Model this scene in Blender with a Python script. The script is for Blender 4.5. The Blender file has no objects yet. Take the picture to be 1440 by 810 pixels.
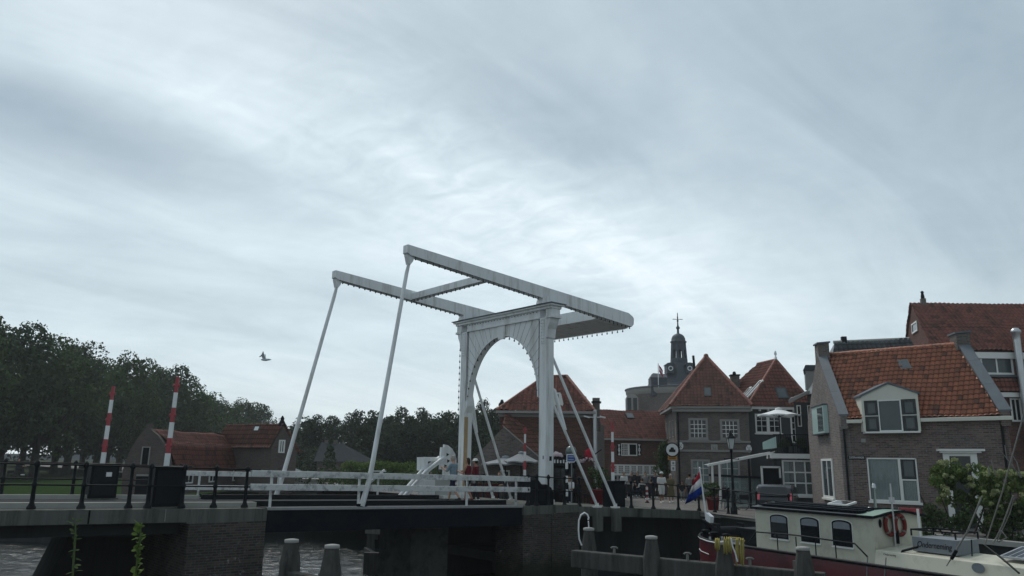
import bpy, bmesh, math, random
from math import sin, cos, tan, pi, radians as rad, sqrt, atan2, hypot
from mathutils import Vector as V3, Matrix
R = random.Random(11)
SC = bpy.context.scene
COL = SC.collection

# ------------------------------------------------------------------ camera model (photo measured in 1440 x 810 pixels)
CZ, FOC, PIT, ROL = 1.62, 1082.0, .2214, .0156
FW = V3((0, cos(PIT), sin(PIT))); _r = V3((1, 0, 0)); _u = _r.cross(FW)
CR = _r*cos(ROL)+_u*sin(ROL); CU = -_r*sin(ROL)+_u*cos(ROL); CP = V3((0, 0, CZ))
def ray(x, y): return FW+CR*((x-720)/FOC)+CU*((405-y)/FOC)
def atY(x, y, Y): d = ray(x, y); return CP+d*(Y/d.y)
def atz(x, y, z): d = ray(x, y); return CP+d*((z-CZ)/d.z)
def online(x, y, p, q):
    d = ray(x, y); nx, ny = q[1]-p[1], p[0]-q[0]
    t = (nx*p[0]+ny*p[1])/(nx*d.x+ny*d.y); return CP+d*t

# ------------------------------------------------------------------ plan frames: a base point, a facade direction and a depth direction
class Frame:
    def __init__(s, p, S, D=None, z=0):
        s.o = V3((p[0], p[1], z)); s.S = V3((S[0], S[1], 0)).normalized()
        s.D = V3((D[0], D[1], 0)).normalized() if D else V3((-s.S.y, s.S.x, 0))
    def __call__(s, a, b, c): q = s.o+s.S*a+s.D*b; return V3((q.x, q.y, c))
    def px(s, x, y, d=0):
        p = s(0, d, 0); P = online(x, y, p, p+s.S)
        return (V3((P.x-p.x, P.y-p.y, 0)).dot(s.S), P.z)
    def rect(s, x0, y0, x1, y1, d=0):      # a picture rectangle as an upright rectangle on the facade
        a, b, c, e = s.px(x0, y0, d), s.px(x1, y0, d), s.px(x0, y1, d), s.px(x1, y1, d)
        return ((a[0]+c[0])/2, (b[0]+e[0])/2, (c[1]+e[1])/2, (a[1]+b[1])/2)
ID = lambda a, b, c: V3((a, b, c))

# ------------------------------------------------------------------ mesh builder
class MB:
    def __init__(s, fr=ID): s.v = []; s.f = []; s.sm = []; s.ml = []; s.mi = 0; s.fr = fr
    def add(s, pts, faces, smooth=False):
        n = len(s.v); s.v += [s.fr(*p) for p in pts]
        for f in faces: s.f.append(tuple(n+i for i in f)); s.sm.append(smooth); s.ml.append(s.mi)
        return s
    def box(s, x0, x1, y0, y1, z0, z1):
        p = [(x, y, z) for z in (z0, z1) for x, y in ((x0, y0), (x1, y0), (x1, y1), (x0, y1))]
        return s.add(p, [(3, 2, 1, 0), (4, 5, 6, 7), (0, 1, 5, 4), (1, 2, 6, 5), (2, 3, 7, 6), (3, 0, 4, 7)])
    def quad(s, *p): return s.add(p, [tuple(range(len(p)))])
    def prism(s, poly, ext):               # polygon points plus an extrusion vector
        n = len(poly); q = [tuple(V3(p)+V3(ext)) for p in poly]
        return s.add([tuple(p) for p in poly]+q, [tuple(range(n))[::-1], tuple(range(n, 2*n))]+[(i, (i+1) % n, n+(i+1) % n, n+i) for i in range(n)])
    def bar(s, p, q, w, h, up=(0, 0, 1)):  # rectangular bar from p to q
        p, q = V3(p), V3(q); d = (q-p).normalized(); a = d.cross(V3(up))
        if a.length < 1e-4: a = d.cross(V3((1, 0, 0)))
        a.normalize(); b = a.cross(d).normalized(); a *= w/2; b *= h/2
        c = [p-a-b, p+a-b, p+a+b, p-a+b]
        return s.prism([tuple(x) for x in c], tuple(q-p))
    def tube(s, path, r, n=8, caps=True, smooth=True):
        P = [V3(p) for p in path]; m = len(P); rr = r if isinstance(r, (list, tuple)) else [r]*m
        pts = []; faces = []; ref = None
        for i, p in enumerate(P):
            t = (P[min(i+1, m-1)]-P[max(i-1, 0)]).normalized()
            if ref is None:
                ref = t.cross(V3((0, 0, 1)))
                if ref.length < 1e-3: ref = t.cross(V3((1, 0, 0)))
            else: ref = ref-t*ref.dot(t)
            ref.normalize(); b = t.cross(ref)
            for k in range(n):
                a = 2*pi*k/n; pts.append(tuple(p+(ref*cos(a)+b*sin(a))*rr[i]))
        for i in range(m-1):
            for k in range(n): faces.append((i*n+k, i*n+(k+1) % n, (i+1)*n+(k+1) % n, (i+1)*n+k))
        s.add(pts, faces, smooth)
        if caps: s.add(pts[:n], [tuple(range(n))[::-1]]); s.add(pts[-n:], [tuple(range(n))])
        return s
    def lathe(s, prof, c=(0, 0, 0), n=16, smooth=True, rot=0):   # (radius, z) profile
        pts = [(c[0]+r*cos(2*pi*k/n+rot), c[1]+r*sin(2*pi*k/n+rot), c[2]+z) for r, z in prof for k in range(n)]
        f = [(i*n+k, i*n+(k+1) % n, (i+1)*n+(k+1) % n, (i+1)*n+k) for i in range(len(prof)-1) for k in range(n)]
        s.add(pts, f, smooth); s.add(pts[:n], [tuple(range(n))[::-1]]); s.add(pts[-n:], [tuple(range(n))]); return s
    def ball(s, c, r, n=10, sq=(1, 1, 1)):
        m = n//2; pts = []
        for i in range(1, m):
            a = pi*i/m
            for k in range(n): pts.append((c[0]+r*sq[0]*sin(a)*cos(2*pi*k/n), c[1]+r*sq[1]*sin(a)*sin(2*pi*k/n), c[2]+r*sq[2]*cos(a)))
        f = [(i*n+k, (i+1)*n+k, (i+1)*n+(k+1) % n, i*n+(k+1) % n) for i in range(m-2) for k in range(n)]
        t = len(pts); pts += [(c[0], c[1], c[2]+r*sq[2]), (c[0], c[1], c[2]-r*sq[2])]
        f += [(t, k, (k+1) % n) for k in range(n)]+[(t+1, (m-2)*n+(k+1) % n, (m-2)*n+k) for k in range(n)]
        return s.add(pts, f, True)
    def wall(s, s0, s1, z0, z1, holes, d, dep=.14):   # a wall face with real openings and their reveals
        xs = sorted({s0, s1, *[h[0] for h in holes], *[h[1] for h in holes]}); zs = sorted({z0, z1, *[h[2] for h in holes], *[h[3] for h in holes]})
        for i in range(len(xs)-1):
            for j in range(len(zs)-1):
                cx, cz = (xs[i]+xs[i+1])/2, (zs[j]+zs[j+1])/2
                if any(h[0] < cx < h[1] and h[2] < cz < h[3] for h in holes): continue
                s.quad((xs[i], d, zs[j]), (xs[i+1], d, zs[j]), (xs[i+1], d, zs[j+1]), (xs[i], d, zs[j+1]))
        for a, b, c, e in holes:
            for p, q in (((a, c), (b, c)), ((b, c), (b, e)), ((b, e), (a, e)), ((a, e), (a, c))):
                s.quad((p[0], d, p[1]), (q[0], d, q[1]), (q[0], d+dep, q[1]), (p[0], d+dep, p[1]))
        return s
    def build(s, name, mat, parent=None, loc=None, bevel=0, jit=0):
        o0 = V3(parent.location) if parent and loc is None else (V3(loc) if loc is not None else V3((0, 0, 0)))
        if parent and parent.parent: o0 = s.base(parent)
        me = bpy.data.meshes.new(name)
        vv = [p-o0 for p in s.v]
        if jit: vv = [p+V3((R.uniform(-jit, jit), R.uniform(-jit, jit), R.uniform(-jit, jit))) for p in vv]
        me.from_pydata(vv, [], s.f)
        me.polygons.foreach_set('use_smooth', s.sm); me.polygons.foreach_set('material_index', s.ml)
        uv_planar(me, o0)
        for q in (mat if isinstance(mat, (list, tuple)) else [mat]): me.materials.append(q)
        me.update()
        o = bpy.data.objects.new(name, me); COL.objects.link(o)
        if parent: o.parent = parent
        else: o.location = o0
        if bevel:
            m = o.modifiers.new('bevel', 'BEVEL'); m.width = bevel; m.segments = 2; m.limit_method = 'ANGLE'; m.angle_limit = rad(40)
        return o
    @staticmethod
    def base(p):
        q = V3((0, 0, 0))
        while p: q = q+V3(p.location); p = p.parent
        return q

def uv_planar(me, off=V3((0, 0, 0))):      # metres along the face: u level, v up the slope
    uv = me.uv_layers.new(name='m'); d = uv.data
    for p in me.polygons:
        n = p.normal
        t = V3((1, 0, 0)) if abs(n.z) > .985 else V3((-n.y, n.x, 0)).normalized()
        b = n.cross(t)
        for li in p.loop_indices:
            c = me.vertices[me.loops[li].vertex_index].co+off
            d[li].uv = (c.dot(t), c.dot(b))

def tag(o, label=None, cat=None, group=None, kind=None):
    if label: o['label'] = label
    if cat: o['category'] = cat
    if group: o['group'] = group
    if kind: o['kind'] = kind
    return o
def thing(name, label, cat, loc=(0, 0, 0), group=None):
    o = bpy.data.objects.new(name, None); COL.objects.link(o); o.location = loc; o.empty_display_size = .2
    return tag(o, label, cat, group)
def dup(o, loc=None, rz=None, label=None, scale=None, parent=None):
    c = o.copy(); COL.objects.link(c)
    if parent: c.parent = parent
    if loc is not None: c.location = loc
    if rz is not None: c.rotation_euler = (0, 0, rz)
    if scale is not None: c.scale = (scale,)*3 if not isinstance(scale, tuple) else scale
    if label: c['label'] = label
    for ch in list(o.children): dup(ch, parent=c)
    return c

# ------------------------------------------------------------------ materials
def _new(name):
    m = bpy.data.materials.new(name); m.use_nodes = True; nt = m.node_tree
    return m, nt, nt.nodes, nt.links, nt.nodes['Principled BSDF']
def _noise(N, L, vec, scale, det=4, rough=.6):
    n = N.new('ShaderNodeTexNoise'); n.inputs['Scale'].default_value = scale; n.inputs['Detail'].default_value = det; n.inputs['Roughness'].default_value = rough
    if vec is not None: L.new(vec, n.inputs['Vector'])
    return n
def _mix(N, L, f, a, b, mode='MIX'):
    m = N.new('ShaderNodeMix'); m.data_type = 'RGBA'; m.blend_type = mode
    for k, v in ((0, f), (6, a), (7, b)):
        if hasattr(v, 'is_linked') or hasattr(v, 'links'): L.new(v, m.inputs[k])
        elif k == 0: m.inputs[0].default_value = v
        else: m.inputs[k].default_value = (*v, 1)
    return m.outputs[2]
def _ramp(N, L, fac, stops):
    r = N.new('ShaderNodeValToRGB'); e = r.color_ramp.elements
    while len(e) < len(stops): e.new(.5)
    for el, (p, c) in zip(e, stops): el.position = p; el.color = (*c, 1) if isinstance(c, tuple) else (c, c, c, 1)
    L.new(fac, r.inputs[0]); return r.outputs[0]
def _bump(N, L, h, st, dist=.02):
    b = N.new('ShaderNodeBump'); b.inputs['Strength'].default_value = st; b.inputs['Distance'].default_value = dist; L.new(h, b.inputs['Height']); return b.outputs[0]
def _math(N, L, op, a, b=None):
    m = N.new('ShaderNodeMath'); m.operation = op
    for i, v in enumerate((a, b)):
        if v is None: continue
        if isinstance(v, (int, float)): m.inputs[i].default_value = v
        else: L.new(v, m.inputs[i])
    return m.outputs[0]
def _pos(N): return N.new('ShaderNodeNewGeometry').outputs['Position']

def plain(name, col, rough=.6, metal=0, var=.25, scale=3, bump=0, dirt=None, dirts=1.2, streak=False, spec=None):
    if spec is None: spec = .5 if rough < .5 else .12 if rough < .8 else 0
    m, nt, N, L, P = _new(name); pos = _pos(N)
    if streak:
        mp = N.new('ShaderNodeMapping'); mp.inputs['Scale'].default_value = (1, 1, .12); L.new(pos, mp.inputs[0]); pos = mp.outputs[0]
    n = _noise(N, L, pos, scale, 5)
    c = _mix(N, L, n.outputs[0], tuple(x*(1-var) for x in col), tuple(min(1, x*(1+var)) for x in col))
    if dirt:
        n2 = _noise(N, L, pos, dirts, 6, .7); f = _ramp(N, L, n2.outputs[0], [(.5, 0.0), (.72, 1.0)])
        c = _mix(N, L, f, c, dirt)
    L.new(c, P.inputs['Base Color']); P.inputs['Roughness'].default_value = rough; P.inputs['Metallic'].default_value = metal; P.inputs['Specular IOR Level'].default_value = spec
    if bump:
        n3 = _noise(N, L, _pos(N), scale*8, 4); L.new(_bump(N, L, n3.outputs[0], bump), P.inputs['Normal'])
    return m
def brick(name, c1, c2, mortar, w=.23, h=.072, stain=(.04, .045, .04), st=.35, bump=.5, ms=.010, salt=None):
    m, nt, N, L, P = _new(name); uv = N.new('ShaderNodeUVMap'); uv.uv_map = 'm'
    b = N.new('ShaderNodeTexBrick'); L.new(uv.outputs[0], b.inputs['Vector'])
    for k, v in (('Scale', 1), ('Brick Width', w), ('Row Height', h), ('Mortar Size', ms), ('Mortar Smooth', .3), ('Bias', 0)): b.inputs[k].default_value = v
    b.inputs['Color1'].default_value = (*c1, 1); b.inputs['Color2'].default_value = (*c2, 1); b.inputs['Mortar'].default_value = (*mortar, 1)
    n1 = _noise(N, L, _pos(N), 14, 3); c = _mix(N, L, .5, b.outputs[0], n1.outputs[1], 'SOFT_LIGHT')
    n2 = _noise(N, L, _pos(N), .7, 6, .65); f = _ramp(N, L, n2.outputs[0], [(.42, 0.0), (.75, st)])
    c = _mix(N, L, f, c, stain)
    if salt:
        n4 = _noise(N, L, _pos(N), 5, 6, .8); n5 = _noise(N, L, _pos(N), .5, 2)
        f2 = _math(N, L, 'MULTIPLY', _ramp(N, L, n4.outputs[0], [(.58, 0.0), (.7, .8)]), _ramp(N, L, n5.outputs[0], [(.45, 0.0), (.6, 1.0)]))
        c = _mix(N, L, f2, c, salt)
    if salt:                                               # algae band at the tide line
        sz = N.new('ShaderNodeSeparateXYZ'); L.new(_pos(N), sz.inputs[0]); n6 = _noise(N, L, _pos(N), 2.2, 5, .7)
        f3 = _ramp(N, L, _math(N, L, 'ADD', _math(N, L, 'MULTIPLY', sz.outputs[2], -.25), _math(N, L, 'MULTIPLY', n6.outputs[0], .35)), [(.62, 0.0), (.80, .85)]); c = _mix(N, L, f3, c, (.018, .026, .014))
    L.new(c, P.inputs['Base Color']); P.inputs['Roughness'].default_value = .95; P.inputs['Specular IOR Level'].default_value = .05
    L.new(_bump(N, L, b.outputs['Fac'], -bump, .008), P.inputs['Normal'])
    return m
def tiles(name, c1, c2, w=.24, l=.33, moss=(.05, .055, .035), ms=.3, rough=.75):
    m, nt, N, L, P = _new(name); uv = N.new('ShaderNodeUVMap'); uv.uv_map = 'm'
    sx = N.new('ShaderNodeSeparateXYZ'); L.new(uv.outputs[0], sx.inputs[0])
    fx = _math(N, L, 'FLOOR', _math(N, L, 'DIVIDE', sx.outputs[0], w)); fy = _math(N, L, 'FLOOR', _math(N, L, 'DIVIDE', sx.outputs[1], l))
    cb = N.new('ShaderNodeCombineXYZ'); L.new(fx, cb.inputs[0]); L.new(fy, cb.inputs[1])
    wn = N.new('ShaderNodeTexWhiteNoise'); wn.noise_dimensions = '2D'; L.new(cb.outputs[0], wn.inputs['Vector'])
    c = _mix(N, L, wn.outputs[0], c1, c2); c = _mix(N, L, _ramp(N, L, wn.outputs[0], [(.90, 0.0), (.95, .55)]), c, (.07, .05, .042))
    n1 = _noise(N, L, _pos(N), 9, 4); c = _mix(N, L, .4, c, n1.outputs[1], 'SOFT_LIGHT')
    n2 = _noise(N, L, _pos(N), .9, 6, .7); f = _ramp(N, L, n2.outputs[0], [(.48, 0.0), (.75, ms)])
    c = _mix(N, L, f, c, moss)
    fr_ = _math(N, L, 'FRACT', _math(N, L, 'DIVIDE', sx.outputs[1], l)); fu_ = _math(N, L, 'FRACT', _math(N, L, 'DIVIDE', sx.outputs[0], w))
    g1 = _ramp(N, L, fr_, [(.0, .9), (.16, 0.0), (.9, 0.0), (1.0, .45)]); g2 = _ramp(N, L, fu_, [(.60, 0.0), (.75, .5), (.90, 0.0)])
    c = _mix(N, L, _math(N, L, 'MAXIMUM', g1, g2), c, (.03, .026, .022))  # gap grime plus occlusion shade painted into row edges and channels
    L.new(c, P.inputs['Base Color']); P.inputs['Roughness'].default_value = rough; P.inputs['Specular IOR Level'].default_value = .3
    return m
def glass(name, tint=(.012, .016, .02), rough=.04):
    m, nt, N, L, P = _new(name)
    n = _noise(N, L, _pos(N), 1.3, 2)
    P.inputs['Base Color'].default_value = (*tint, 1); P.inputs['Roughness'].default_value = rough; P.inputs['Specular IOR Level'].default_value = .5
    L.new(_bump(N, L, n.outputs[0], .08, .05), P.inputs['Normal'])
    return m
def clear(name, tint=(.8, .9, .9), a=.75):
    m, nt, N, L, P = _new(name)
    t = N.new('ShaderNodeBsdfTransparent'); t.inputs[0].default_value = (*tint, 1)
    g = N.new('ShaderNodeBsdfGlossy'); g.inputs['Roughness'].default_value = .03
    fr = N.new('ShaderNodeFresnel'); fr.inputs[0].default_value = 1.5
    x = N.new('ShaderNodeMixShader'); L.new(fr.outputs[0], x.inputs[0]); L.new(t.outputs[0], x.inputs[1]); L.new(g.outputs[0], x.inputs[2])
    d = N.new('ShaderNodeBsdfDiffuse'); d.inputs[0].default_value = (*[c*.5 for c in tint], 1)
    y = N.new('ShaderNodeMixShader'); y.inputs[0].default_value = 1-a; L.new(x.outputs[0], y.inputs[1]); L.new(d.outputs[0], y.inputs[2])
    L.new(y.outputs[0], N['Material Output'].inputs[0]); return m
def leafmat(name, a, b, trans=.15):
    m, nt, N, L, P = _new(name)
    n = _noise(N, L, _pos(N), .9, 3); wn = N.new('ShaderNodeNewGeometry').outputs['Random Per Island']
    c = _mix(N, L, wn, a, b); c = _mix(N, L, .5, c, n.outputs[0], 'SOFT_LIGHT')
    L.new(c, P.inputs['Base Color']); P.inputs['Roughness'].default_value = .75; P.inputs['Specular IOR Level'].default_value = .04
    if trans:
        t = N.new('ShaderNodeBsdfTranslucent'); L.new(c, t.inputs[0]); x = N.new('ShaderNodeMixShader'); x.inputs[0].default_value = trans
        L.new(P.outputs[0], x.inputs[1]); L.new(t.outputs[0], x.inputs[2]); L.new(x.outputs[0], N['Material Output'].inputs[0])
    return m

M = dict(
 white=plain('white_paint', (.72, .75, .76), .42, var=.10, scale=2.5, dirt=(.44, .44, .42), dirts=3.0, streak=True),
 wood_white=plain('weathered_white_wood', (.62, .64, .64), .6, var=.15, scale=6, dirt=(.12, .13, .13), dirts=3.5),
 rust=plain('rust_streak', (.42, .30, .17), .7, var=.3, scale=4),
 iron=plain('black_iron', (.010, .012, .015), .55, var=.3, scale=5),
 black=plain('black_paint', (.006, .007, .010), .55, var=.3, scale=2, spec=.08),
 steel=plain('dark_blue_steel', (.005, .009, .015), .7, var=.3, scale=1.2, dirt=(.016, .015, .014), spec=.05),
 conc=plain('stained_concrete', (.125, .13, .12), .85, var=.5, scale=3.2, bump=.4, dirt=(.03, .034, .03), dirts=2.0, streak=True),
 concd=plain('dark_concrete', (.045, .048, .05), .8, var=.45, scale=1.8, bump=.3, dirt=(.02, .022, .022), dirts=.9, streak=True),  # darker concrete for quay walls and parts below the spans
 concp=plain('rough_concrete', (.10, .105, .10), .9, var=.4, scale=3.5, bump=.4, dirt=(.035, .038, .035), dirts=1.6),
 stone=plain('light_stone', (.36, .36, .34), .8, var=.15, scale=4),
 deck=plain('deck_edge_metal', (.3, .31, .32), .6, var=.25, scale=5),
 asphalt=plain('asphalt', (.06, .06, .062), .9, var=.3, scale=6, bump=.2),
 paving=brick('paving_bricks', (.20, .19, .18), (.15, .14, .135), (.09, .09, .085), .2, .1, st=.3, bump=.3),
 grass=plain('grass', (.022, .042, .014), .9, var=.5, scale=5, bump=.6),
 soil=plain('soil', (.035, .042, .026), .95, var=.4, scale=3, bump=.4),
 timber=plain('weathered_timber', (.088, .088, .084), .85, var=.6, scale=9, bump=.6, dirt=(.03, .03, .028), dirts=4, streak=True),
 timbertop=plain('pale_timber_cap', (.33, .33, .32), .8, var=.25, scale=9, bump=.3),
 brick_dark=brick('dark_quay_brick', (.095, .078, .068), (.045, .04, .038), (.11, .105, .10), st=.6, salt=(.34, .34, .33), stain=(.015, .018, .018)),
 brick_brown=brick('brown_brick', (.195, .145, .132), (.095, .074, .07), (.21, .19, .175), st=.25),
 brick_pink=brick('pale_pink_brick', (.215, .185, .175), (.14, .122, .116), (.25, .235, .225)),
 brick_grey=brick('grey_brown_brick', (.18, .15, .135), (.10, .088, .082), (.20, .185, .175)),
 brick_red=brick('dark_red_brick', (.17, .075, .06), (.085, .045, .04), (.14, .115, .105)),
 brick_barn=brick('barn_brick', (.15, .115, .105), (.11, .09, .085), (.13, .12, .11)),
 tile_orange=tiles('orange_pantiles', (.49, .18, .10), (.33, .125, .078), .2, .26, ms=.22, rough=.45),
 tile_red=tiles('red_pantiles', (.30, .118, .09), (.20, .085, .07), ms=.4),
 tile_brown=tiles('brown_red_tiles', (.26, .122, .095), (.175, .088, .074), ms=.4),
 tile_dark=tiles('dark_glazed_tiles', (.09, .105, .115), (.06, .072, .08), ms=.15, rough=.3),
 slate=plain('grey_slate', (.075, .085, .1), .6, var=.25, scale=3),
 lead=plain('lead_sheet', (.12, .14, .16), .5, var=.2, scale=2),
 frame_white=plain('white_window_paint', (.72, .73, .71), .45, var=.06),
 frame_cream=plain('cream_paint', (.62, .62, .55), .5, var=.06),
 frame_grey=plain('grey_stone_frame', (.30, .29, .28), .7, var=.15),
 frame_dark=plain('dark_green_frame', (.012, .018, .02), .4, var=.2),
 glass=glass('dark_glass'), glass2=glass('blue_grey_glass', (.06, .075, .085), .05),
 clear=clear('clear_glass'), teal=plain('frosted_teal_panel', (.34, .46, .44), .35, var=.08),
 curtain=plain('pale_curtain', (.42, .47, .48), .9, var=.15, scale=5),
 wallgrey=plain('painted_slate_wall', (.06, .066, .068), .7, var=.25, scale=2, bump=.15),
 wallpale=plain('pale_render', (.42, .43, .42), .8, var=.12, scale=2),
 wallwhite=plain('white_render', (.66, .68, .68), .8, var=.1, scale=2),
 red=plain('signal_red', (.33, .04, .05), .45, var=.12, scale=3), swhite=plain('signal_white', (.72, .74, .75), .45, var=.08),
 hull=plain('oxblood_hull', (.105, .017, .024), .34, var=.3, scale=1.5, dirt=(.03, .008, .009)),
 cream=plain('cream_boat_paint', (.52, .51, .42), .42, var=.06, scale=1.2, dirt=(.36, .35, .29), dirts=2),
 green=plain('pale_green_roof_paint', (.20, .30, .24), .45, var=.12), yellow=plain('yellow_rope', (.36, .31, .11), .8, var=.3, scale=20, bump=.5),
 rope=plain('grey_rope', (.2, .2, .19), .9, var=.3, scale=20), lifebuoy=plain('orange_red_lifebuoy', (.17, .03, .026), .7, var=.15),
 blue=plain('sign_blue', (.02, .07, .28), .45, var=.1), orange=plain('sign_orange', (.48, .23, .035), .5, var=.1), grey=plain('weathered_grey_board', (.2, .22, .24), .7, var=.2, scale=6),
 alu=plain('brushed_metal', (.5, .52, .53), .35, metal=.8, var=.1), lampglass=plain('milky_lamp_glass', (.5, .54, .54), .3, var=.08),
 skin=plain('skin', (.42, .26, .19), .6, var=.08, scale=8), skin2=plain('tanned_skin', (.34, .19, .13), .6, var=.08, scale=8),
 pot=plain('red_planter', (.17, .02, .026), .6, var=.2), parasol=plain('grey_parasol_cloth', (.27, .285, .30), .8, var=.08), parasolw=plain('white_parasol_cloth', (.72, .74, .75), .8, var=.05),
 leaf_a=leafmat('leaf_dark', (.034, .056, .032), (.068, .10, .050), .14), leaf_b=leafmat('leaf_mid', (.040, .066, .028), (.075, .11, .045), .15),
 leaf_c=leafmat('leaf_bright', (.07, .12, .03), (.13, .19, .05), .25), leaf_m=leafmat('leaf_fresh', (.065, .105, .032), (.12, .165, .055), .25), leaf_f=leafmat('leaf_dusty', (.022, .038, .022), (.042, .062, .032), .1),
 blossom=leafmat('pale_blossom', (.24, .28, .12), (.42, .45, .25), .2), bark=plain('bark', (.05, .045, .038), .95, var=.4, scale=6, bump=.6),
 stem=plain('green_stem', (.09, .12, .05), .7), solar=plain('solar_cell', (.015, .02, .035), .2, var=.2), bulb=plain('bulb_dark', (.05, .055, .06), .25, var=.2),
 navy=plain('navy_cloth', (.02, .025, .05), .85), olive=plain('olive_cloth', (.14, .125, .07), .9), cloth_white=plain('white_cloth', (.68, .70, .70), .9, var=.06), cloth_red=plain('red_cloth', (.13, .022, .032), .9),
 cloth_check=plain('pale_blue_check_cloth', (.20, .27, .32), .9, var=.6, scale=26), cloth_grey=plain('grey_cloth', (.27, .27, .27), .9), cloth_dark=plain('dark_cloth', (.03, .03, .035), .9), hair_grey=plain('grey_hair', (.34, .34, .33), .8), hair_dark=plain('dark_hair', (.035, .025, .02), .7),
 flag_blue=plain('flag_blue', (.012, .035, .20), .8), flag_red=plain('flag_red', (.40, .03, .05), .8), flag_white=plain('flag_white', (.68, .66, .68), .8), pink=plain('pink_sign', (.78, .62, .67), .5, var=.3, scale=9),
 car=plain('dark_car_paint', (.02, .024, .03), .25, var=.1), taillight=plain('tail_lamp_red', (.65, .10, .14), .2, var=.2), gull=plain('gull_grey', (.48, .52, .55), .8))

# ------------------------------------------------------------------ roofs of real pantiles: a corrugated sheet clipped to the roof's outline
def tiled(poly, name, mat, parent, w=.24, l=.33, amp=.034, sub=4, thick=True):
    P = [V3(p) for p in poly]; n = V3((0, 0, 0))
    for i in range(len(P)): n += P[i].cross(P[(i+1) % len(P)])
    n.normalize()
    if n.z < 0: n = -n
    t = V3((-n.y, n.x, 0)).normalized(); b = n.cross(t); o = P[0]
    us = [(p-o).dot(t) for p in P]; vs = [(p-o).dot(b) for p in P]
    o0 = MB.base(parent); ou, ov = P[0].dot(t), P[0].dot(b)
    ou0 = math.floor((min(us)+ou)/w)*w-ou; ov0 = math.floor((min(vs)+ov)/l)*l-ov
    bm = bmesh.new(); cols = int((max(us)-ou0)/(w/sub))+2; rows = []
    k = 0
    while ov0+k*l < max(vs)+.01: rows += [(ov0+k*l+.001, 1.0), (ov0+(k+1)*l-.001, 0.0)]; k += 1
    ver = [[bm.verts.new((ou0+i*w/sub, v, h)) for i in range(cols)] for v, h in rows]
    for j in range(len(rows)-1):
        for i in range(cols-1): bm.faces.new((ver[j][i], ver[j][i+1], ver[j+1][i+1], ver[j+1][i]))
    hl = bm.verts.layers.float.new('h')
    for v in bm.verts: v[hl] = v.co.z; v.co.z = 0
    cu, cv = sum(us)/len(us), sum(vs)/len(vs)
    for i in range(len(P)):
        a = V3((us[i], vs[i], 0)); c = V3((us[(i+1) % len(P)], vs[(i+1) % len(P)], 0)); e = c-a; no = V3((e.y, -e.x, 0))
        if (V3((cu, cv, 0))-a).dot(no) > 0: no = -no
        bmesh.ops.bisect_plane(bm, geom=bm.verts[:]+bm.edges[:]+bm.faces[:], plane_co=a, plane_no=no, clear_outer=True, dist=1e-5)
    uvl = bm.loops.layers.uv.new('m')
    for f in bm.faces:
        f.smooth = True; c = f.calc_center_median()
        for lp in f.loops: lp[uvl].uv = (lp.vert.co.x+ou+(0), lp.vert.co.y+ov)
    for v in bm.verts:
        u_, v_ = v.co.x, v.co.y; ph = ((u_-ou0)/w) % 1
        fr = ((v_-ov0)/l) % 1
        h = amp*(sin(2*pi*ph)+.35*sin(4*pi*ph+.6))+amp*1.3*(1-fr)
        h += .030*sin(1.15*u_+ou)+.022*sin(2.4*u_+1.7*v_+ov)
        v.co = o+t*u_+b*v_+n*(h+.04)-o0
    me = bpy.data.meshes.new(name); bm.to_mesh(me); bm.free(); me.materials.append(mat)
    ob = bpy.data.objects.new(name, me); COL.objects.link(ob); ob.parent = parent
    return ob

def window(fr, parent, r, d=0, cols=1, rows=1, fw=.06, bw=.025, frame=None, pane=None, dep=.06, curtain=None, sill=None, name='window', clearglass=False, bmat=None):
    s0, s1, z0, z1 = r; frame = frame or M['frame_white']; pane = pane or M['glass']
    m = MB(fr); e = .002
    m.box(s0, s0+fw, d-dep, d, z0, z1); m.box(s1-fw, s1, d-dep, d, z0, z1); m.box(s0+fw, s1-fw, d-dep, d, z0, z0+fw); m.box(s0+fw, s1-fw, d-dep, d, z1-fw, z1)
    m.mi = 1 if bmat else 0
    for i in range(1, cols):
        x = s0+fw+(s1-s0-2*fw)*i/cols; m.box(x-bw/2, x+bw/2, d-dep*.8, d-.001, z0+fw, z1-fw)
    for j in range(1, rows):
        z = z0+fw+(z1-z0-2*fw)*j/rows; m.box(s0+fw, s1-fw, d-dep*.7, d-.003, z-bw/2, z+bw/2)
    w = m.build(name, [frame, bmat] if bmat else frame, parent)
    MB(fr).quad((s0+fw*.5, d-dep*.3, z0+fw*.5), (s1-fw*.5, d-dep*.3, z0+fw*.5), (s1-fw*.5, d-dep*.3, z1-fw*.5), (s0+fw*.5, d-dep*.3, z1-fw*.5)).build('pane', M['clear'] if clearglass else pane, w)
    if curtain:
        n = 14; c = MB(fr); a, b, t0, t1 = s0+fw, s0+fw+(s1-s0-2*fw)*curtain[0], z0+fw+(z1-z0)*curtain[1], z1-fw
        for i in range(n):
            xa, xb = a+(b-a)*i/n, a+(b-a)*(i+1)/n; ya = d+.06+.02*(i % 2); yb = d+.06+.02*((i+1) % 2)
            c.quad((xa, ya, t0), (xb, yb, t0), (xb, yb, t1), (xa, ya, t1))
        c.build('curtain', M['curtain'], w)
        MB(fr).quad((s0, d+.5, z0), (s1, d+.5, z0), (s1, d+.5, z1), (s0, d+.5, z1)).build('room_dark', M['black'], w)  # flat black sheet standing in for the darkness indoors
    if sill: MB(fr).box(s0-.06, s1+.06, d-dep-.06, d-.004, z0-.09, z0-.004).build('sill', sill, w)
    return w
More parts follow.
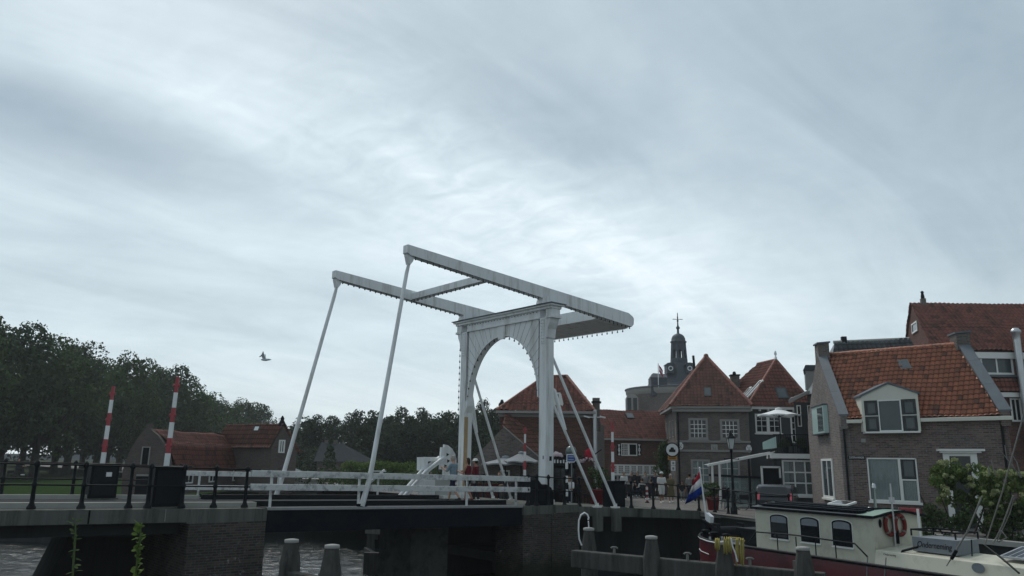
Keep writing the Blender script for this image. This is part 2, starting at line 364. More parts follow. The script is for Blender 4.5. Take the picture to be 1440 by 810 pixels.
def text_mesh(txt, name, mat, parent, origin, xdir, ydir, size, shear=0, depth=.004, width=None):
    cu = bpy.data.curves.new(name, 'FONT'); cu.body = txt; cu.size = size; cu.shear = shear; cu.extrude = depth/2; cu.align_x = 'CENTER'; cu.align_y = 'CENTER'
    t = bpy.data.objects.new(name, cu); me = bpy.data.meshes.new_from_object(t); bpy.data.objects.remove(t)
    xd, yd = V3(xdir).normalized(), V3(ydir).normalized(); zd = xd.cross(yd); o0 = MB.base(parent); k = 1
    if width:
        xs = [v.co.x for v in me.vertices]; k = width/(max(xs)-min(xs))
    for v in me.vertices: v.co = V3(origin)+xd*(v.co.x*k)+yd*v.co.y+zd*v.co.z-o0
    me.materials.clear(); me.materials.append(mat)
    o = bpy.data.objects.new(name, me); COL.objects.link(o); o.parent = parent
    return o

# ------------------------------------------------------------------ camera, world, sun
cam = bpy.data.cameras.new('camera'); co = bpy.data.objects.new('camera', cam); COL.objects.link(co); SC.camera = co
cam.sensor_width = 36; cam.lens = 36*FOC/1440; cam.clip_end = 6000; cam.clip_start = .1
mt = Matrix((CR, CU, -FW)).transposed().to_4x4(); mt.translation = CP; co.matrix_world = mt
SUN_AZ, SUN_EL = rad(-26), rad(52)
sd = V3((sin(SUN_AZ)*cos(SUN_EL), cos(SUN_AZ)*cos(SUN_EL), sin(SUN_EL)))
sl = bpy.data.lights.new('sun', 'SUN'); sl.energy = 1.5; sl.angle = rad(14); sl.color = (1, .96, .9)
so = bpy.data.objects.new('sun', sl); COL.objects.link(so); so.rotation_euler = (-sd).to_track_quat('-Z', 'Y').to_euler(); so.location = (-40, 60, 80)

W = bpy.data.worlds.new('World'); SC.world = W; W.use_nodes = True
N, L = W.node_tree.nodes, W.node_tree.links; BG = N['Background']; BG.inputs[1].default_value = .1
sky = N.new('ShaderNodeTexSky'); sky.sky_type = 'NISHITA'; sky.sun_disc = False; sky.sun_elevation = SUN_EL; sky.sun_rotation = SUN_AZ % (2*pi); sky.dust_density = 2
tc = N.new('ShaderNodeTexCoord'); dirv = tc.outputs['Generated']
sx = N.new('ShaderNodeSeparateXYZ'); L.new(dirv, sx.inputs[0])
zz = _math(N, L, 'MAXIMUM', sx.outputs[2], 0.0)
den = _math(N, L, 'ADD', zz, .22)
cb = N.new('ShaderNodeCombineXYZ'); L.new(_math(N, L, 'DIVIDE', sx.outputs[0], den), cb.inputs[0]); L.new(_math(N, L, 'DIVIDE', sx.outputs[1], den), cb.inputs[1])
def cloud(scale, rot, sxy, det, rough, dist=.6, off=0):
    mp = N.new('ShaderNodeMapping'); mp.vector_type = 'TEXTURE'; mp.inputs['Rotation'].default_value = (0, 0, rot); mp.inputs['Scale'].default_value = (*sxy, 1); mp.inputs['Location'].default_value = (off, off*.7, off*.3)
    L.new(cb.outputs[0], mp.inputs[0]); n = _noise(N, L, mp.outputs[0], scale, det, rough); n.inputs['Distortion'].default_value = dist; return n.outputs[0]
def blob(px, py, rx, ry, ang=0):   # soft patch round a sky direction, size in radians
    d = ray(px, py).normalized(); e1 = V3((d.y, -d.x, 0)).normalized(); e2 = e1.cross(d)*-1
    if e2.z < 0: e2 = -e2
    a = (e1*cos(ang)+e2*sin(ang))/rx; b = (-e1*sin(ang)+e2*cos(ang))/ry
    q = []
    for v in (a, b):
        dp = N.new('ShaderNodeVectorMath'); dp.operation = 'DOT_PRODUCT'; L.new(dirv, dp.inputs[0]); dp.inputs[1].default_value = v
        q.append(_math(N, L, 'POWER', dp.outputs['Value'], 2) if False else _math(N, L, 'MULTIPLY', dp.outputs['Value'], dp.outputs['Value']))
    s_ = _math(N, L, 'ADD', q[0], q[1]); return _math(N, L, 'POWER', 2.718, _math(N, L, 'MULTIPLY', s_, -1.0))
# ------------------------------------------------------------------ overcast sky: layered cloud noise over the Nishita sky
big = cloud(1.15, rad(38), (2.6, 1), 5, .52, .5, 3.1); fine = cloud(3.4, rad(46), (2.8, 1), 9, .60, .8, 1.7); rip = cloud(13.0, rad(-30), (1.6, 1), 5, .6, .6, 5.0)
def lin(*st): return st
v = _math(N, L, 'ADD', _math(N, L, 'MULTIPLY', big, .50), _math(N, L, 'MULTIPLY', fine, .40))
bright = blob(700, 290, .34, .10, -.42); bright2 = blob(930, 395, .22, .055, -.35); bright3 = blob(330, 290, .42, .06, -.25)
dark1 = blob(90, 175, .24, .05, -.1); dark2 = blob(760, 190, .22, .06, -.1); topb = blob(1150, -60, .9, .34, 0); topl = blob(150, 20, .3, .12, -.3)
v = _math(N, L, 'ADD', v, _math(N, L, 'MULTIPLY', rip, .08))
ripb = _math(N, L, 'MULTIPLY', _math(N, L, 'ADD', rip, -.35), bright)
for b_, k in ((bright, .09), (bright2, .16), (bright3, .08), (dark1, -.30), (dark2, -.07), (topb, -.12), (topl, .15), (ripb, .40)):
    v = _math(N, L, 'ADD', v, _math(N, L, 'MULTIPLY', b_, k))
low = _math(N, L, 'POWER', 2.718, _math(N, L, 'MULTIPLY', zz, -4.5))           # clouds thin and whiten towards the horizon
v = _math(N, L, 'ADD', v, _math(N, L, 'MULTIPLY', low, .27))
ccol = _ramp(N, L, v, [(.20, (2.15, 2.9, 3.45)), (.45, (3.65, 4.5, 5.0)), (.66, (5.35, 6.3, 6.75)), (.90, (7.7, 8.4, 8.7))])
dp = N.new('ShaderNodeVectorMath'); dp.operation = 'DOT_PRODUCT'; L.new(dirv, dp.inputs[0]); dp.inputs[1].default_value = V3((sd.x, sd.y, .25)).normalized()
dim = _ramp(N, L, _math(N, L, 'ADD', _math(N, L, 'MULTIPLY', dp.outputs['Value'], .5), .5), [(.0, .62), (.45, .72), (.80, 1.0), (1.0, 1.05)])   # unseen sky away from the sun dimmed to darken the near faces
L.new(_mix(N, L, 1.0, _mix(N, L, .9, sky.outputs[0], ccol), dim, 'MULTIPLY'), BG.inputs[0])
SC.view_settings.view_transform = 'Standard'; SC.view_settings.look = 'None'; SC.view_settings.exposure = .35; SC.view_settings.gamma = 1
SC.cycles.use_denoising = True; SC.cycles.max_bounces = 6; SC.cycles.transparent_max_bounces = 12; SC.cycles.caustics_reflective = False; SC.cycles.caustics_refractive = False

# ------------------------------------------------------------------ ground heights and the land
TH = .7096; X0, Y0 = 1.62, 32.23
BF = Frame((X0, Y0), (cos(TH), sin(TH)))          # bridge frame: u along the road, v across it
_ZT = [(-40, .45), (-18.9, .27), (-12, .14), (-1.8, -.04), (0, -.11), (4.6, -.31), (9.8, -.58), (20, -.74), (400, -.74)]
def zd(u):
    for (a, za), (b, zb) in zip(_ZT, _ZT[1:]):
        if u <= b: return za+(zb-za)*max(0, (u-a))/(b-a)
    return _ZT[-1][1]
def uv_of(P): q = V3((P[0]-X0, P[1]-Y0, 0)); return q.dot(BF.S), q.dot(BF.D)
def gz(P): return zd(uv_of(P)[0])
def Bp(u, v, z): return BF(u, v, z)
def onland(x, y):                                   # a picture point on the right-hand street surface
    z = -.6
    for _ in range(8): P = atz(x, y, z); z = gz(P)
    return V3((P.x, P.y, z))

def make_water():
    from mathutils import noise as mn
    m, nt, N, L, P = _new('harbour_water')
    P.inputs['Base Color'].default_value = (.010, .016, .017, 1); P.inputs['Roughness'].default_value = .05; P.inputs['IOR'].default_value = 1.33
    mpw = N.new('ShaderNodeMapping'); mpw.inputs['Scale'].default_value = (1, 1.9, 1); L.new(_pos(N), mpw.inputs[0]); n2 = _noise(N, L, mpw.outputs[0], 6.5, 5, .62); L.new(_bump(N, L, n2.outputs[0], .7, .05), P.inputs['Normal'])
    # rippled patch in front of the camera, flat water beyond
    xs = [-30+.15*i for i in range(300)]; ys = [9+.13*i for i in range(290)]; vv = []
    for y in ys:
        for x in xs:
            e = min(1, (x+30)/2, (14.85-x)/2, (y-9)/2, (46.5-y)/2); e = max(0, e)
            h = 1.35*(.030*mn.noise(V3((x*.6, y*1.6, 0)))+.026*mn.noise(V3((x*1.5+7, y*4.2, 3)))+.018*mn.noise(V3((x*2.6, y*7.0+9, 6))))
            vv.append((x, y, -3.3+h*1.25*max(e, .0)))
    nx = len(xs); f = [(j*nx+i, j*nx+i+1, (j+1)*nx+i+1, (j+1)*nx+i) for j in range(len(ys)-1) for i in range(nx-1)]
    b = MB(); x0, x1, y0, y1 = xs[0], xs[-1], ys[0], ys[-1]
    b.add(vv, f, True)
    for q in ((-420, 420, -40, y0), (-420, 420, y1, 120), (-420, x0, y0, y1), (x1, 420, y0, y1)): b.quad((q[0], q[2], -3.3), (q[1], q[2], -3.3), (q[1], q[3], -3.3), (q[0], q[3], -3.3))
    tag(b.build('water', m), kind='structure')
make_water()

# right-hand street: one sheet that follows the slope down from the bridge, and the quay beside the barge
st = MB(BF); us = [1.2, 3, 4.6, 7, 9.8, 13, 16, 20, 40, 160]; vs = [.9, 8, 20, 60, 160]
for i in range(len(us)-1):
    for j in range(len(vs)-1):
        a, b = us[i], us[i+1]; st.quad((a, vs[j], zd(a)), (b, vs[j], zd(b)), (b, vs[j+1], zd(b)), (a, vs[j+1], zd(a)))
QE = [tuple(BF(9.8, .9, 0))[:2], (10.0, 37.4), (12.2, 32.2), (24, 12.4), (80, 12.4), tuple(BF(160, .9, 0))[:2]]
c0 = QE[0]
st2 = MB(); st2.add([(x, y, gz((x, y)) if i in (0,) else -.74 if i > 1 else -.6) for i, (x, y) in enumerate(QE)], [(0, 1, 2), (0, 2, 3), (0, 3, 4), (0, 4, 5)])
st.v += st2.v; n_ = len(st.v)-len(st2.v)
for f in st2.f: st.f.append(tuple(n_+i for i in f)); st.sm.append(False); st.ml.append(0)
tag(st.build('street', M['paving']), kind='structure')
qw = MB()                                            # quay wall under the street
pts = [tuple(BF(1.2, 12, 0))[:2], tuple(BF(1.2, .92, 0))[:2], (QE[0][0], QE[0][1]-.02), QE[1], QE[2], QE[3]]
for (a, b), (c, d) in zip(pts, pts[1:]):
    za, zb = gz((a, b)), gz((c, d))
    if (a, b) in QE[1:]: za = -.74
    if (c, d) in QE[1:]: zb = -.74
    qw.quad((a, b, -5), (c, d, -5), (c, d, zb-.01), (a, b, za-.01))
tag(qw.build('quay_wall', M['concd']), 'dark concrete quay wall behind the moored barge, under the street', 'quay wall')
qc = MB()
for (a, b), (c, d) in zip(QE[0:3], QE[1:4]):
    za = -.60; qc.bar((a, b, -.70), (c, d, -.74), .34, .16)
tag(qc.build('quay_coping', M['stone']), 'pale stone coping along the quay edge behind the barge', 'coping')

bank = [(-70, 47.5), (-34, 47.5), (-24, 45.3), (-19, 45.6), (-18.2, 50), (-15.5, 54), (-9, 58), (-5.5, 62), (-5, 78), (-220, 78), (-220, 47.5)]
lw = MB(); lw.add([(x, y, -.95 if y < 60 else -.72) for x, y in bank], [tuple(range(len(bank)))])
tag(lw.build('lawn', M['grass']), kind='structure')
bw = MB()
for (a, b), (c, d) in zip(bank[:8], bank[1:9]):
    bw.quad((a, b, -5), (c, d, -5), (c, d, -.94 if d < 60 else -.71), (a, b, -.94 if b < 60 else -.71))
tag(bw.build('bank_wall', M['concd']), 'dark sheet-piled wall along the grass bank beyond the bridge', 'quay wall')
gr = MB(); gr.quad((-420, 76, -.76), (420, 76, -.76), (420, 440, -.76), (-420, 440, -.76))
tag(gr.build('ground', M['soil']), kind='structure')
tag(MB().box(-30, 30, -12, 1.6, -6, -.02).build('near_quay', M['paving']), kind='structure')
hl = MB()
for k in range(40):
    a, b = -400+k*12, -388+k*12; za, zb = 2.2+1.2*sin(k*.7)+.6*sin(k*2.1), 2.2+1.2*sin(k*.7+.7)+.6*sin(k*2.1+2.1)
    hl.prism([(a, 330, -1), (b, 330, -1), (b, 330, zb), (a, 330, za)], (0, 14, 0))
tag(hl.build('hill', plain('far_dike', (.11, .13, .14), .9, var=.2, scale=.1)), kind='structure')

# ------------------------------------------------------------------ the white drawbridge
W_ = 5.95
db = thing('drawbridge', 'white wooden drawbridge with arched portal and raised balance beams over the canal', 'drawbridge', BF(0, 0, 0))
wh = M['white']
port = MB(BF)
for v0 in (0.01, 5.53):                                # two posts
    b = MB(BF); b.box(-.18, .27, v0, v0+.42, -1.1, 7.62)
    b.box(-.22, .31, v0-.04, v0+.46, -.2, .12)
    p_ = b.build('post', wh, db, bevel=.012)
    # iron strap plates with bolt heads near the top and a rust-stained pipe down the far post
    s_ = MB(BF); s_.box(-.205, -.183, v0+.09, v0+.33, 6.5, 7.58)
    for z in [6.6+.13*i for i in range(8)]:
        for dv in (.15, .27): s_.ball((-.215, v0+dv, z), .028, 6)
    s_.build('strap_plate', wh, p_)
    c_ = MB(BF)                                          # console bracket on the outer side
    sgn, ve = (-1, v0) if v0 < 1 else (1, v0+.42)
    prof = [(0, 7.95), (.34, 7.95), (.34, 7.62), (.27, 7.55), (.22, 7.35), (.10, 7.12), (.05, 6.75), (0, 6.7)]
    c_.prism([(-.20, ve+sgn*a, z) for a, z in prof], (.50, 0, 0)); c_.box(-.24, .34, min(ve, ve+sgn*.40), max(ve, ve+sgn*.40), 7.56, 7.66)
    c_.build('console', wh, p_)
    if v0 > 1:
        MB(BF).box(-.19, .02, v0-.022, v0-.004, .4, 3.6).build('rust_strip', M['rust'], p_)
        k_ = MB(BF); k_.prism([(-.17, v0, 4.35), (-.17, v0-.18, 4.35), (-.17, v0-.16, 4.1), (-.17, v0-.03, 3.85), (-.17, v0, 3.8)], (.4, 0, 0)); k_.build('corbel', wh, p_)
    else:
        MB(BF).box(-.188, -.181, v0+.10, v0+.17, 1.72, 1.86).build('notice', M['grey'], p_); MB(BF).box(.03, .16, v0-.008, v0-.001, 1.66, 1.84).build('notice', M['iron'], p_)
# crossbeam, cornice
b = MB(BF); b.box(-.16, .25, .43, 5.53, 7.63, 8.06); b.box(-.21, .30, .44, 5.52, 7.60, 7.66); 
b.mi = 1
for i in range(24): b.ball((-.175, .62+i*.205, 7.90), .022, 6)
b.build('crossbeam', [wh, M['iron']], db)
b = MB(BF); b.box(-.26, .36, -.36, 6.34, 7.96, 8.07); b.box(-.34, .44, -.46, 6.44, 8.07, 8.15); b.build('cornice', wh, db, bevel=.008)
b = MB(BF); b.box(-.40, .50, -.52, 6.50, 8.15, 8.185); b.build('lead_cover', M['lead'], db)
# arch boards: spandrels of radiating planks
vc, za_, av, ah = 2.98, 4.25, 2.44, 2.86
arch = [(vc-av*cos(pi*i/40), za_+ah*sin(pi*i/40)) for i in range(41)]
b = MB(BF)
for i in range(40):
    (va, zA), (vb, zB) = arch[i], arch[i+1]
    for u0, u1 in ((-.125, .20),):
        b.quad((u0, va, zA), (u0, vb, zB), (u0, vb, 7.62), (u0, va, 7.62)); b.quad((u1, va, 7.62), (u1, vb, 7.62), (u1, vb, zB), (u1, va, zA)); b.quad((u1, va, zA), (u1, vb, zB), (u0, vb, zB), (u0, va, zA))
b.mi = 1                                               # joints between the planks and the arch's moulded edge
for i in range(1, 30):
    a = pi*i/30
    if 13 <= i <= 17: continue
    v1, z1 = vc-(av+.04)*cos(a), za_+(ah+.04)*sin(a); k = 6
    dv, dz = -cos(a), sin(a)*1.15; ln = sqrt(dv*dv+dz*dz); dv /= ln; dz /= ln
    t = min([((.45-v1)/dv if dv < -1e-3 else (5.51-v1)/dv if dv > 1e-3 else 99), (7.6-z1)/dz if dz > 1e-3 else 99])
    if t > .12: b.bar((-.127, v1, z1), (-.127, v1+dv*t, z1+dz*t), .006, .014, (1, 0, 0))
b.build('arch_boards', [wh, M['grey']], db)
b = MB(BF); b.box(-.17, -.1255, vc-.24, vc+.24, 6.98, 7.60); b.build('keystone', wh, db)
b = MB(BF)
for i in range(40): b.bar((-.145, arch[i][0], arch[i][1]+.03), (-.145, arch[i+1][0], arch[i+1][1]+.03), .06, .04, (1, 0, 0))
b.build('arch_moulding', wh, db)
# balance beams
def beam_z(u): return 9.44-.073*(u+7.22), 9.05-.0925*(u+7.2)     # top and underside
for vb in (.06, 5.60):
    b = MB(BF); prof = []
    for u in (-7.22, -3, 0, 3, 5.2): prof.append((u, beam_z(u)[0]))
    prof += [(5.50, beam_z(5.4)[0]-.12), (5.58, 8.3), (5.56, 8.02), (5.40, beam_z(5.4)[1])]
    for u in (3, 0, -3, -7.05): prof.append((u, beam_z(u)[1]))
    prof.append((-7.22, 9.12))
    b.prism([(u, vb, z) for u, z in prof], (0, .32, 0)); bo = b.build('balance_beam', wh, db, bevel=.015)
    f = MB(BF)                                            # fork head and bearing block
    f.prism([(-7.20, vb+.06, 9.06), (-6.85, vb+.06, 9.03), (-6.92, vb+.06, 8.84), (-7.02, vb+.06, 8.70), (-7.10, vb+.06, 8.72)], (0, .20, 0)); f.build('fork_head', wh, bo)
    f = MB(BF); f.prism([(-.42, vb-.03, 8.19), (.42, vb-.03, 8.19), (.30, vb-.03, 8.52), (-.30, vb-.03, 8.56)], (0, .38, 0)); f.build('bearing_block', wh, bo)
b = MB(BF); b.box(-3.35, -3.05, .38, 5.60, 8.72, 9.02); b.build('cross_brace', wh, db, bevel=.01)
b = MB(BF)                                               # counterweight between the tails
b.prism([(3.25, .38, 8.02), (5.48, .38, 7.86), (5.50, .38, 8.40), (3.25, .38, 8.56)], (0, 5.22, 0)); b.build('counterweight', wh, db, bevel=.01)
# lifting rods from the beam tips to the leaf
for vt, vbm in ((.22, -.36), (5.76, 6.25)):
    b = MB(BF); zb = zd(-8.8)+.02
    b.tube([(-7.04, vt, 8.74), (-7.12, vt, 8.35), (-8.55, vbm, 1.0), (-8.80, vbm, zb)], [.06, .072, .085, .10], 10); b.build('lifting_rod', wh, db)
    g = MB(BF); g.prism([(-8.98, vbm-.05, zb+.08), (-8.62, vbm-.05, zb+.08), (-8.72, vbm-.05, zb-.55), (-8.88, vbm-.05, zb-.55)], (0, .10, 0)); g.build('rod_shoe', M['steel'], db)
    for ut, zt, uf in ((.12, 6.40, 3.42), (.12, 4.50, 2.28)):
        s_ = MB(BF); vp = (.22, -.52) if vt < 1 else (5.76, 6.3); zf = zd(uf)+.08
        s_.tube([(ut, vp[0], zt), (uf, vp[1], zf)], .062, 8); 
        if zt < 5: k_ = .14; s_.tube([(.27, vp[0], zt+.16), (.42, vp[0]+(vp[1]-vp[0])*.1, zt+.05), (ut+(uf-ut)*.36, vp[0]+(vp[1]-vp[0])*.36, zt+(zf-zt)*.34)], [.085, .10, .07], 8)
        so_ = s_.build('back_stay', wh, db)
        f = MB(BF); f.box(uf-.16, uf+.14, vp[1]-.14, vp[1]+.14, zf-.08, zf-.02); f.box(uf-.06, uf+.06, vp[1]-.05, vp[1]+.05, zf-.02, zf+.10); f.build('stay_foot', M['frame_white'], so_)
# leaf: deck plate, girders, edge, kerb
leaf = MB(BF); ua, ub = -12.05, -1.78
def sl_box(mb, u0, u1, v0, v1, dz0, dz1, n=4):
    for i in range(n):
        a, c = u0+(u1-u0)*i/n, u0+(u1-u0)*(i+1)/n
        pa, pc = [(a, v0, zd(a)+dz0), (a, v1, zd(a)+dz0), (a, v1, zd(a)+dz1), (a, v0, zd(a)+dz1)], [(c, v0, zd(c)+dz0), (c, v1, zd(c)+dz0), (c, v1, zd(c)+dz1), (c, v0, zd(c)+dz1)]
        mb.add(pa+pc, [(0, 4, 7, 3), (1, 2, 6, 5), (3, 7, 6, 2), (0, 1, 5, 4)]+([(0, 3, 2, 1)] if i == 0 else [])+([(4, 5, 6, 7)] if i == n-1 else []))
    return mb
sl_box(leaf, ua, ub, -.38, 6.25, -.16, -.01).build('deck', M['asphalt'], db)
for v in (-.40, 5.95): sl_box(MB(BF), ua+.02, ub-.02, v, v+.3, -.72, -.075).build('girder', M['steel'], db)
for v in (1.9, 3.9): sl_box(MB(BF), ua+.1, ub-.1, v, v+.2, -.55, -.17).build('girder', M['steel'], db)
for v in (-.44, 6.2): sl_box(MB(BF), ua, ub, v, v+.10, -.07, .012).build('deck_edge', M['deck'], db)
for v in (.55, 5.1): sl_box(MB(BF), ua, ub, v, v+.18, -.005, .16).build('kerb', M['iron'], db)
# white rails of the leaf with their posts
for v, sg, hh in ((-.30, 1, ((.90, 1.09, 'upper_rail'), (.50, .69, 'lower_rail'))), (6.1, -1, ((.78, .96, 'upper_rail'), (.28, .45, 'lower_rail')))):
    for h0, h1, nm in hh:
        sl_box(MB(BF), ua-.55 if v < 0 else ua-.3, ub+.45, v-.05, v+.05, h0, h1, 6).build(nm, M['wood_white'], db, bevel=.01)
    for u in (-11.9, -8.85, -4.35, -1.95):
        MB(BF).box(u-.03, u+.03, v+.052 if sg > 0 else v-.12, v+.12 if sg > 0 else v-.052, zd(u), zd(u)+hh[0][1]-.02).build('rail_post', M['wood_white'], db)
v = -.3
MB(BF).bar((-8.5, v+.1, zd(-8.5)+.72), (-7.9, v+.1, zd(-8)+1.20), .06, .06).build('rail_strut', M['wood_white'], db)
MB(BF).bar((-8.35, v+.1, zd(-8.5)+1.15), (-7.85, v+.1, zd(-8)+1.15), .05, .03).build('rail_cap', M['wood_white'], db)

# strings of little lamps along the beams and the arch
def light_string(path, n, label, drop=.10, sag=.0):
    t = thing('light_string', label, 'string lights', BF(*path[0]), 'strings of lamps on the drawbridge')
    P = [V3(p) for p in path]; ls = [(b-a).length for a, b in zip(P, P[1:])]; tot = sum(ls)
    MB(BF).tube([tuple(p) for p in P], .008, 4, smooth=False).build('cable', M['iron'], t)
    proto = None
    for i in range(n):
        d = tot*(i+.5)/n; k = 0
        while d > ls[k]: d -= ls[k]; k += 1
        q = P[k].lerp(P[k+1], d/ls[k]); w = BF(*q)
        if proto is None:
            m = MB(); m.lathe([(.012, 0), (.018, -.02), (.018, -.05)], n=6); m.lathe([(.018, -.05), (.036, -.085), (.026, -.125), (.004, -.135)], n=6)
            proto = m.build('bulb', M['bulb'], t, loc=(0, 0, 0)); proto.location = w-t.location
        else:
            c = proto.copy(); COL.objects.link(c); c.parent = t; c.location = w-t.location
    return t
for vb, nm in ((.04, 'nearer'), (5.58, 'farther')):
    light_string([(-7.0, vb, beam_z(-7)[1]-.01), (-.5, vb, beam_z(-.5)[1]-.01)], 24, 'string of small dark lamps under the front half of the %s balance beam' % nm)
    light_string([(1.2, vb, beam_z(1.2)[1]-.01), (5.35, vb, beam_z(5.3)[1]-.01)], 15, 'string of small dark lamps under the rear tail of the %s balance beam' % nm)
light_string([(-3.37, .5, 8.71), (-3.37, 5.5, 8.71)], 16, 'string of small dark lamps under the cross brace between the beams')
light_string([(5.45, .5, 7.84), (5.45, 5.5, 7.84)], 15, 'string of small dark lamps under the back edge of the counterweight')
light_string([(-.14, v, z-.01) for v, z in arch[1:40]], 22, 'string of small dark lamps round the inside of the portal arch')
light_string([(-.2, 6.0, z) for z in (7.0, .8)], 22, 'string of small dark lamps hanging down the far portal post')
# ------------------------------------------------------------------ bridge spans and piers
lp = thing('bridge_span', 'fixed concrete approach span of the bridge on the left, stained grey', 'bridge span', BF(-20, -.42, 0))
sl_box(MB(BF), -34, -12.10, -.42, 6.25, -.38, -.02, 10).build('slab', M['conc'], lp)
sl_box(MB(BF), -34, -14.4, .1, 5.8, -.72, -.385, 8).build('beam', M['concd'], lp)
sl_box(MB(BF), -34, -12.10, .55, 5.2, -.019, .0, 10).build('roadway', M['asphalt'], lp)
for v in (.30, 5.25): sl_box(MB(BF), -34, -12.10, v, v+.22, -.018, .13, 10).build('kerb', M['stone'], lp)
rp = thing('bridge_span', 'fixed concrete span on the right between the portal and the quay', 'bridge span', BF(4, -.42, 0))
sl_box(MB(BF), 1.25, 9.8, -.42, 6.4, -.36, .012, 8).build('slab', M['conc'], rp)
for u in (2.28, 3.42): MB(BF).box(u-.19, u+.19, -.70, -.425, zd(u)-.95, zd(u)+.0).build('corbel', M['conc'], rp, bevel=.02)
for u in (2.28, 3.42): MB(BF).box(u-.19, u+.19, 6.405, 6.6, zd(u)-.95, zd(u)+.0).build('corbel', M['conc'], rp, bevel=.02)
t = thing('bridge_pier', 'dark brick pier carrying the left end of the drawbridge leaf', 'bridge pier', BF(-13, 0, -1.9))
MB(BF).box(-14.34, -12.08, -.46, 6.2, -5, -.24).build('brickwork', M['brick_dark'], t)
MB(BF).box(-14.40, -12.06, -.43, 6.22, -.235, .10).build('bearing_stone', M['conc'], t)
t = thing('bridge_pier', 'dark brick pier under the white portal, with pale lime stains', 'bridge pier', BF(-.3, 0, -1.9))
MB(BF).box(-1.76, 1.24, -.46, 1.2, -5, -.40).build('brickwork', M['brick_dark'], t)
MB(BF).box(-.28, 1.22, -.50, -.465, -5, -.36).build('buttress', M['brick_dark'], t)
MB(BF).box(-1.78, 1.26, -.47, 6.3, -.395, -.07).build('capstone', M['conc'], t)
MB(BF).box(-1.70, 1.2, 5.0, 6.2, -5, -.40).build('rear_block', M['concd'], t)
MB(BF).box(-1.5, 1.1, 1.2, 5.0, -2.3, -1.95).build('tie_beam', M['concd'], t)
PU0, PU1 = BF.px(578, 760, 1.7)[0], BF.px(630, 760, 1.7)[0]
t = thing('bridge_pier', 'square grey concrete pier behind the drawbridge leaf', 'bridge pier', BF(-3.4, 4, -1.9))
MB(BF).box(PU0, PU1, 1.7, 3.9, -5, -.78).build('shaft', M['concp'], t)
t = thing('bridge_pier', 'dark slanting concrete support under the left approach span', 'bridge pier', BF(-17, 3, -1.9))
m_ = MB(BF); m_.prism([(-17.9, 3.6, -5), (-14.4, 3.6, -5), (-14.4, 3.6, -.4), (-16.3, 3.6, -.4)], (0, 2, 0)); m_.build('shaft', M['concd'], t)
# timber fender seen through the bridge opening
def fz(x, y, Y): return atY(x, y, Y)
fn = thing('timber_fender', 'weathered timber fender frame standing in the water under the bridge', 'fender', atY(540, 800, 36))
F0, F1, F2 = atY(519, 743, 39.0), atY(541, 743, 35.4), atY(553, 743, 34.9)
for i_, P_ in enumerate((F0, F0.lerp(F1, .5), F1)): MB().bar((P_.x, P_.y, -2.0), (P_.x, P_.y, -.95), .16, .16, (0, 1, 0)).build('upright', M['timber'], fn)
for y_, z_ in ((744, None), (779, None)):
    zz0, zz1 = atY(518, 743 if y_ < 760 else 771, 39).z, atY(542, y_ if y_ < 760 else 787, 35.4).z
    MB().bar((F0.x-.1, F0.y, zz0-.1), (F1.x+.05, F1.y, zz1-.1), .2, .28).build('waling', M['timber'], fn)
MB().bar((F0.x+.1, F0.y+.1, -5), (F0.x+.1, F0.y+.1, -1.9), .34, .34, (0, 1, 0)).build('pile', M['timber'], fn)
MB().bar((F1.x-.45, F1.y+.3, -5), (F1.x-.45, F1.y+.3, -2.4), .85, .4, (0, 1, 0)).build('pile', M['timber'], fn)
MB().bar((F2.x, F2.y+.35, -5), (F2.x, F2.y+.35, -.82), .40, .55, (0, 1, 0)).build('pile', M['timber'], fn)
# expansion joints, drain spout and rust marks on the left span
for u in (-23.5, -20.2, -16.9): sl_box(MB(BF), u-.02, u+.02, -.432, -.421, -.37, -.03, 1).build('joint', M['black'], lp)
MB(BF).tube([(-15.0, -.46, zd(-15)-.02), (-15.0, -.46, zd(-15)-.34)], .012, 6).build('drain_spout', M['frame_grey'], lp)
# ------------------------------------------------------------------ black iron railings
def railing(label, posts, group=None, far=False, h=1.12, r=.045, ends=(.4, .4)):   # posts: world base points
    t = thing('railing', label, 'railing', posts[0], group); proto = None
    for p in posts:
        if proto is None:
            m = MB(); m.lathe([(.11, 0), (.11, .05), (.075, .11), (r+.012, .16), (r+.004, .55), (r+.02, .57), (r+.02, .63), (r, .66), (r-.004, h-.08), (r+.025, h-.05), (r+.025, h+.03), (r, h+.06), (r*.5, h+.09), (.005, h+.1)], n=10)
            proto = m.build('post', M['iron'], t, loc=(0, 0, 0)); proto.location = (0, 0, 0)
        else:
            c = proto.copy(); COL.objects.link(c); c.parent = t; c.location = V3(p)-V3(posts[0])
    P = [V3(p) for p in posts]
    P = [P[0]+(P[0]-P[1]).normalized()*ends[0]]+P+[P[-1]+(P[-1]-P[-2]).normalized()*ends[1]]
    for z, nm in ((h-.01, 'top_rail'), (.60, 'middle_rail')):
        MB().tube([tuple(p+V3((0, 0, z))) for p in P], .026, 6).build(nm, M['iron'], t)
    return t
railing('black iron railing along the near side of the left approach span', [BF(u, -.30, zd(u)) for u in (-25.4, -23.0, -20.6, -18.22, -17.09, -15.94, -15.45, -14.54, -13.64, -12.72)])
railing('thin black iron railing along the far side of the left approach span', [BF(u, 6.05, zd(u)) for u in (-30, -27.6, -25.2, -22.8, -20.4, -18.0, -16.0, -14.2, -12.6)])
railing('black iron railing between the portal and the barrier on the right', [BF(u, -.30, zd(u)) for u in (-1.41, -.95, -.31, .6, 1.45)])
railing('black iron railing beside the street, right of the black barrier cabinet', [BF(u, -.30, zd(u)) for u in (4.72, 6.23, 8.05, 9.65)], ends=(.3, .2))
railing('black iron railing on the quay edge behind the barge stern', [(9.75, 37.75, -.62), (10.15, 36.9, -.65), (10.95, 35.2, -.7), (11.75, 33.4, -.72)])
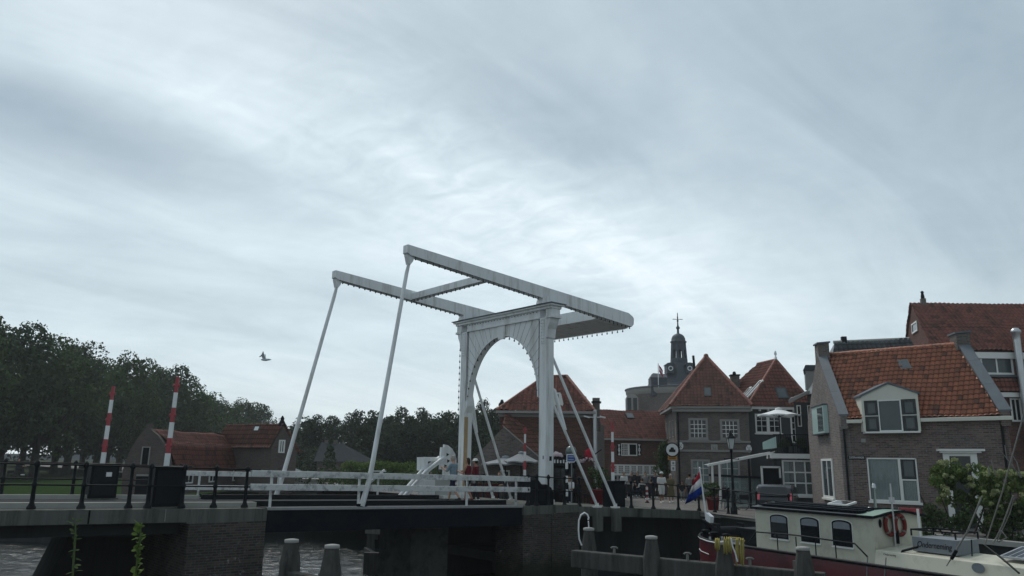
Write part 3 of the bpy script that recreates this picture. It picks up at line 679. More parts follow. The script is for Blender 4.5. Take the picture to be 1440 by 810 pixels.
railing('black iron railing on the far side of the street, beside the cafe', [BF(u, 6.2, zd(u)) for u in (1.6, 3.0, 4.6, 6.2)])
MB_ = MB(BF); MB_.prism([(-.95, -.28, zd(0)), (.02, -.28, zd(0)), (.02, -.28, .42), (-.12, -.28, .62), (-.38, -.28, .74), (-.62, -.28, .72), (-.86, -.28, .95), (-.95, -.28, .95)], (0, .40, 0))
t = thing('hydraulic_cabinet', 'black rounded steel housing at the foot of the near portal post', 'cabinet', BF(-.5, -.2, zd(-.5))); MB_.build('housing', M['black'], t, bevel=.03)
MB(BF).box(-.80, -.45, -.29, -.281, .1, .5).build('hatch', M['iron'], t)

# ------------------------------------------------------------------ bridge barriers
def barrier(label, u, v, cab, lean, L_=2.62, cabw=.84, cabd=.6, side=1):
    z = zd(u); t = thing('barrier', label, 'barrier', BF(u, v, z), 'bridge barriers')
    m = MB(BF); m.box(u-cabw/2, u+cabw/2, v-cabd/2, v+cabd/2, z+.03, z+1.10); m.box(u-cabw/2-.03, u+cabw/2+.03, v-cabd/2-.03, v+cabd/2+.03, z+1.10, z+1.14)
    if cab:
        c = m.build('cabinet', M['black'], t, bevel=.015)
        MB(BF).box(u-cabw/2+.08, u+cabw/2-.08, v-cabd/2-.012, v-cabd/2-.001, z+.12, z+1.02).build('door', M['iron'], c)
        MB(BF).box(u+.03, u+.20, v-cabd/2-.02, v-cabd/2-.013, z+.72, z+.86).build('label_plate', M['swhite'] if cab > 1 else M['iron'], c)
        MB(BF).box(u-cabw/2-.06, u+cabw/2+.06, v-cabd/2-.06, v+cabd/2+.06, z-.02, z+.03).build('base_plate', M['conc'], c)
    b = BF(u-.05, v, z+1.08); d = V3((lean, 0, 1)).normalized()
    bm_ = MB(); q = [(0, .17, 1), (.16, .17, 1), (.20, .16, 1), (.55, .155, 0), (.95, .15, 1), (1.0, .145, 1), (1.42, .14, 0), (1.80, .125, 1), (1.85, .12, 1), (2.32, .105, 0), (L_, .10, 1)]
    cuts = [0, .42, .85, 1.30, 1.72, 2.16, L_]
    for i in range(6):
        a, e = cuts[i], cuts[i+1]; wa, we = .142-.022*a, .142-.022*e; bm_.mi = 0 if i % 2 == 0 else 1
        p, q_ = b+d*a, b+d*e
        bm_.bar(p, q_, (wa+we)/2, .07, (0, 1, 0))
    arm = bm_.build('boom', [M['swhite'], M['red']], t)
    for a in (.63, 1.50, 2.36):
        for s_ in (-1, 1):
            l = MB(); c = b+d*a+V3((s_*.072, -.02, 0)); l.lathe([(.01, -.045), (.028, -.04), (.032, 0), (.025, .045), (.01, .05)], tuple(c), 8); l.build('lamp', M['red'], arm)
    return t
barrier('barrier with red and white boom behind the near left railing, nearest of the four', -14.85, .25, 1, .02)
barrier('barrier with a pale label on its black cabinet, farther of the two on the left', -15.3, 5.4, 2, .015)
barrier('red and white barrier boom on a black cabinet right of the white portal', 3.98, .05, 1, .0, cabw=.8)
barrier('red and white barrier boom just left of the near portal post', 4.0, 5.9, 1, .0, 2.5)

# ------------------------------------------------------------------ white winch beside the far portal post
wx, wv = -1.3, 5.25
t = thing('bridge_winch', 'white cast-iron bridge winch with toothed quadrant and sloping legs beside the far portal post', 'winch', BF(-2.4, wv, zd(-2)))
z0 = zd(-2)
def wp(x, y, v=wv): u, z = BF.px(x, y, v); return (u, v, z)
b = MB(BF)
for dv in (0, .35):
    a = wp(563, 703); c = wp(600, 661); e = wp(624, 643)
    for o_, w_ in ((0, .13), (.17, .09)):
        b.tube([(a[0]+o_, wv+dv, a[2]), (c[0]+o_, wv+dv, c[2]), (e[0]+o_*.6, wv+dv, e[2]-o_*.3)], w_*.5, 8)
b.build('sloping_leg', wh, t)
def prx(pts, v, dv): m = MB(BF); m.prism([(wp(x, y, v)[0], v, wp(x, y, v)[2]) for x, y in pts], (0, dv, 0)); return m
prx([(596, 702), (612, 702), (612, 674), (596, 675)], wv+.05, .5).build('switch_box', wh, t, bevel=.02)
prx([(612, 702), (640, 702), (640, 672), (612, 672)], wv+.25, .7).build('housing', M['wallpale'], t, bevel=.02)
prx([(597, 662), (601, 662), (602, 648), (613, 648), (613, 643), (597, 643)], wv+.2, .6).build('bearing_frame', wh, t)
b = MB(BF); a = wp(601, 646); c = wp(622, 646); b.tube([(a[0], wv+.3, a[2]), (c[0], wv+.3, c[2])], .10, 10); b.build('shaft', wh, t)
gear = [(625, 625), (630, 626), (636, 631), (640, 638), (642, 647), (642, 655), (636, 672), (624, 671)]
prx(gear, wv+.12, .12).build('toothed_quadrant', wh, t)
for x, y in ((630, 639), (631, 648), (627, 655)): prx([(x-2, y-2), (x+2, y), (x-2, y+3)], wv+.112, .006).build('opening', M['iron'], t)
prx([(619, 660), (624, 660), (625, 629), (621, 629)], wv, .12).build('upright', wh, t)
b = MB(BF); a = wp(636, 672, wv-.1); b.box(a[0]-.5, a[0]+.25, wv-.2, wv+.6, z0, z0+.12); b.build('foot_plate', M['frame_white'], t)

# ------------------------------------------------------------------ mooring posts in front of the bridge
def mooring_post(label, x, y, z, w, group='timber mooring posts', lean=0):
    P = atz(x, y, z); t = thing('mooring_post', label, 'mooring post', (P.x, P.y, z), group)
    m = MB(); m.lathe([(w*1.0, -5.2), (w, -.40), (w*.97, -.31), (w*.66, -.03), (w*.64, 0)], (P.x, P.y, z), 8, smooth=False, rot=pi/8); m.build('shaft', M['timber'], t, bevel=.012, jit=.006)
    m = MB(); m.lathe([(w*.66, 0), (w*.69, .01), (w*.67, .045), (w*.3, .055), (.01, .057)], (P.x, P.y, z+.002), 10); m.build('cap', M['timbertop'], t)
    return t, P
_, Pa = mooring_post('weathered timber mooring post with a pale cap, left of the pair by the brick pier', 410, 763, .33, .165)
_, Pb = mooring_post('weathered mooring post, right and nearer of the pair by the brick pier', 467, 771, .33, .165)
t = thing('timber_beam', 'horizontal timber beam joining the two left mooring posts', 'beam', Pa)
d = (Pb-Pa); MB().bar(Pa+V3((0, -.05, -.50))-d*.15, Pb+V3((0, -.05, -.53))+d*.55, .16, .20).build('beam', M['timber'], t, bevel=.015)
m = MB(); q_ = Pa.lerp(Pb, .82); m.bar((q_.x, q_.y+.25, -5), (q_.x, q_.y+.25, -.06), .2, .2, (0, 1, 0)); m.build('stub_pile', M['timber'], t)
posts = []
for i, (x, y, lb) in enumerate(((828, 746, 'weathered mooring post with a white cable looped over its top'), (916, 758, 'weathered grey mooring post between the cable post and the yellow ropes'), (1018, 766, 'pale mooring post hung with coils of yellow rope'), (1129, 774, 'grey mooring post with a pale cap in front of the red hull'))):
    posts.append(mooring_post(lb, x, y, .35, .155)[1])
t = thing('timber_beam', 'long weathered timber rubbing beam in front of the barge and the pier', 'beam', posts[0])
P0, P3 = posts[0], posts[3]; dd = (P3-P0).normalized(); off = V3((-.05, -.28, 0))
p = atz(806, 779, -.02); q = atz(1160, 810, -.02)
MB().bar((p.x, p.y, -.10), (q.x, q.y, -.12), .2, .30).build('beam', M['timber'], t, bevel=.02, jit=.004)
for f in (.19, .5, .74):
    b_ = p.lerp(q, f); m = MB(); m.tube([(b_.x, b_.y, .04), (b_.x, b_.y, .13)], .024, 8); m.tube([(b_.x-.06, b_.y, .135), (b_.x-.03, b_.y, .155), (b_.x+.03, b_.y, .155), (b_.x+.06, b_.y, .135)], .018, 6); m.build('mooring_pin', M['rope'], t)
for x in (832, 922, 1018, 1128):
    w0 = atz(x, 800, -.4); s_ = MB(); s_.bar((w0.x, w0.y+.1, -5), (w0.x, w0.y+.1, -.26), .24, .16, (0, 1, 0)); s_.build('brace', M['timber'], t)
t = thing('mooring_cable', 'white plastic-covered cable looped over the mooring post by the pier', 'cable', posts[0])
Pc = posts[0]
cp = [(818, 767), (814.5, 758), (813.5, 745), (814, 732), (817, 724), (822, 721), (826, 723.5), (828, 728), (827, 731)]
MB().tube([tuple(atY(x, y, Pc.y-.1)) for x, y in cp], .015, 8).build('loop', M['swhite'], t)
MB().tube([tuple(atY(827.5, 733, Pc.y-.05)), tuple(atY(828.5, 746, Pc.y))], .012, 6).build('line', M['swhite'], t)

# ------------------------------------------------------------------ two young weeds growing up from the quay below the camera
def weed(label, pts, Y, leaves, mat, cat='plant'):
    base = atY(pts[0][0], pts[0][1], Y); t = thing('young_plant', label, cat, base)
    P = [atY(x, y, Y) for x, y in pts]; MB().tube([tuple(p) for p in P], [.008]*(len(P)-1)+[.004], 5).build('stem', M['stem'], t)
    m = MB()
    for x, y, ang, ln, wd in leaves:
        o = atY(x, y, Y); dx, dz = cos(ang), sin(ang); dy = R.uniform(-.7, .3); a = V3((dx, dy, dz)).normalized(); n = a.cross(V3((0, 1, .3))).normalized()
        up = V3((R.uniform(-.4, .4), R.uniform(-.8, 0), .7)); n = a.cross(up).normalized()
        pr = [(0, 0), (.3, .42), (.65, .5), (.9, .3), (1, 0), (.9, -.3), (.65, -.5), (.3, -.42)]
        m.add([tuple(o+a*ln*f+n*wd*g+up*.12*ln*(abs(g)-f*f)) for f, g in pr], [tuple(range(8))])
    m.build('leaves', mat, t)
    return t
Y1 = 6.0; s1 = Y1/1082
lv = []
for y in (732, 736, 741, 747, 752, 757, 764, 772, 779, 786, 794, 803, 812):
    for s_ in (-1, 1): lv.append((105+R.uniform(-1, 1), y+R.uniform(-2, 2), pi/2-s_*R.uniform(.5, 1.5) if y < 765 else R.choice((0, pi))+R.uniform(-.5, .5), R.uniform(4, 12)*s1, R.uniform(2, 4.5)*s1))
weed('thin young weed with narrow leaves growing in front of the left approach span', [(101, 860), (102, 812), (104, 780), (106, 755), (106, 736)], Y1, lv, M['leaf_b'])
lv = []
for y in (741, 743, 746, 750, 755, 759, 763, 768, 772, 776, 781, 786, 790, 800, 804, 810, 815):
    for s_ in (-1, 1, R.choice((-1, 1))): lv.append((196+R.uniform(-2, 2)-(y-740)*.04, y+R.uniform(-3, 3), pi/2-s_*R.uniform(.1, 1.9), R.uniform(4.5, 11)*s1, R.uniform(3, 7)*s1))
weed('young weed with broad pale leaves growing in front of the brick pier', [(189, 860), (191, 812), (193, 785), (197, 760), (198, 741)], Y1, lv, M['leaf_c'])

# ------------------------------------------------------------------ gull
Pg = atY(370, 503, 38); t = thing('seagull', 'grey seagull gliding in front of the clouds above the trees', 'bird', Pg)
m = MB(); m.tube([tuple(Pg+V3(o)) for o in ((-.10, 0, -.10), (0, 0, -.10), (.14, 0, -.10), (.30, 0, -.09), (.42, 0, -.09))], [.02, .055, .065, .045, .01], 8)
for wing in (((.03, 0, -.08), (-.02, -.1, .12), (.05, -.25, .30)), ((.02, 0, -.06), (-.06, .22, .22), (-.38, .55, .12))):
    a, b_, c = [Pg+V3(o) for o in wing]
    m.add([tuple(a+V3((-.04, 0, 0))), tuple(a+V3((.13, 0, -.02))), tuple(b_+V3((.11, 0, -.03))), tuple(b_+V3((-.05, 0, 0))), tuple(c+V3((.02, 0, -.02))), tuple(c)], [(0, 1, 2, 3), (3, 2, 4, 5)], True)
    m.add([tuple(a+V3((-.04, 0, -.015))), tuple(a+V3((.13, 0, -.035))), tuple(b_+V3((.11, 0, -.045))), tuple(b_+V3((-.05, 0, -.015))), tuple(c+V3((.02, 0, -.03))), tuple(c+V3((0, 0, -.01)))], [(3, 2, 1, 0), (5, 4, 2, 3)], True)
m.build('body', M['gull'], t)
# ------------------------------------------------------------------ houses on the right
def box_part(fr, parent, name, mat, *b, bevel=0): return MB(fr).box(*b).build(name, mat, parent, bevel=bevel)
def house(name, label, fr, cat='house', z=-.75): return thing(name, label, cat, fr(0, 0, z))
def side_walls(fr, parent, mat, s0, s1, d0, d1, z0, z1, front=False, gable=None, name='wall'):
    m = MB(fr)
    if front: m.quad((s0, d0, z0), (s1, d0, z0), (s1, d0, z1), (s0, d0, z1))
    m.quad((s1, d1, z0), (s0, d1, z0), (s0, d1, z1), (s1, d1, z1))
    for s in (s0, s1):
        if gable: dr, zr = gable; m.quad((s, d0, z0), (s, d1, z0), (s, d1, z1), (s, dr, zr), (s, d0, z1))
        else: m.quad((s, d0, z0), (s, d1, z0), (s, d1, z1), (s, d0, z1))
    m.quad((s0, d0, z1), (s1, d0, z1), (s1, d1, z1), (s0, d1, z1)) if not gable else None
    return m.build(name, mat, parent)

# --- the brick house with the orange roof
MH = Frame((14.37, 34.0), (4.62, -4.34), (.15, 1)); Wm = 6.33; zg, ze, dr, zr = -.78, 3.55, 3.0, 6.74
h = house('brick_house', 'brown brick house with orange pantile roof and gabled dormer behind the barge', MH)
bigw = MH.rect(1221, 644, 1291, 705); dor = MH.rect(1213, 563, 1285.5, 607); door = MH.rect(1330, 637, 1378, 728)
door = (door[0], door[1], zg+.02, door[3])
m = MB(MH); m.wall(0, Wm, zg, ze, [bigw, (dor[0], dor[1], dor[2], ze), door], 0, .16); 
gp = lambda s: [(s, 0, zg), (s, 6.0, zg), (s, 6.0, ze), (s, dr, zr), (s, 0, ze)]
m.quad(*gp(Wm)); m.quad((0, 6, zg), (Wm, 6, zg), (Wm, 6, ze), (0, 6, ze)); m.build('wall', M['brick_brown'], h)
gw = MB(MH); gw.prism(gp(-.02), tuple(V3((.30, 0, 0)))); 
gw = MB(MH); gw.quad(*gp(-.002)); gw.build('gable_wall', M['brick_pink'], h)
MB(MH).box(-.012, .42, -.012, -.001, zg, ze-.02).build('quoin_pier', M['brick_pink'], h)
# real pantile roof with the dormer left open
def slope(d): return ze+.06+(d+.18)*(zr-ze-.06)/(dr+.18)
def rp_(s, d): return tuple(MH(s, d, slope(d)))
dtop = MH.px(1246, 541)[1]; dsh = MH.px(1212, 557)[1]; dsl, dsr, dsm = dor[0]-.10, dor[1]+.10, (dor[0]+dor[1])/2
dd = lambda z: (z-ze-.06)/((zr-ze-.06)/(dr+.18))-.18
tiled([rp_(.32, -.18), rp_(Wm-.30, -.18), rp_(Wm-.30, dr), rp_(.32, dr)], 'roof', M['tile_orange'], h, .2, .26, .034)
tiled([tuple(MH(.32, dr, zr)), tuple(MH(Wm-.3, dr, zr)), tuple(MH(Wm-.3, 6.1, ze)), tuple(MH(.32, 6.1, ze))], 'roof', M['tile_orange'], h)
m = MB(MH)
for i in range(18): a = .35+i*(Wm-.7)/18; m.tube([(a, dr, zr+.07), (a+(Wm-.7)/18+.03, dr, zr+.085)], .11, 8)
m.build('ridge_tiles', M['tile_orange'], h)
for s, nm in ((0, 0), (Wm-.30, 1)):                       # stepped parapets with lead copings
    m = MB(MH); m.prism([(s, -.22, ze-.35), (s, -.22, ze+.22), (s, dr, zr+.28), (s, 6, ze+.22), (s, 6, ze-.35), (s, dr, zr-.3)], tuple(V3((.30, 0, 0)))); m.build('parapet', M['brick_pink' if nm == 0 else 'brick_brown'], h)
    m = MB(MH); 
    for k in range(3):
        da, db_ = -.22+(dr+.22)*k/3, -.22+(dr+.22)*(k+1)/3; za, zb = ze+.22+(zr+.06-ze)*k/3, ze+.22+(zr+.06-ze)*(k+1)/3
        m.prism([(s-.05, da, za), (s-.05, db_-.02, zb-.02), (s-.05, db_-.02, zb+.05), (s-.05, da, za+.06)], (.42, 0, 0))
    m.build('coping', M['lead'], h)
for s, z1 in ((-.02, 7.35), (Wm-.42, 7.25)):
    c = box_part(MH, h, 'chimney', M['brick_grey'], s, s+.52, dr-.35, dr+.35, zr-.2, z1); box_part(MH, c, 'cap', M['lead'], s-.06, s+.58, dr-.41, dr+.41, z1, z1+.07)
# gutters
for a, b in ((.25, dsl-.02), (dsr+.02, Wm+.06)):
    box_part(MH, h, 'gutter', M['frame_cream'], a, b, -.30, -.004, ze-.12, ze+.03, bevel=.015)
# dormer
DF = -.33
m = MB(MH); zt = dor[3]+.12
m.wall(dsl, dsr, dor[2], zt, [(dor[0], dor[1], dor[2]+.001, dor[3])], DF, .1)
m.prism([(dsl, DF, zt), (dsr, DF, zt), (dsr, DF, dsh), (dsm, DF, dtop), (dsl, DF, dsh)], (0, .05, 0))
for s in (dsl, dsr): m.quad((s, DF, dor[2]), (s, dd(dsh)+.1, dor[2]), (s, dd(dsh)+.1, dsh), (s, DF, dsh))
d_ = m.build('dormer', M['frame_cream'], h)
for s, sg in ((dsl-.08, 1), (dsr+.08, -1)):
    m = MB(MH); m.prism([(s, DF-.07, dsh-.06), (dsm, DF-.07, dtop+.02), (dsm, DF-.07, dtop+.09), (s, DF-.07, dsh+.01)], tuple(V3((0, dd(dtop)+.3, 0)))); m.build('dormer_roof', M['lead'], d_)
wa = (dor[1]-dor[0]); r3 = [(dor[0], dor[0]+wa*.27), (dor[0]+wa*.27, dor[0]+wa*.72), (dor[0]+wa*.72, dor[1])]
zm = (dor[2]+dor[3])/2
for i, (a, b) in enumerate(r3):
    if i == 1: window(MH, h, (a, b, dor[2], dor[3]), DF+.05, 1, 1, .045, frame=M['frame_white'], pane=M['glass2'])
    else:
        for z0_, z1_ in ((dor[2], zm), (zm, dor[3])): 
            w_ = window(MH, h, (a+.02, b-.02, z0_+.02, z1_-.02), DF+.045, 1, 1, .085, frame=M['frame_dark'], pane=M['glass2'], name='casement')
        box_part(MH, h, 'window_frame', M['frame_white'], a, b, DF+.005, DF+.05, zm-.02, zm+.02)
box_part(MH, h, 'sill', M['frame_white'], dor[0]-.05, dor[1]+.05, DF-.08, -.005, dor[2]-.07, dor[2])
# big living-room window with blinds
a, b, c, e = bigw; mx = MH.px(1267, 675)[0]; mz = MH.px(1280, 674)[1]
window(MH, h, (a, mx, c, e), .06, 1, 1, .055, clearglass=True, curtain=(1, 0), dep=.08)
window(MH, h, (mx, b, c, mz), .06, 1, 1, .055, clearglass=True, curtain=(1, 0), dep=.08)
window(MH, h, (mx, b, mz, e), .06, 1, 1, .11, frame=M['frame_dark'], pane=M['glass2'], dep=.08, name='casement')
box_part(MH, h, 'sill', M['frame_white'], a-.06, b+.06, -.10, -.004, c-.10, c-.002)
m = MB(MH); m.box(a-.001, a+.05, -.03, .0, c, e); m.box(b-.05, b, -.03, 0, c, e); m.box(a, b, -.03, 0, e-.05, e); m.box(mx-.03, mx+.03, -.025, .0, c, e-.05); m.build('window_frame', M['frame_white'], h)
# front door with pilasters and cornice
a, b, c, e = door; dr_ = thing('x', None, None) if False else None
w_ = MB(MH); w_.box(a, a+.22, -.04, .05, c, e); w_.box(b-.22, b, -.04, .05, c, e); w_.box(a+.22, b-.22, -.03, .05, e-.12, e); dpart = w_.build('door_frame', M['frame_white'], h)
box_part(MH, dpart, 'door', M['frame_dark'], a+.22, b-.22, .04, .09, c, e-.75); box_part(MH, dpart, 'transom_pane', M['glass'], a+.22, b-.22, .03, .05, e-.72, e-.12)
m = MB(MH); m.box(a-.12, b+.12, -.16, -.002, e, e+.07); m.box(a-.22, b+.22, -.24, -.002, e+.07, e+.15); m.build('cornice', M['frame_white'], h)
m = MB(MH); n_a = 14
for i in range(n_a):
    f0, f1 = i/n_a, (i+1)/n_a; x0, x1 = a-.1+(b-a+.2)*f0, a-.1+(b-a+.2)*f1
    z0_, z1_ = e+.16+.30*sin(pi*f0), e+.16+.30*sin(pi*f1)
    m.quad((x0, -.012, z0_), (x1, -.012, z1_), (x1, -.012, z1_+.22), (x0, -.012, z0_+.22))
m.build('brick_arch', M['brick_grey'], h)
for x, y0, y1 in ((1188.5, 596, 735), (1412, 594, 735)):
    s = MH.px(x, 640)[0]; MB(MH).tube([(s, -.09, ze-.1), (s, -.09, zg)], .045, 8).build('downpipe', M['iron'], h)
r = MH.rect(1211, 617, 1217, 622); box_part(MH, h, 'vent', M['frame_grey'], r[0], r[1], -.03, -.001, r[2], r[3])
r = MH.rect(1193, 641.5, 1216, 645.5); sg_ = thing('street_sign', 'small black street name plate on the brown brick wall, left of the large window', 'sign', MH(r[0], -.02, r[2]))
box_part(MH, sg_, 'plate', M['black'], r[0], r[1], -.025, -.001, r[2]-.02, r[3]+.02)
text_mesh('ZUIDERHAVENDIJK', 'lettering', M['swhite'], sg_, MH((r[0]+r[1])/2, -.03, (r[2]+r[3])/2), MH.S, (0, 0, 1), .12, width=(r[1]-r[0])*.92)
# skylight
s0, s1 = MH.px(1265, 513, 2.0)[0], MH.px(1281, 513, 2.0)[0]; d0_, d1_ = 1.95, 2.42
sk = MB(MH); nrm = V3((0, -(zr-ze)/dr, 1)).normalized()*.09
sk.prism([(s0, d0_, slope(d0_)+.05), (s1, d0_, slope(d0_)+.05), (s1, d1_, slope(d1_)+.05), (s0, d1_, slope(d1_)+.05)], tuple(nrm)); k_ = sk.build('skylight', M['frame_dark'], h)
q = lambda s, d: tuple(V3((s, d, slope(d)+.05))+nrm*1.05)
MB(MH).quad(q(s0+.06, d0_+.06), q(s1-.06, d0_+.06), q(s1-.06, d1_-.06), q(s0+.06, d1_-.06)).build('pane', M['glass2'], k_)
# gable-side windows: a projecting pale box window above and a tall window below
GS = Frame(tuple(MH(0, 0, 0))[:2], (-MH.D.x, -MH.D.y), (MH.S.x, MH.S.y))
for (x0, y0, x1, y1, nm, pr) in ((1148.5, 571, 1165, 610, 0, .22), (1158, 645, 1173, 700, 1, .03)):
    r = GS.rect(x0, y0, x1, y1)
    if nm == 0:
        bx_ = box_part(GS, h, 'box_window', M['teal'], r[0], r[1], -pr, -.01, r[2], r[3])
        m = MB(GS); m.box(r[0]-.03, r[1]+.03, -pr-.05, -.01, r[2]-.06, r[2]-.001); m.box(r[0]-.03, r[1]+.03, -pr-.05, -.01, r[3]+.001, r[3]+.05); m.build('frame', M['frame_dark'], bx_)
        box_part(GS, bx_, 'pane', M['glass2'], r[0]+.9*(r[1]-r[0])-.9, r[1]-.12, -pr-.012, -pr-.002, r[2]+.1, r[3]-.1)
    else: window(GS, h, r, -.01, 2, 1, .10, .06, pane=M['glass2'], dep=.06, sill=M['frame_white'])

# --- the tall brick house behind it
BH = Frame((23.24, 43.0), (1, -.02), (.27, 1)); zb = BH.px(1312, 490)[1]; s0b = BH.px(1311, 490)[0]; rid = BH.px(1284, 428, 3.6)
h = house('tall_brick_house', 'tall brick house with a red tiled roof behind the orange-roofed house', BH)
L0, L1 = s0b, s0b+9.5
side_walls(BH, h, M['brick_red'], L0, L1, 0, 7.2, -.75, zb, True, (3.6, rid[1]))
tiled([tuple(BH(L0-.1, -.25, zb-.12)), tuple(BH(L1, -.25, zb-.12)), tuple(BH(L1, 3.6, rid[1]+.05)), tuple(BH(L0-.1, 3.6, rid[1]+.05))], 'roof', M['tile_red'], h, w=.27, l=.36, amp=.035)
tiled([tuple(BH(L0-.1, 7.4, zb-.12)), tuple(BH(L1, 7.4, zb-.12)), tuple(BH(L1, 3.6, rid[1]+.05)), tuple(BH(L0-.1, 3.6, rid[1]+.05))], 'roof', M['tile_red'], h, w=.27, l=.36, amp=.035)
box_part(BH, h, 'fascia', M['frame_white'], L0+1.3, L1, -.22, -.02, zb-.55, zb-.2)
r = BH.rect(1378, 499, 1424, 527); w0 = window(BH, h, (r[0], r[1], r[2], r[3]), -.02, 2, 1, .11, .09, pane=M['glass2'], dep=.08)
box_part(BH, h, 'sill', M['lead'], r[0]-.1, r[1]+.6, -.2, -.02, r[2]-.14, r[2]-.02)
tiled([tuple(BH(r[0]-.3, -.30, r[2]-.95)), tuple(BH(r[1]+1.6, -.30, r[2]-.95)), tuple(BH(r[1]+1.6, -.03, r[2]-.25)), tuple(BH(r[0]-.3, -.03, r[2]-.25))], 'tile_band', M['tile_red'], h)
box_part(BH, h, 'fascia', M['frame_white'], r[0]-.3, r[1]+1.6, -.30, -.02, r[2]-1.25, r[2]-1.0)
r2 = BH.rect(1421, 560, 1436, 593); window(BH, h, r2, -.02, 2, 1, .09, .07, pane=M['glass'], dep=.06)
GB = Frame(tuple(BH(L0, 0, 0))[:2], (-BH.D.x, -BH.D.y), (BH.S.x, BH.S.y)); r = GB.rect(1283, 453, 1291, 468); window(GB, h, r, -.01, 1, 1, .09, pane=M['glass2'], frame=M['frame_white'])
c = box_part(BH, h, 'chimney', M['brick_grey'], L0+.55, L0+.85, 3.4, 3.7, rid[1]-.2, rid[1]+.35); MB(BH).lathe([(.10, 0), (.13, .1), (.08, .35), (.12, .42), (.02, .5)], (L0+.7, 3.55, rid[1]+.35), 8).build('pot', M['iron'], c)
fl = BH.px(1431, 480, -.6); MB(BH).tube([(fl[0], -.5, 2.5), (fl[0], -.5, BH.px(1431, 478, -.5)[1])], .21, 10).build('flue', M['alu'], h)
zt_ = BH.px(1431, 478, -.5)[1]; MB(BH).lathe([(.21, 0), (.24, .35), (.30, .42), (.30, .50), (.16, .66), (.02, .68)], (fl[0], -.5, zt_), 12).build('flue_cap', M['alu'], h)

# --- dark glazed roof just behind the orange one
DK = Frame((15.6, 39.3), (1, -.16), (.1, 1)); a = DK.px(1176, 503); b = DK.px(1300, 500); zt_ = DK.px(1230, 481, 1.6)[1]
h = house('dark_roofed_house', 'house with a dark glazed tile roof showing just above the orange roof', DK)
ez = a[1]-1.6
side_walls(DK, h, M['brick_grey'], a[0]-.2, b[0]+.4, 0, 5, -.75, ez, True)
tiled([tuple(DK(a[0]-.6, -.1, ez)), tuple(DK(b[0]+.5, -.1, ez)), tuple(DK(b[0]+.1, 1.9, zt_+.15)), tuple(DK(a[0]+.55, 1.9, zt_))], 'roof', M['tile_dark'], h)
m = MB(DK); m.quad((a[0]-.6, -.1, ez), (a[0]-.6, 3.9, ez), (a[0]+.55, 1.9, zt_)); m.quad((b[0]+.5, -.1, ez), (b[0]+.5, 3.9, ez), (b[0]+.1, 1.9, zt_+.15)); m.quad((a[0]-.6, 3.9, ez), (b[0]+.5, 3.9, ez), (b[0]+.1, 1.9, zt_+.15), (a[0]+.55, 1.9, zt_)); m.build('roof', M['tile_dark'], h)
MB(DK).tube([(a[0]+.5, 1.9, zt_+.05), (b[0]+.1, 1.9, zt_+.2)], .09, 8).build('ridge', M['stone'], h)
c = DK.px(1187, 480, 1.9); box_part(DK, h, 'chimney', M['iron'], c[0]-.12, c[0]+.12, 1.8, 2.05, zt_-.2, zt_+.35)

# --- narrow house with the grey dormer
NH = Frame((14.2, 43.5), (1, -.25), (.40, 1)); a = NH.px(1117, 580); b = NH.px(1152, 580); ez = NH.px(1116, 566)[1]
h = house('narrow_house', 'narrow dark house with a tall grey dormer beside the pale gable wall', NH)
side_walls(NH, h, M['wallgrey'], a[0], b[0]+2.2, 0, 6, -.75, ez, True)
zq = NH.px(1148, 545)[1]
m = MB(NH); m.prism([(a[0]-.25, -.35, ez-.05), (b[0]+.3, -.35, zq), (b[0]+.3, -.35, zq+.14), (a[0]-.25, -.35, ez+.12)], (0, .5, 0)); m.build('gutter', M['frame_grey'], h)
tiled([tuple(NH(a[0]-.2, -.1, ez+.1)), tuple(NH(b[0]+.5, -.1, zq+.15)), tuple(NH(b[0]+.5, 3, zq+.45)), tuple(NH(a[0]-.2, 3, ez+.35))], 'roof', M['tile_dark'], h)
r = NH.rect(1130, 512, 1153, 553, .3); dm = MB(NH); dm.box(r[0]+.12, r[1]+.3, .3, 2.6, r[2]-.6, r[3]-.35); dmo = dm.build('dormer', M['frame_grey'], h)
m = MB(NH); m.prism([(r[0], .2, r[3]-.35), (r[1]+.4, .2, r[3]-.30), (r[1]+.4, .2, r[3]-.08), (r[0]+.15, .2, r[3]-.05)], (0, 2.5, 0)); m.build('dormer_roof', M['slate'], dmo)
GN = Frame(tuple(NH(r[0]+.12, .3, 0))[:2], (-NH.D.x, -NH.D.y), (NH.S.x, NH.S.y)); window(GN, dmo, (-1.0, -.25, r[2]+.25, r[3]-.55), -.01, 1, 1, .07, pane=M['glass2'])
for x0, x1 in ((1121, 1127), (1136, 1141)):
    r = NH.rect(x0, 560+10, x1, 600); window(NH, h, r, -.02, 1, 2, .05, .03)

# --- house with the grey front and the roof terrace
TH2 = Frame((16.9, 54.5), (1, 0.02), (-.22, 1)); a = TH2.px(1051, 572); b = TH2.px(1142, 572); ez = a[1]; ap = TH2.px(1091, 508, 2.6)
h = house('grey_house', 'slate grey house with steep red roof, finial and white casement windows', TH2)
wn = TH2.rect(1062, 582, 1098, 609); dw = TH2.rect(1112, 584, 1125, 623)
m = MB(TH2); m.wall(a[0], b[0], -.75, ez, [wn, dw], 0, .12)
for s in (a[0], b[0]): m.quad((s, 0, -.75), (s, 6.5, -.75), (s, 6.5, ez), (s, 0, ez))
m.build('wall', M['wallgrey'], h)
mid = (wn[0]+wn[1])/2
for q in ((wn[0], mid), (mid, wn[1])): window(TH2, h, (q[0], q[1], wn[2], wn[3]), .05, 2, 3, .10, .035, dep=.08)
box_part(TH2, h, 'sill', M['frame_white'], wn[0]-.08, wn[1]+.08, -.08, -.003, wn[2]-.10, wn[2]-.004)
window(TH2, h, dw, .05, 2, 4, .10, .035, dep=.08, name='terrace_door')
m = MB(TH2); m.box(a[0], b[0], -.22, -.003, ez-.16, ez+.02)
m.build('cornice', M['frame_white'], h)
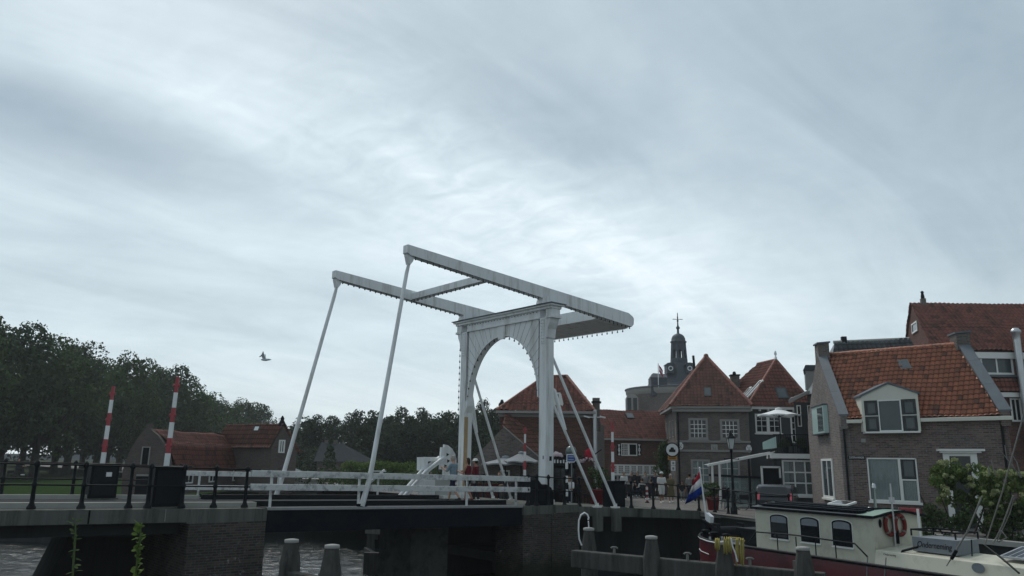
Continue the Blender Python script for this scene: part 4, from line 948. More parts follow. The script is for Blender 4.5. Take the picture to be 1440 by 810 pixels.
for i in range(8): s = a[0]+.2+i*(b[0]-a[0]-.4)/7; box_part(TH2, h, 'modillion', M['frame_white'], s-.04, s+.04, -.20, -.004, ez-.30, ez-.162)
A0, B0, T0, T1 = TH2(a[0]-.1, -.25, ez), TH2(b[0]+.1, -.25, ez), TH2(ap[0], 2.6, ap[1]), TH2(ap[0]-.1, 5.0, ap[1]-.03)
C0, D0 = TH2(b[0]+.1, 6.6, ez), TH2(a[0]-.1, 6.6, ez)
tiled([A0, B0, T0], 'roof', M['tile_red'], h, amp=.03); tiled([A0, T0, T1, D0], 'roof', M['tile_red'], h, amp=.03); tiled([B0, C0, T1, T0], 'roof', M['tile_red'], h, amp=.03); tiled([D0, C0, T1], 'roof', M['tile_red'], h)
m = MB(); m.tube([A0+V3((0, 0, .05)), T0+V3((0, 0, .10))], .12, 6); m.tube([B0+V3((0, 0, .05)), T0+V3((0, 0, .10))], .12, 6); m.tube([T0+V3((0, 0, .10)), T1+V3((0, 0, .10))], .12, 6); m.build('hip_tiles', M['tile_red'], h)
m = MB(); m.lathe([(.12, 0), (.10, .25), (.03, .28), (.11, .45), (.08, .62), (.01, .72)], tuple(T0+V3((0, 0, .08))), 8); m.build('finial', M['swhite'], h)
def on_roof(fr, parent, x0, y0, x1, y1, PA, PB, PC, name='skylight', frame=None, pane=None, fw=.12):
    n = (PB-PA).cross(PC-PA).normalized()
    if n.z < 0: n = -n
    def hit(x, y): d = ray(x, y); return CP+d*((PA-CP).dot(n)/d.dot(n))
    q = [hit(*p) for p in ((x0, y1), (x1, y1), (x1, y0), (x0, y0))]; t = V3((-n.y, n.x, 0)).normalized(); b = n.cross(t)
    cc = sum(q, V3((0, 0, 0)))/4; hw = max(.15, ((q[1]-q[0]).length+(q[2]-q[3]).length)/4); hh = max(.15, ((q[3]-q[0]).length+(q[2]-q[1]).length)/4)
    f = MB(); f.prism([cc-t*hw-b*hh+n*.06, cc+t*hw-b*hh+n*.06, cc+t*hw+b*hh+n*.06, cc-t*hw+b*hh+n*.06], tuple(n*.10)); o = f.build(name, frame or M['frame_dark'], parent)
    p = MB(); w_, v_ = hw-min(fw, hw*.3), hh-min(fw, hh*.3); p.quad(*[cc+t*a_*w_+b*b_*v_+n*.165 for a_, b_ in ((-1, -1), (1, -1), (1, 1), (-1, 1))]); p.build('pane', pane or M['glass2'], o); return o
on_roof(TH2, h, 1091, 547, 1107, 562, A0, B0, T0)
on_roof(TH2, h, 1057, 543, 1061.5, 560, A0, T0, T1, frame=M['frame_white'], fw=.07); on_roof(TH2, h, 1048, 550, 1051, 560, A0, T0, T1, frame=M['frame_white'], fw=.07)
box_part(TH2, h, 'chimney', M['brick_grey'], a[0]-1.4, a[0]-.9, 6.2, 6.8, ez, TH2.px(1055, 544, 6.5)[1])

# --- corner house with pyramid roof
CH = Frame((11.72, 55.0), (4.9, -1.08), (.09, 1)); w = CH.px(1053.5, 600)[0]; ez = 5.56; ap = CH.px(993, 503, 3.4); zg = -.76
h = house('corner_house', 'grey-brown corner house with pyramid roof and white lion medallions', CH)
u1, u2 = CH.rect(968, 588, 995.5, 618), CH.rect(1012.5, 589.5, 1040, 618.5); l1, l2 = CH.rect(972, 646, 999, 690), CH.rect(1013, 647, 1041, 690)
m = MB(CH); m.wall(0, w, zg, ez, [u1, u2, l1, l2], 0, .14); m.quad((w, 0, zg), (w, 7, zg), (w, 7, ez), (w, 0, ez)); m.quad((0, 7, zg), (w, 7, zg), (w, 7, ez), (0, 7, ez)); m.build('wall', M['brick_grey'], h)
m = MB(CH); m.quad((0, 0, zg), (0, 7, zg), (0, 7, ez), (0, 0, ez)); m.build('side_wall', M['brick_grey'], h)
for r in (u1, u2): window(CH, h, r, .05, 4, 4, .15, .045, bmat=M['frame_white'], frame=M['frame_grey'], dep=.09, sill=M['frame_grey'])
for r in (l1, l2): window(CH, h, r, .05, 3, 4, .14, .04, bmat=M['frame_white'], frame=M['frame_grey'], dep=.09, clearglass=True, curtain=(1, .0), sill=M['frame_grey'])
for y in (621, 634): z = CH.px(1000, y)[1]; box_part(CH, h, 'string_course', M['frame_grey'], -.05, w+.04, -.07, -.003, z-.07, z+.07)
m = MB(CH); m.box(-.25, w+.1, -.30, -.003, ez-.35, ez-.12); m.box(-.38, w+.16, -.42, -.003, ez-.12, ez+.02); m.build('cornice', M['frame_grey'], h)
m = MB(CH); m.box(-.40, -.003, -.42, 7.2, ez-.16, ez+.0); m.build('cornice', M['frame_grey'], h)
A0, B0, C0, D0 = CH(-.42, -.45, ez+.02), CH(w+.18, -.45, ez+.02), CH(w+.18, 7.3, ez+.02), CH(-.42, 7.3, ez+.02); T0 = CH(ap[0], 3.4, ap[1])
for P_ in ([A0, B0, T0], [D0, A0, T0], [B0, C0, T0], [C0, D0, T0]): tiled(P_, 'roof', M['tile_brown'], h, w=.30, l=.40, amp=.03)
m = MB()
for P_ in (A0, B0, D0): m.tube([P_+V3((0, 0, .05)), T0+V3((0, 0, .1))], .13, 6)
m.ball(T0+V3((0, 0, .12)), .2, 8); m.build('hip_tiles', M['tile_red'], h)
on_roof(CH, h, 990, 547, 1000, 559, A0, B0, T0)
for x, y, nm in ((957, 627, 0), (1053, 631, 0)):
    c_ = CH.px(x, y); m = MB(CH); m.prism([(c_[0]+.20*cos(a_)*(1 if abs(cos(a_)) < .75 else .95), -.012, c_[1]+.26*sin(a_)) for a_ in [2*pi*i/14 for i in range(14)]], (0, -.05, 0)); mo = m.build('medallion', M['swhite'], h)
    m = MB(CH)
    for dx, dz, rr in ((-.07, .06, .03), (.07, .06, .03), (0, -.03, .035), (-.05, -.12, .03), (.05, -.12, .03), (-.13, .15, .025), (.13, .15, .025)): m.ball((c_[0]+dx, -.065, c_[1]+dz), rr, 6)
    m.build('lion_mask', M['iron'], mo)
r = CH.rect(1000, 625, 1009, 634); pl = box_part(CH, h, 'plaque', M['stone'], r[0], r[1], -.04, -.003, r[2], r[3]); box_part(CH, pl, 'recess', M['frame_grey'], r[0]+.07, r[1]-.07, -.046, -.041, r[2]+.07, r[3]-.07)
m = MB(CH); q = ((r[0]+r[1])/2, (r[2]+r[3])/2); m.ball((q[0], -.06, q[1]), .07, 6, (1, .4, 1.3)); m.ball((q[0]-.07, -.06, q[1]+.1), .04, 6); m.ball((q[0]+.03, -.06, q[1]-.12), .05, 6); m.build('bird_relief', M['stone'], pl)
c_ = CH.px(977.5, 520, 3.0); MB(CH).tube([(c_[0], 3, c_[1]-.8), (c_[0]-.1, 3, CH.px(977.5, 500, 3)[1])], .09, 8).build('flue', M['iron'], h)
zc = CH.px(1033, 527, 5.0); c = box_part(CH, h, 'chimney', M['brick_grey'], zc[0]-.3, zc[0]+.3, 4.7, 5.3, ez, zc[1]-.1); box_part(CH, c, 'cap', M['iron'], zc[0]-.36, zc[0]+.36, 4.64, 5.36, zc[1]-.1, zc[1]); MB(CH).lathe([(.12, 0), (.14, .1), (.1, .22), (.02, .26)], (zc[0]-.02, 5, zc[1]), 8).build('pot', M['iron'], c)
GC = Frame(tuple(CH(0, 0, 0))[:2], (-CH.D.x, -CH.D.y), (CH.S.x, CH.S.y))
for d_ in (-5.4, -3.4, -1.5): window(GC, h, (d_-.35, d_+.35, 3.5, 4.7), -.01, 1, 2, .05, .03, frame=M['frame_grey'])
MB(CH).tube([(.12, -.12, ez-.4), (.12, -.12, zg)], .06, 8).build('downpipe', M['iron'], h)
# signs on the corner
sp = CH.px(945, 665); sx_ = onland(945, 704); SG = Frame((CH(-.1, -.35, 0).x-.18, CH(-.1, -.35, 0).y), (1, 0)); 
def disc(fr, c, r, mat, parent, name, d0, d1, n=20): return MB(fr).prism([(c[0]+r*cos(2*pi*i/n), d0, c[1]+r*sin(2*pi*i/n)) for i in range(n)], (0, d1-d0, 0)).build(name, mat, parent)
t = thing('road_sign', 'round traffic sign above an orange plate at the grey-brown house corner', 'sign', SG(0, 0, -.7))
c_ = SG.px(945, 632.5); MB(SG).tube([(c_[0], 0, -.72), (c_[0], 0, c_[1]+.5)], .04, 8).build('pole', M['grey'], t)
disc(SG, c_, .50, M['iron'], t, 'ring', -.045, -.07); disc(SG, c_, .42, M['swhite'], t, 'face', -.071, -.076)
m = MB(SG); m.box(c_[0]-.22, c_[0]+.22, -.082, -.077, c_[1]-.16, c_[1]+.02); m.prism([(c_[0]-.14, -.0775, c_[1]+.02), (c_[0]+.14, -.0775, c_[1]+.02), (c_[0]+.09, -.0775, c_[1]+.16), (c_[0]-.09, -.0775, c_[1]+.16)], (0, -.004, 0)); m.build('car_symbol', M['iron'], t)
r = SG.rect(939, 639.5, 951.5, 646.5); pl = box_part(SG, t, 'orange_plate', M['orange'], r[0], r[1], -.06, -.045, r[2], r[3])
for k in (.3, .65): box_part(SG, pl, 'text_line', M['iron'], r[0]+.08, r[1]-.08, -.064, -.061, r[2]+(r[3]-r[2])*k-.02, r[2]+(r[3]-r[2])*k+.03)
for y0, y1 in ((648, 654.5), (655, 662)):
    r = SG.rect(943.5, y0, 949.5, y1); pl = box_part(SG, t, 'white_plate', M['swhite'], r[0], r[1], -.06, -.045, r[2], r[3])
    box_part(SG, pl, 'pictogram', M['grey'], r[0]+.08, r[1]-.08, -.064, -.061, r[2]+.08, r[3]-.1)

# --- restaurant range with the long red roof
RG = Frame((7.0, 60.5), (1, .10), (.05, 1)); a = RG.px(842, 640); b = RG.px(962, 640); ez = RG.px(890, 616.5)[1]; rz = RG.px(890, 578, 3.8)[1]; zg = -.74
h = house('restaurant_range', 'long dark red brick restaurant with plain red roof, lattice windows and black shutters', RG)
up = RG.rect(873.5, 623.5, 896, 641); gl = RG.rect(859.5, 653.5, 932, 690); ar = RG.rect(885.5, 667, 900, 691)
m = MB(RG); m.wall(a[0], b[0], zg, ez, [up, (gl[0], gl[1], zg+.3, gl[3])], 0, .12); m.quad((a[0], 0, zg), (a[0], 7.6, zg), (a[0], 7.6, ez), (a[0], 3.8, rz), (a[0], 0, ez)); m.build('wall', M['brick_red'], h)
tiled([RG(a[0]-.1, -.2, ez-.05), RG(b[0]+.2, -.2, ez-.05), RG(b[0]+.2, 3.8, rz), RG(a[0]-.1, 3.8, rz)], 'roof', M['tile_red'], h, w=.26, l=.3, amp=.012)
tiled([RG(a[0]-.1, 7.8, ez-.05), RG(b[0]+.2, 7.8, ez-.05), RG(b[0]+.2, 3.8, rz), RG(a[0]-.1, 3.8, rz)], 'roof', M['tile_red'], h, w=.26, l=.3, amp=.012)
box_part(RG, h, 'gutter', M['frame_grey'], a[0]-.1, b[0], -.3, -.02, ez-.16, ez-.02)
mid = up[0]+(up[1]-up[0])*.46
window(RG, h, (up[0], mid, up[2], up[3]), .04, 4, 6, .08, .035); window(RG, h, (mid, up[1], up[2], up[3]), .04, 1, 1, .08)
for x0, x1 in ((868, 873), (896.5, 901.5)):
    r = RG.rect(x0, 624, x1, 641); s_ = box_part(RG, h, 'shutter', M['black'], r[0], r[1], -.06, -.01, r[2], r[3])
    for k in range(2):
        zc = r[2]+(r[3]-r[2])*(.27+.46*k); xc = (r[0]+r[1])/2; m = MB(RG); m.prism([(xc-.09, -.062, zc+.2), (xc+.09, -.062, zc+.2), (xc+.02, -.062, zc), (xc+.09, -.062, zc-.2), (xc-.09, -.062, zc-.2), (xc-.02, -.062, zc)], (0, -.006, 0)); m.build('hourglass', M['swhite'], s_)
lz = RG.px(895, 668)[1]
for k in range(8):
    x0 = gl[0]+(gl[1]-gl[0])*k/8; x1 = gl[0]+(gl[1]-gl[0])*(k+1)/8; window(RG, h, (x0, x1, lz, gl[3]), .03, 4, 4, .10, .035, dep=.07)
    if not (ar[0]-.1 < (x0+x1)/2 < ar[1]+.1): window(RG, h, (x0, x1, zg+.5, lz-.02), .03, 2, 3, .08, .03, dep=.06, frame=M['frame_grey'])
cx, rr = (ar[0]+ar[1])/2, (ar[1]-ar[0])/2; zc = ar[3]-rr
m = MB(RG); o1 = [(cx-rr*1.28*cos(pi*i/12), zc+rr*1.28*sin(pi*i/12)) for i in range(13)]; o2 = [(cx-rr*cos(pi*i/12), zc+rr*sin(pi*i/12)) for i in range(13)]
m.box(cx-rr*1.28, cx-rr, -.12, .0, zg, zc); m.box(cx+rr, cx+rr*1.28, -.12, 0, zg, zc)
for i in range(12): m.prism([(o1[i][0], -.12, o1[i][1]), (o1[i+1][0], -.12, o1[i+1][1]), (o2[i+1][0], -.12, o2[i+1][1]), (o2[i][0], -.12, o2[i][1])], (0, .12, 0))
ao = m.build('arched_doorway', M['stone'], h)
MB(RG).prism([(cx-rr, -.03, zg), (cx+rr, -.03, zg)]+[(x, -.03, z) for x, z in o2[::-1]], (0, .02, 0)).build('door', M['black'], ao)
on_roof(RG, h, 880.5, 583, 890.5, 590, RG(a[0], -.2, ez-.05), RG(b[0], -.2, ez-.05), RG(a[0], 3.8, rz))

# --- brown gable house with the hipped roof and its lean-to wing
PH = Frame((-.33, 44.0), (4.86, -.5), (.1, 1)); a = PH.px(702, 640); b = PH.px(834, 640); ez = PH.px(770, 579)[1]; zg = -.6; r0_, r1_ = PH.px(767, 531, 3.2), PH.px(797, 531, 3.2)
h = house('brown_brick_house', 'dark brown brick house with a steep hipped red roof behind the portal', PH)
side_walls(PH, h, M['brick_red'], a[0], b[0], 0, 6.4, zg, ez, True)
A0, B0, C0, D0 = PH(a[0]-.15, -.3, ez), PH(b[0]+.1, -.3, ez), PH(b[0]+.1, 6.7, ez), PH(a[0]-.15, 6.7, ez); T0, T1 = PH(r0_[0], 3.2, r0_[1]), PH(r1_[0], 3.2, r1_[1])
for P_ in ([A0, B0, T1, T0], [D0, A0, T0], [B0, C0, T1], [C0, D0, T0, T1]): tiled(P_, 'roof', M['tile_red'], h, w=.30, l=.36, amp=.045)
m = MB()
for p, q in ((A0, T0), (B0, T1), (T0, T1)): m.tube([p+V3((0, 0, .06)), q+V3((0, 0, .1))], .10, 6)
m.build('hip_tiles', M['tile_red'], h)
box_part(PH, h, 'gutter', M['frame_grey'], a[0]-.2, b[0]+.15, -.45, -.31, ez-.12, ez+.02)
box_part(PH, h, 'frieze', M['frame_grey'], a[0]-.02, b[0]+.02, -.08, -.003, ez-.3, ez-.13)
dmr = PH.rect(778, 552, 788, 573, .35); dmo = box_part(PH, h, 'dormer', M['frame_white'], dmr[0], dmr[1], .3, 1.6, dmr[2], dmr[3]); box_part(PH, dmo, 'pane', M['glass2'], dmr[0]+.1, dmr[1]-.1, .285, .298, dmr[2]+.1, dmr[3]-.1)
for s_ in (dmr[0], dmr[1]): m = MB(PH); m.prism([(s_-.1, .25, dmr[2]), (s_+.1, .25, dmr[2]), (s_+.18, .25, dmr[2]+.2), (s_+.05, .25, dmr[3]-.1), (s_-.05, .25, dmr[3]-.1), (s_-.18, .25, dmr[2]+.2)], (0, .08, 0)); m.build('scroll', M['frame_white'], dmo)
cp_ = PH.px(838, 560, 1.5); c = box_part(PH, h, 'chimney', M['brick_grey'], cp_[0]-.2, cp_[0]+.22, 1.2, 1.8, ez-1, cp_[1]); box_part(PH, c, 'cap', M['iron'], cp_[0]-.26, cp_[0]+.3, 1.14, 1.86, cp_[1]-.28, cp_[1]-.2)
cp_ = PH.px(705.5, 588, 1.0); zt_ = PH.px(705.5, 562, 1.0)[1]; MB(PH).lathe([(.13, 0), (.13, .4), (.11, .42), (.11, .62), (.2, .68), (.2, .95), (.12, 1.05), (.06, 1.2)], (cp_[0], 1.0, zt_-1.2), 8).build('chimney_pot', M['iron'], h)
# lean-to wing: gable with sloping copings
e1, e2, e3 = PH.px(655, 655, -1.5), PH.px(708, 601, -1.5), PH.px(745, 636, -1.5)
m = MB(PH); m.prism([(e1[0], -1.5, zg), (e3[0]+.6, -1.5, zg), (e3[0]+.6, -1.5, e3[1]-.35), (e2[0], -1.5, e2[1]), (e1[0], -1.5, e1[1]), ], (0, 1.45, 0)); wg = m.build('wing', M['brick_grey'], h)
m = MB(PH); m.prism([(e2[0], -1.56, e2[1]), (e3[0]+.6, -1.56, e3[1]-.35), (e3[0]+.6, -1.56, e3[1]-.28), (e2[0], -1.56, e2[1]+.08)], (0, 1.5, 0)); m.build('coping', M['frame_grey'], wg)
tiled([PH(e2[0]-.1, -1.45, e2[1]+.05), PH(e3[0]+.5, -1.45, e3[1]-.3), PH(e3[0]+.9, -.02, e3[1]+.5), PH(e2[0]-.1, -.02, e2[1]+.9)], 'roof', M['tile_brown'], wg, amp=.02)
r = PH.rect(731.5, 607, 746, 618.5, -.02); wo = box_part(PH, h, 'window', M['black'], r[0]+.08, r[1]-.08, -.04, -.003, r[2]+.08, r[3]-.08)
m = MB(PH)
for i in range(7):
    x = r[0]+(r[1]-r[0])*i/6.5; m.box(x, x+.05, -.07, -.045, r[3]-.07, r[3]); m.box(x, x+.05, -.07, -.045, r[2], r[2]+.07)
for i in range(5):
    z = r[2]+(r[3]-r[2])*i/4.6; m.box(r[0]-.04, r[0]+.03, -.072, -.046, z, z+.05); m.box(r[1]-.03, r[1]+.04, -.072, -.046, z, z+.05)
m.build('white_block_border', M['swhite'], wo)
r = PH.rect(703.5, 661, 717, 671, -1.5); window(PH, wg, r, -1.51, 1, 1, .09, pane=M['glass'])
# side facade to the right, with flue and gutters
r = PH.px(846, 640, 3); m = MB(PH); m.prism([(b[0], 4, zg), (b[0]+.8, 9, zg), (b[0]+.8, 9, 4.0), (b[0], 4, 4.3)], (.02, 0, 0)); m.build('rear_wing', M['brick_grey'], h)
fx = PH.px(837, 640, -.3)[0]; MB(PH).tube([(fx, -.25, zg), (fx, -.25, PH.px(837, 576, -.3)[1])], .12, 10).build('flue', M['alu'], h)
for sx2 in (-.45, .42): z = PH.px(837, 587, -.3)[1]; m = MB(PH); m.bar((fx, -.28, z), (fx+sx2, -.4, z+.02), .05, .05); m.bar((fx+sx2-.16, -.4, z+.06), (fx+sx2+.16, -.4, z-.02), .2, .08); m.build('floodlight', M['alu'], h)
# dark cafe front
r = PH.rect(776, 640, 801, 705, -1.2); cf = box_part(PH, h, 'cafe_front', M['black'], r[0], r[1]+.3, -1.2, -.01, zg, r[3]); box_part(PH, cf, 'fascia', M['iron'], r[0]-.1, r[1]+.4, -1.4, -1.205, r[3]-.55, r[3]-.15)
for i in range(6): x = r[0]+.12+i*.16; box_part(PH, cf, 'letter', M['swhite'], x, x+.08, -1.412, -1.402, r[3]-.42, r[3]-.42+R.choice((.12, .18, .15)))
for i in range(3): x = r[0]+.1+i*.4; box_part(PH, cf, 'pane', M['glass'], x, x+.32, -1.215, -1.203, .0, r[3]-.7)
m = MB(PH); c_ = PH.px(783, 639.5, -1.45)
for dx, dz, q in ((-.18, 0, .15), (0, .03, .17), (.17, 0, .14), (.27, -.06, .08), (-.05, .1, .1)): m.ball((c_[0]+dx, -1.48, c_[1]+dz), q, 8, (1, .3, .8))
t = thing('cafe_sign', 'pale pink rounded sign on the dark cafe front right of the portal', 'sign', PH(c_[0], -1.48, c_[1])); m.build('emblem', M['pink'], t)

# --- the round gate tower with its lantern
t = thing('gate_tower', 'round grey brick gate tower with slate roof, lantern, dome and weathervane', 'tower', (0, 110, -.6))
TC = atY(956.5, 560, 112); cx, cy = TC.x, TC.y; Rr = 7.5
def tz(x, y): return atY(x, y, cy).z
ztop = tz(900, 549)
m = MB(); m.lathe([(Rr, -.6), (Rr, ztop-.9)], (cx, cy, 0), 40); m.build('wall', M['brick_grey'], t)
m = MB(); m.lathe([(Rr+.02, ztop-.9), (Rr+.25, ztop-.6), (Rr+.3, ztop-.2), (Rr+.3, ztop), (Rr-.3, ztop+.05)], (cx, cy, 0), 40); m.build('cornice', M['frame_grey'], t)
m = MB(); m.lathe([(Rr+.45, ztop+.0), (Rr+.4, ztop+.16), (Rr-1.2, ztop+.35), (4.7, ztop+.45), (4.5, ztop+1.0)], (cx, cy, 0), 40); m.build('roof', M['slate'], t)
zsh, zl0, zl1, zd0 = tz(955, 520), tz(955, 511), tz(956, 482), tz(956, 470)
m = MB(); m.lathe([(3.5, ztop-.2), (2.9, ztop+.5), (1.6, zsh+.2), (1.2, zl0+.1)], (cx, cy, 0), 8, smooth=False, rot=pi/8); m.build('spire_base', M['slate'], t)
ln = MB()
for k in range(8):
    a = 2*pi*k/8+pi/8; ln.tube([(cx+1.08*cos(a), cy+1.08*sin(a), zl0), (cx+.9*cos(a), cy+.9*sin(a), zl1)], .19, 6)
ln.lathe([(1.25, zl0-.4), (1.25, zl0+.5), (1.08, zl0+.7)], (cx, cy, 0), 8, rot=pi/8, smooth=False); ln.lathe([(1.0, zl1-.7), (1.02, zl1)], (cx, cy, 0), 8, rot=pi/8, smooth=False)
for k in range(8):
    a = 2*pi*k/8+pi/8; a2 = a+2*pi/8; am = (a+a2)/2; ln.bar((cx+.93*cos(am), cy+.93*sin(am), zl0+1.9), (cx+.93*cos(am)+.01, cy+.93*sin(am), zl0+2.3), .6, .1, (cos(am), sin(am), 0))
ln.build('lantern', M['slate'], t)
m = MB(); m.lathe([(1.18, zl1), (1.22, zl1+.15), (1.05, zl1+.25), (1.02, zl1+.55), (.88, zl1+.9), (.6, zl1+1.2), (.3, zl1+1.32), (.18, zl1+1.4), (.16, zl1+2.0), (.28, zl1+2.12), (.28, zl1+2.3), (.14, zl1+2.45), (.08, zl1+2.9)], (cx, cy, 0), 14); m.build('dome', M['slate'], t)
zt_ = zl1+2.8; ze_ = tz(955, 440); m = MB(); m.tube([(cx, cy, zt_), (cx, cy, ze_)], [.10, .05], 6); zx_ = tz(955, 449); m.bar((cx-.75, cy, zx_), (cx+.75, cy, zx_), .07, .08); m.ball((cx, cy, zt_+.45), .16, 8); m.ball((cx, cy, zt_+1.0), .11, 8); m.build('weathervane', M['iron'], t)
for x in (943, 970):                                     # clock dormers
    p = atY(x, 517, cy-2.2); m = MB(); m.box(p.x-.5, p.x+.5, p.y, p.y+2, p.z-.8, p.z+.42); m.prism([(p.x-.7, p.y-.1, p.z+.42), (p.x+.7, p.y-.1, p.z+.42), (p.x+.4, p.y-.1, p.z+.68), (p.x, p.y-.1, p.z+.75), (p.x-.4, p.y-.1, p.z+.68)], (0, 2, 0)); o = m.build('clock_dormer', M['slate'], t)
    MB().prism([(p.x+.36*cos(2*pi*i/14), p.y-.02, p.z-.1+.36*sin(2*pi*i/14)) for i in range(14)], (0, -.04, 0)).build('clock_face', M['swhite'], o); MB().prism([(p.x+.22*cos(2*pi*i/12), p.y-.065, p.z-.1+.22*sin(2*pi*i/12)) for i in range(12)], (0, -.02, 0)).build('clock_dial', M['slate'], o)
p = atY(927, 540, cy-6.0); m = MB(); m.box(p.x-1.1, p.x+1.1, p.y, p.y+2.2, p.z-1.6, p.z+.9); m.prism([(p.x-1.2, p.y-.1, p.z+.9), (p.x+1.2, p.y-.1, p.z+.9), (p.x+1.0, p.y+1, p.z+1.5), (p.x-.6, p.y+1, p.z+1.6)], (0, 1.2, 0)); m.build('turret', M['slate'], t)
p = atY(888.5, 570, cy-Rr*.62); m = MB(); pr = [(-.85, -1.6), (.85, -1.6), (.85, .9), (.6, 1.35), (0, 1.6), (-.6, 1.35), (-.85, .9)]; m.prism([(p.x+x, p.y-.35, p.z+z) for x, z in pr], (0, .6, 0)); o = m.build('window', M['frame_grey'], t)
for dx in (-.4, .4): MB().box(p.x+dx-.26, p.x+dx+.26, p.y-.42, p.y-.36, p.z-1.3, p.z+1.0).build('pane', M['glass'], o)
fp = atY(926, 545, cy-6.5); f2 = atY(925.5, 511, cy-6.5); t = thing('flag', 'small red and white flag on a pole on the round tower', 'flag', fp)
MB().tube([fp, f2], .06, 6).build('pole', M['swhite'], t); m = MB()
for k, mt_ in enumerate(('flag_red', 'flag_white', 'flag_red')):
    m = MB(); z0_ = f2.z-.3-.7*k; z0_ = f2.z-.2-.32*k; m.quad((f2.x+.1, f2.y, z0_), (f2.x+.35, f2.y-.15, z0_-.35), (f2.x+.65, f2.y+.1, z0_-.75), (f2.x+.62, f2.y+.1, z0_-1.08), (f2.x+.32, f2.y-.15, z0_-.68), (f2.x+.1, f2.y, z0_-.32)); m.build('stripe', M[mt_], t)

# --- conservatory with roof terrace
CV = Frame((14.35, 42.2), (.96, -.28), (.28, .96)); a = CV.px(1092, 660); b = CV.px(1151, 660); zt = CV.px(1120, 639)[1]; zg = -.75; r = CV.rect(1100.5, 647, 1150.5, 697)
h = house('conservatory', 'dark conservatory with a white-barred window under a fenced roof terrace', CV)
m = MB(CV); m.wall(a[0], b[0]+.3, zg, zt-.25, [r], 0, .1); m.quad((a[0], 0, zg), (a[0], 5, zg), (a[0], 5, zt-.25), (a[0], 0, zt-.25)); m.build('wall', M['wallgrey'], h)
window(CV, h, r, .03, 3, 3, .09, .07, dep=.08, clearglass=True, curtain=(.16, .0)); box_part(CV, h, 'sill', M['frame_white'], r[0]-.08, r[1]+.08, -.12, -.004, r[2]-.1, r[2]-.004)
box_part(CV, h, 'terrace_slab', M['frame_white'], a[0]-.3, b[0]+.4, -.22, 5, zt-.22, zt+.03)
g0, g1 = CV.px(1073, 625, -.0), CV.px(1092, 625, -.1)
bx = MB(CV); zz_ = CV.px(1120, 612, -.1)[1]
dk_ = thing('terrace_railing', 'dark bar railing round the roof terrace above the conservatory', 'railing', CV(a[0], -.1, zt))
for i in range(27): s = a[0]+(b[0]-a[0]+.3)*i/26; bx.box(s-.012, s+.012, -.13, -.105, zt+.05, zz_)
bx.box(a[0]-.1, b[0]+.4, -.15, -.09, zz_, zz_+.05); bx.box(a[0]-.1, b[0]+.4, -.14, -.1, zt+.05, zt+.1); bx.build('bars', M['iron'], dk_)
q0, q1 = atY(1073, 630, 42.9), atY(1092, 626, 42.0)
t = thing('glass_screen', 'frosted pale green glass screen at the left corner of the roof terrace', 'screen', q0)
zt0, zt1 = atY(1073, 622, 42.9).z, atY(1092, 614, 42.0).z; MB().prism([(q0.x, q0.y, zt+.35-.1), (q1.x, q1.y, zt+.32), (q1.x, q1.y, zt1), (q0.x, q0.y, zt0)], (0, .03, 0)).build('glass_pane', M['teal'], t)
MB().bar((q0.x, q0.y, zt+.2-.15), (q1.x, q1.y, zt+.26), .06, .1).build('bottom_rail', M['iron'], t)
for i in range(4): MB(CV).box(a[0]+.2+i*.42, a[0]+.55+i*.42, .3, .5, zt+.03, zt+.4+.2*(i % 2)).build('planter_box', M['iron'], dk_) if False else None
# sloping awning over the pavement in front of it
e0, e1_ = atY(996, 656, 42.5), atY(1090, 638, 42.4)
t = thing('awning', 'long pale sloping awning with dark glazed screens beside the conservatory', 'awning', (e0.x, e0.y, -.75))
m = MB(); m.prism([tuple(e0), tuple(e1_), tuple(e1_+V3((0, 0, .16))), tuple(e0+V3((0, 0, .12)))], (.0, .12, 0)); m.build('front_beam', M['frame_white'], t)
m = MB(); m.quad(tuple(e0+V3((0, .12, .06))), tuple(e1_+V3((0, .12, .08))), tuple(e1_+V3((.6, 3.5, .12))), tuple(e0+V3((.6, 3.5, .10)))); m.build('cloth', M['parasol'], t)
for x in (1002, 1012, 1054): p = online(x, 670, (e0.x, e0.y+.1), (e1_.x, e1_.y+.1)); f = (p.x-e0.x)/(e1_.x-e0.x); MB().bar((p.x, p.y, -.75), (p.x, p.y, e0.z+(e1_.z-e0.z)*f), .10, .10, (0, 1, 0)).build('post', M['frame_white'] if x < 1020 else M['iron'], t)
p, q = online(997, 668, (e0.x, e0.y+.2), (e1_.x, e1_.y+.2)), online(1072, 672, (e0.x, e0.y+.2), (e1_.x, e1_.y+.2)); MB().bar(p, q, .09, .12).build('cross_rail', M['iron'], t)
MB().prism([(p.x+.8, p.y+.08, -.70), (q.x, q.y+.08, -.70), (q.x, q.y+.08, q.z-.08), (p.x+.8, p.y+.08, p.z-.08)], (0, .02, 0)).build('glass_screen', M['clear'], t)
b0 = atY(1070, 658, 41.9), atY(1098, 684, 41.9); t = thing('menu_board', 'large black menu board in a white frame beside the conservatory window', 'board', (b0[0].x, 41.9, -.75))
MB().box(b0[0].x, b0[1].x, 41.9, 41.98, -.72, b0[0].z).build('panel', M['black'], t); m = MB(); m.box(b0[0].x-.02, b0[0].x+.07, 41.82, 41.895, -.2, b0[0].z+.08); m.box(b0[0].x, b0[1].x, 41.82, 41.895, b0[0].z-.0, b0[0].z+.10); m.box(b0[1].x-.06, b0[1].x+.02, 41.82, 41.895, b0[0].z-.5, b0[0].z+.06); m.build('frame', M['frame_white'], t)

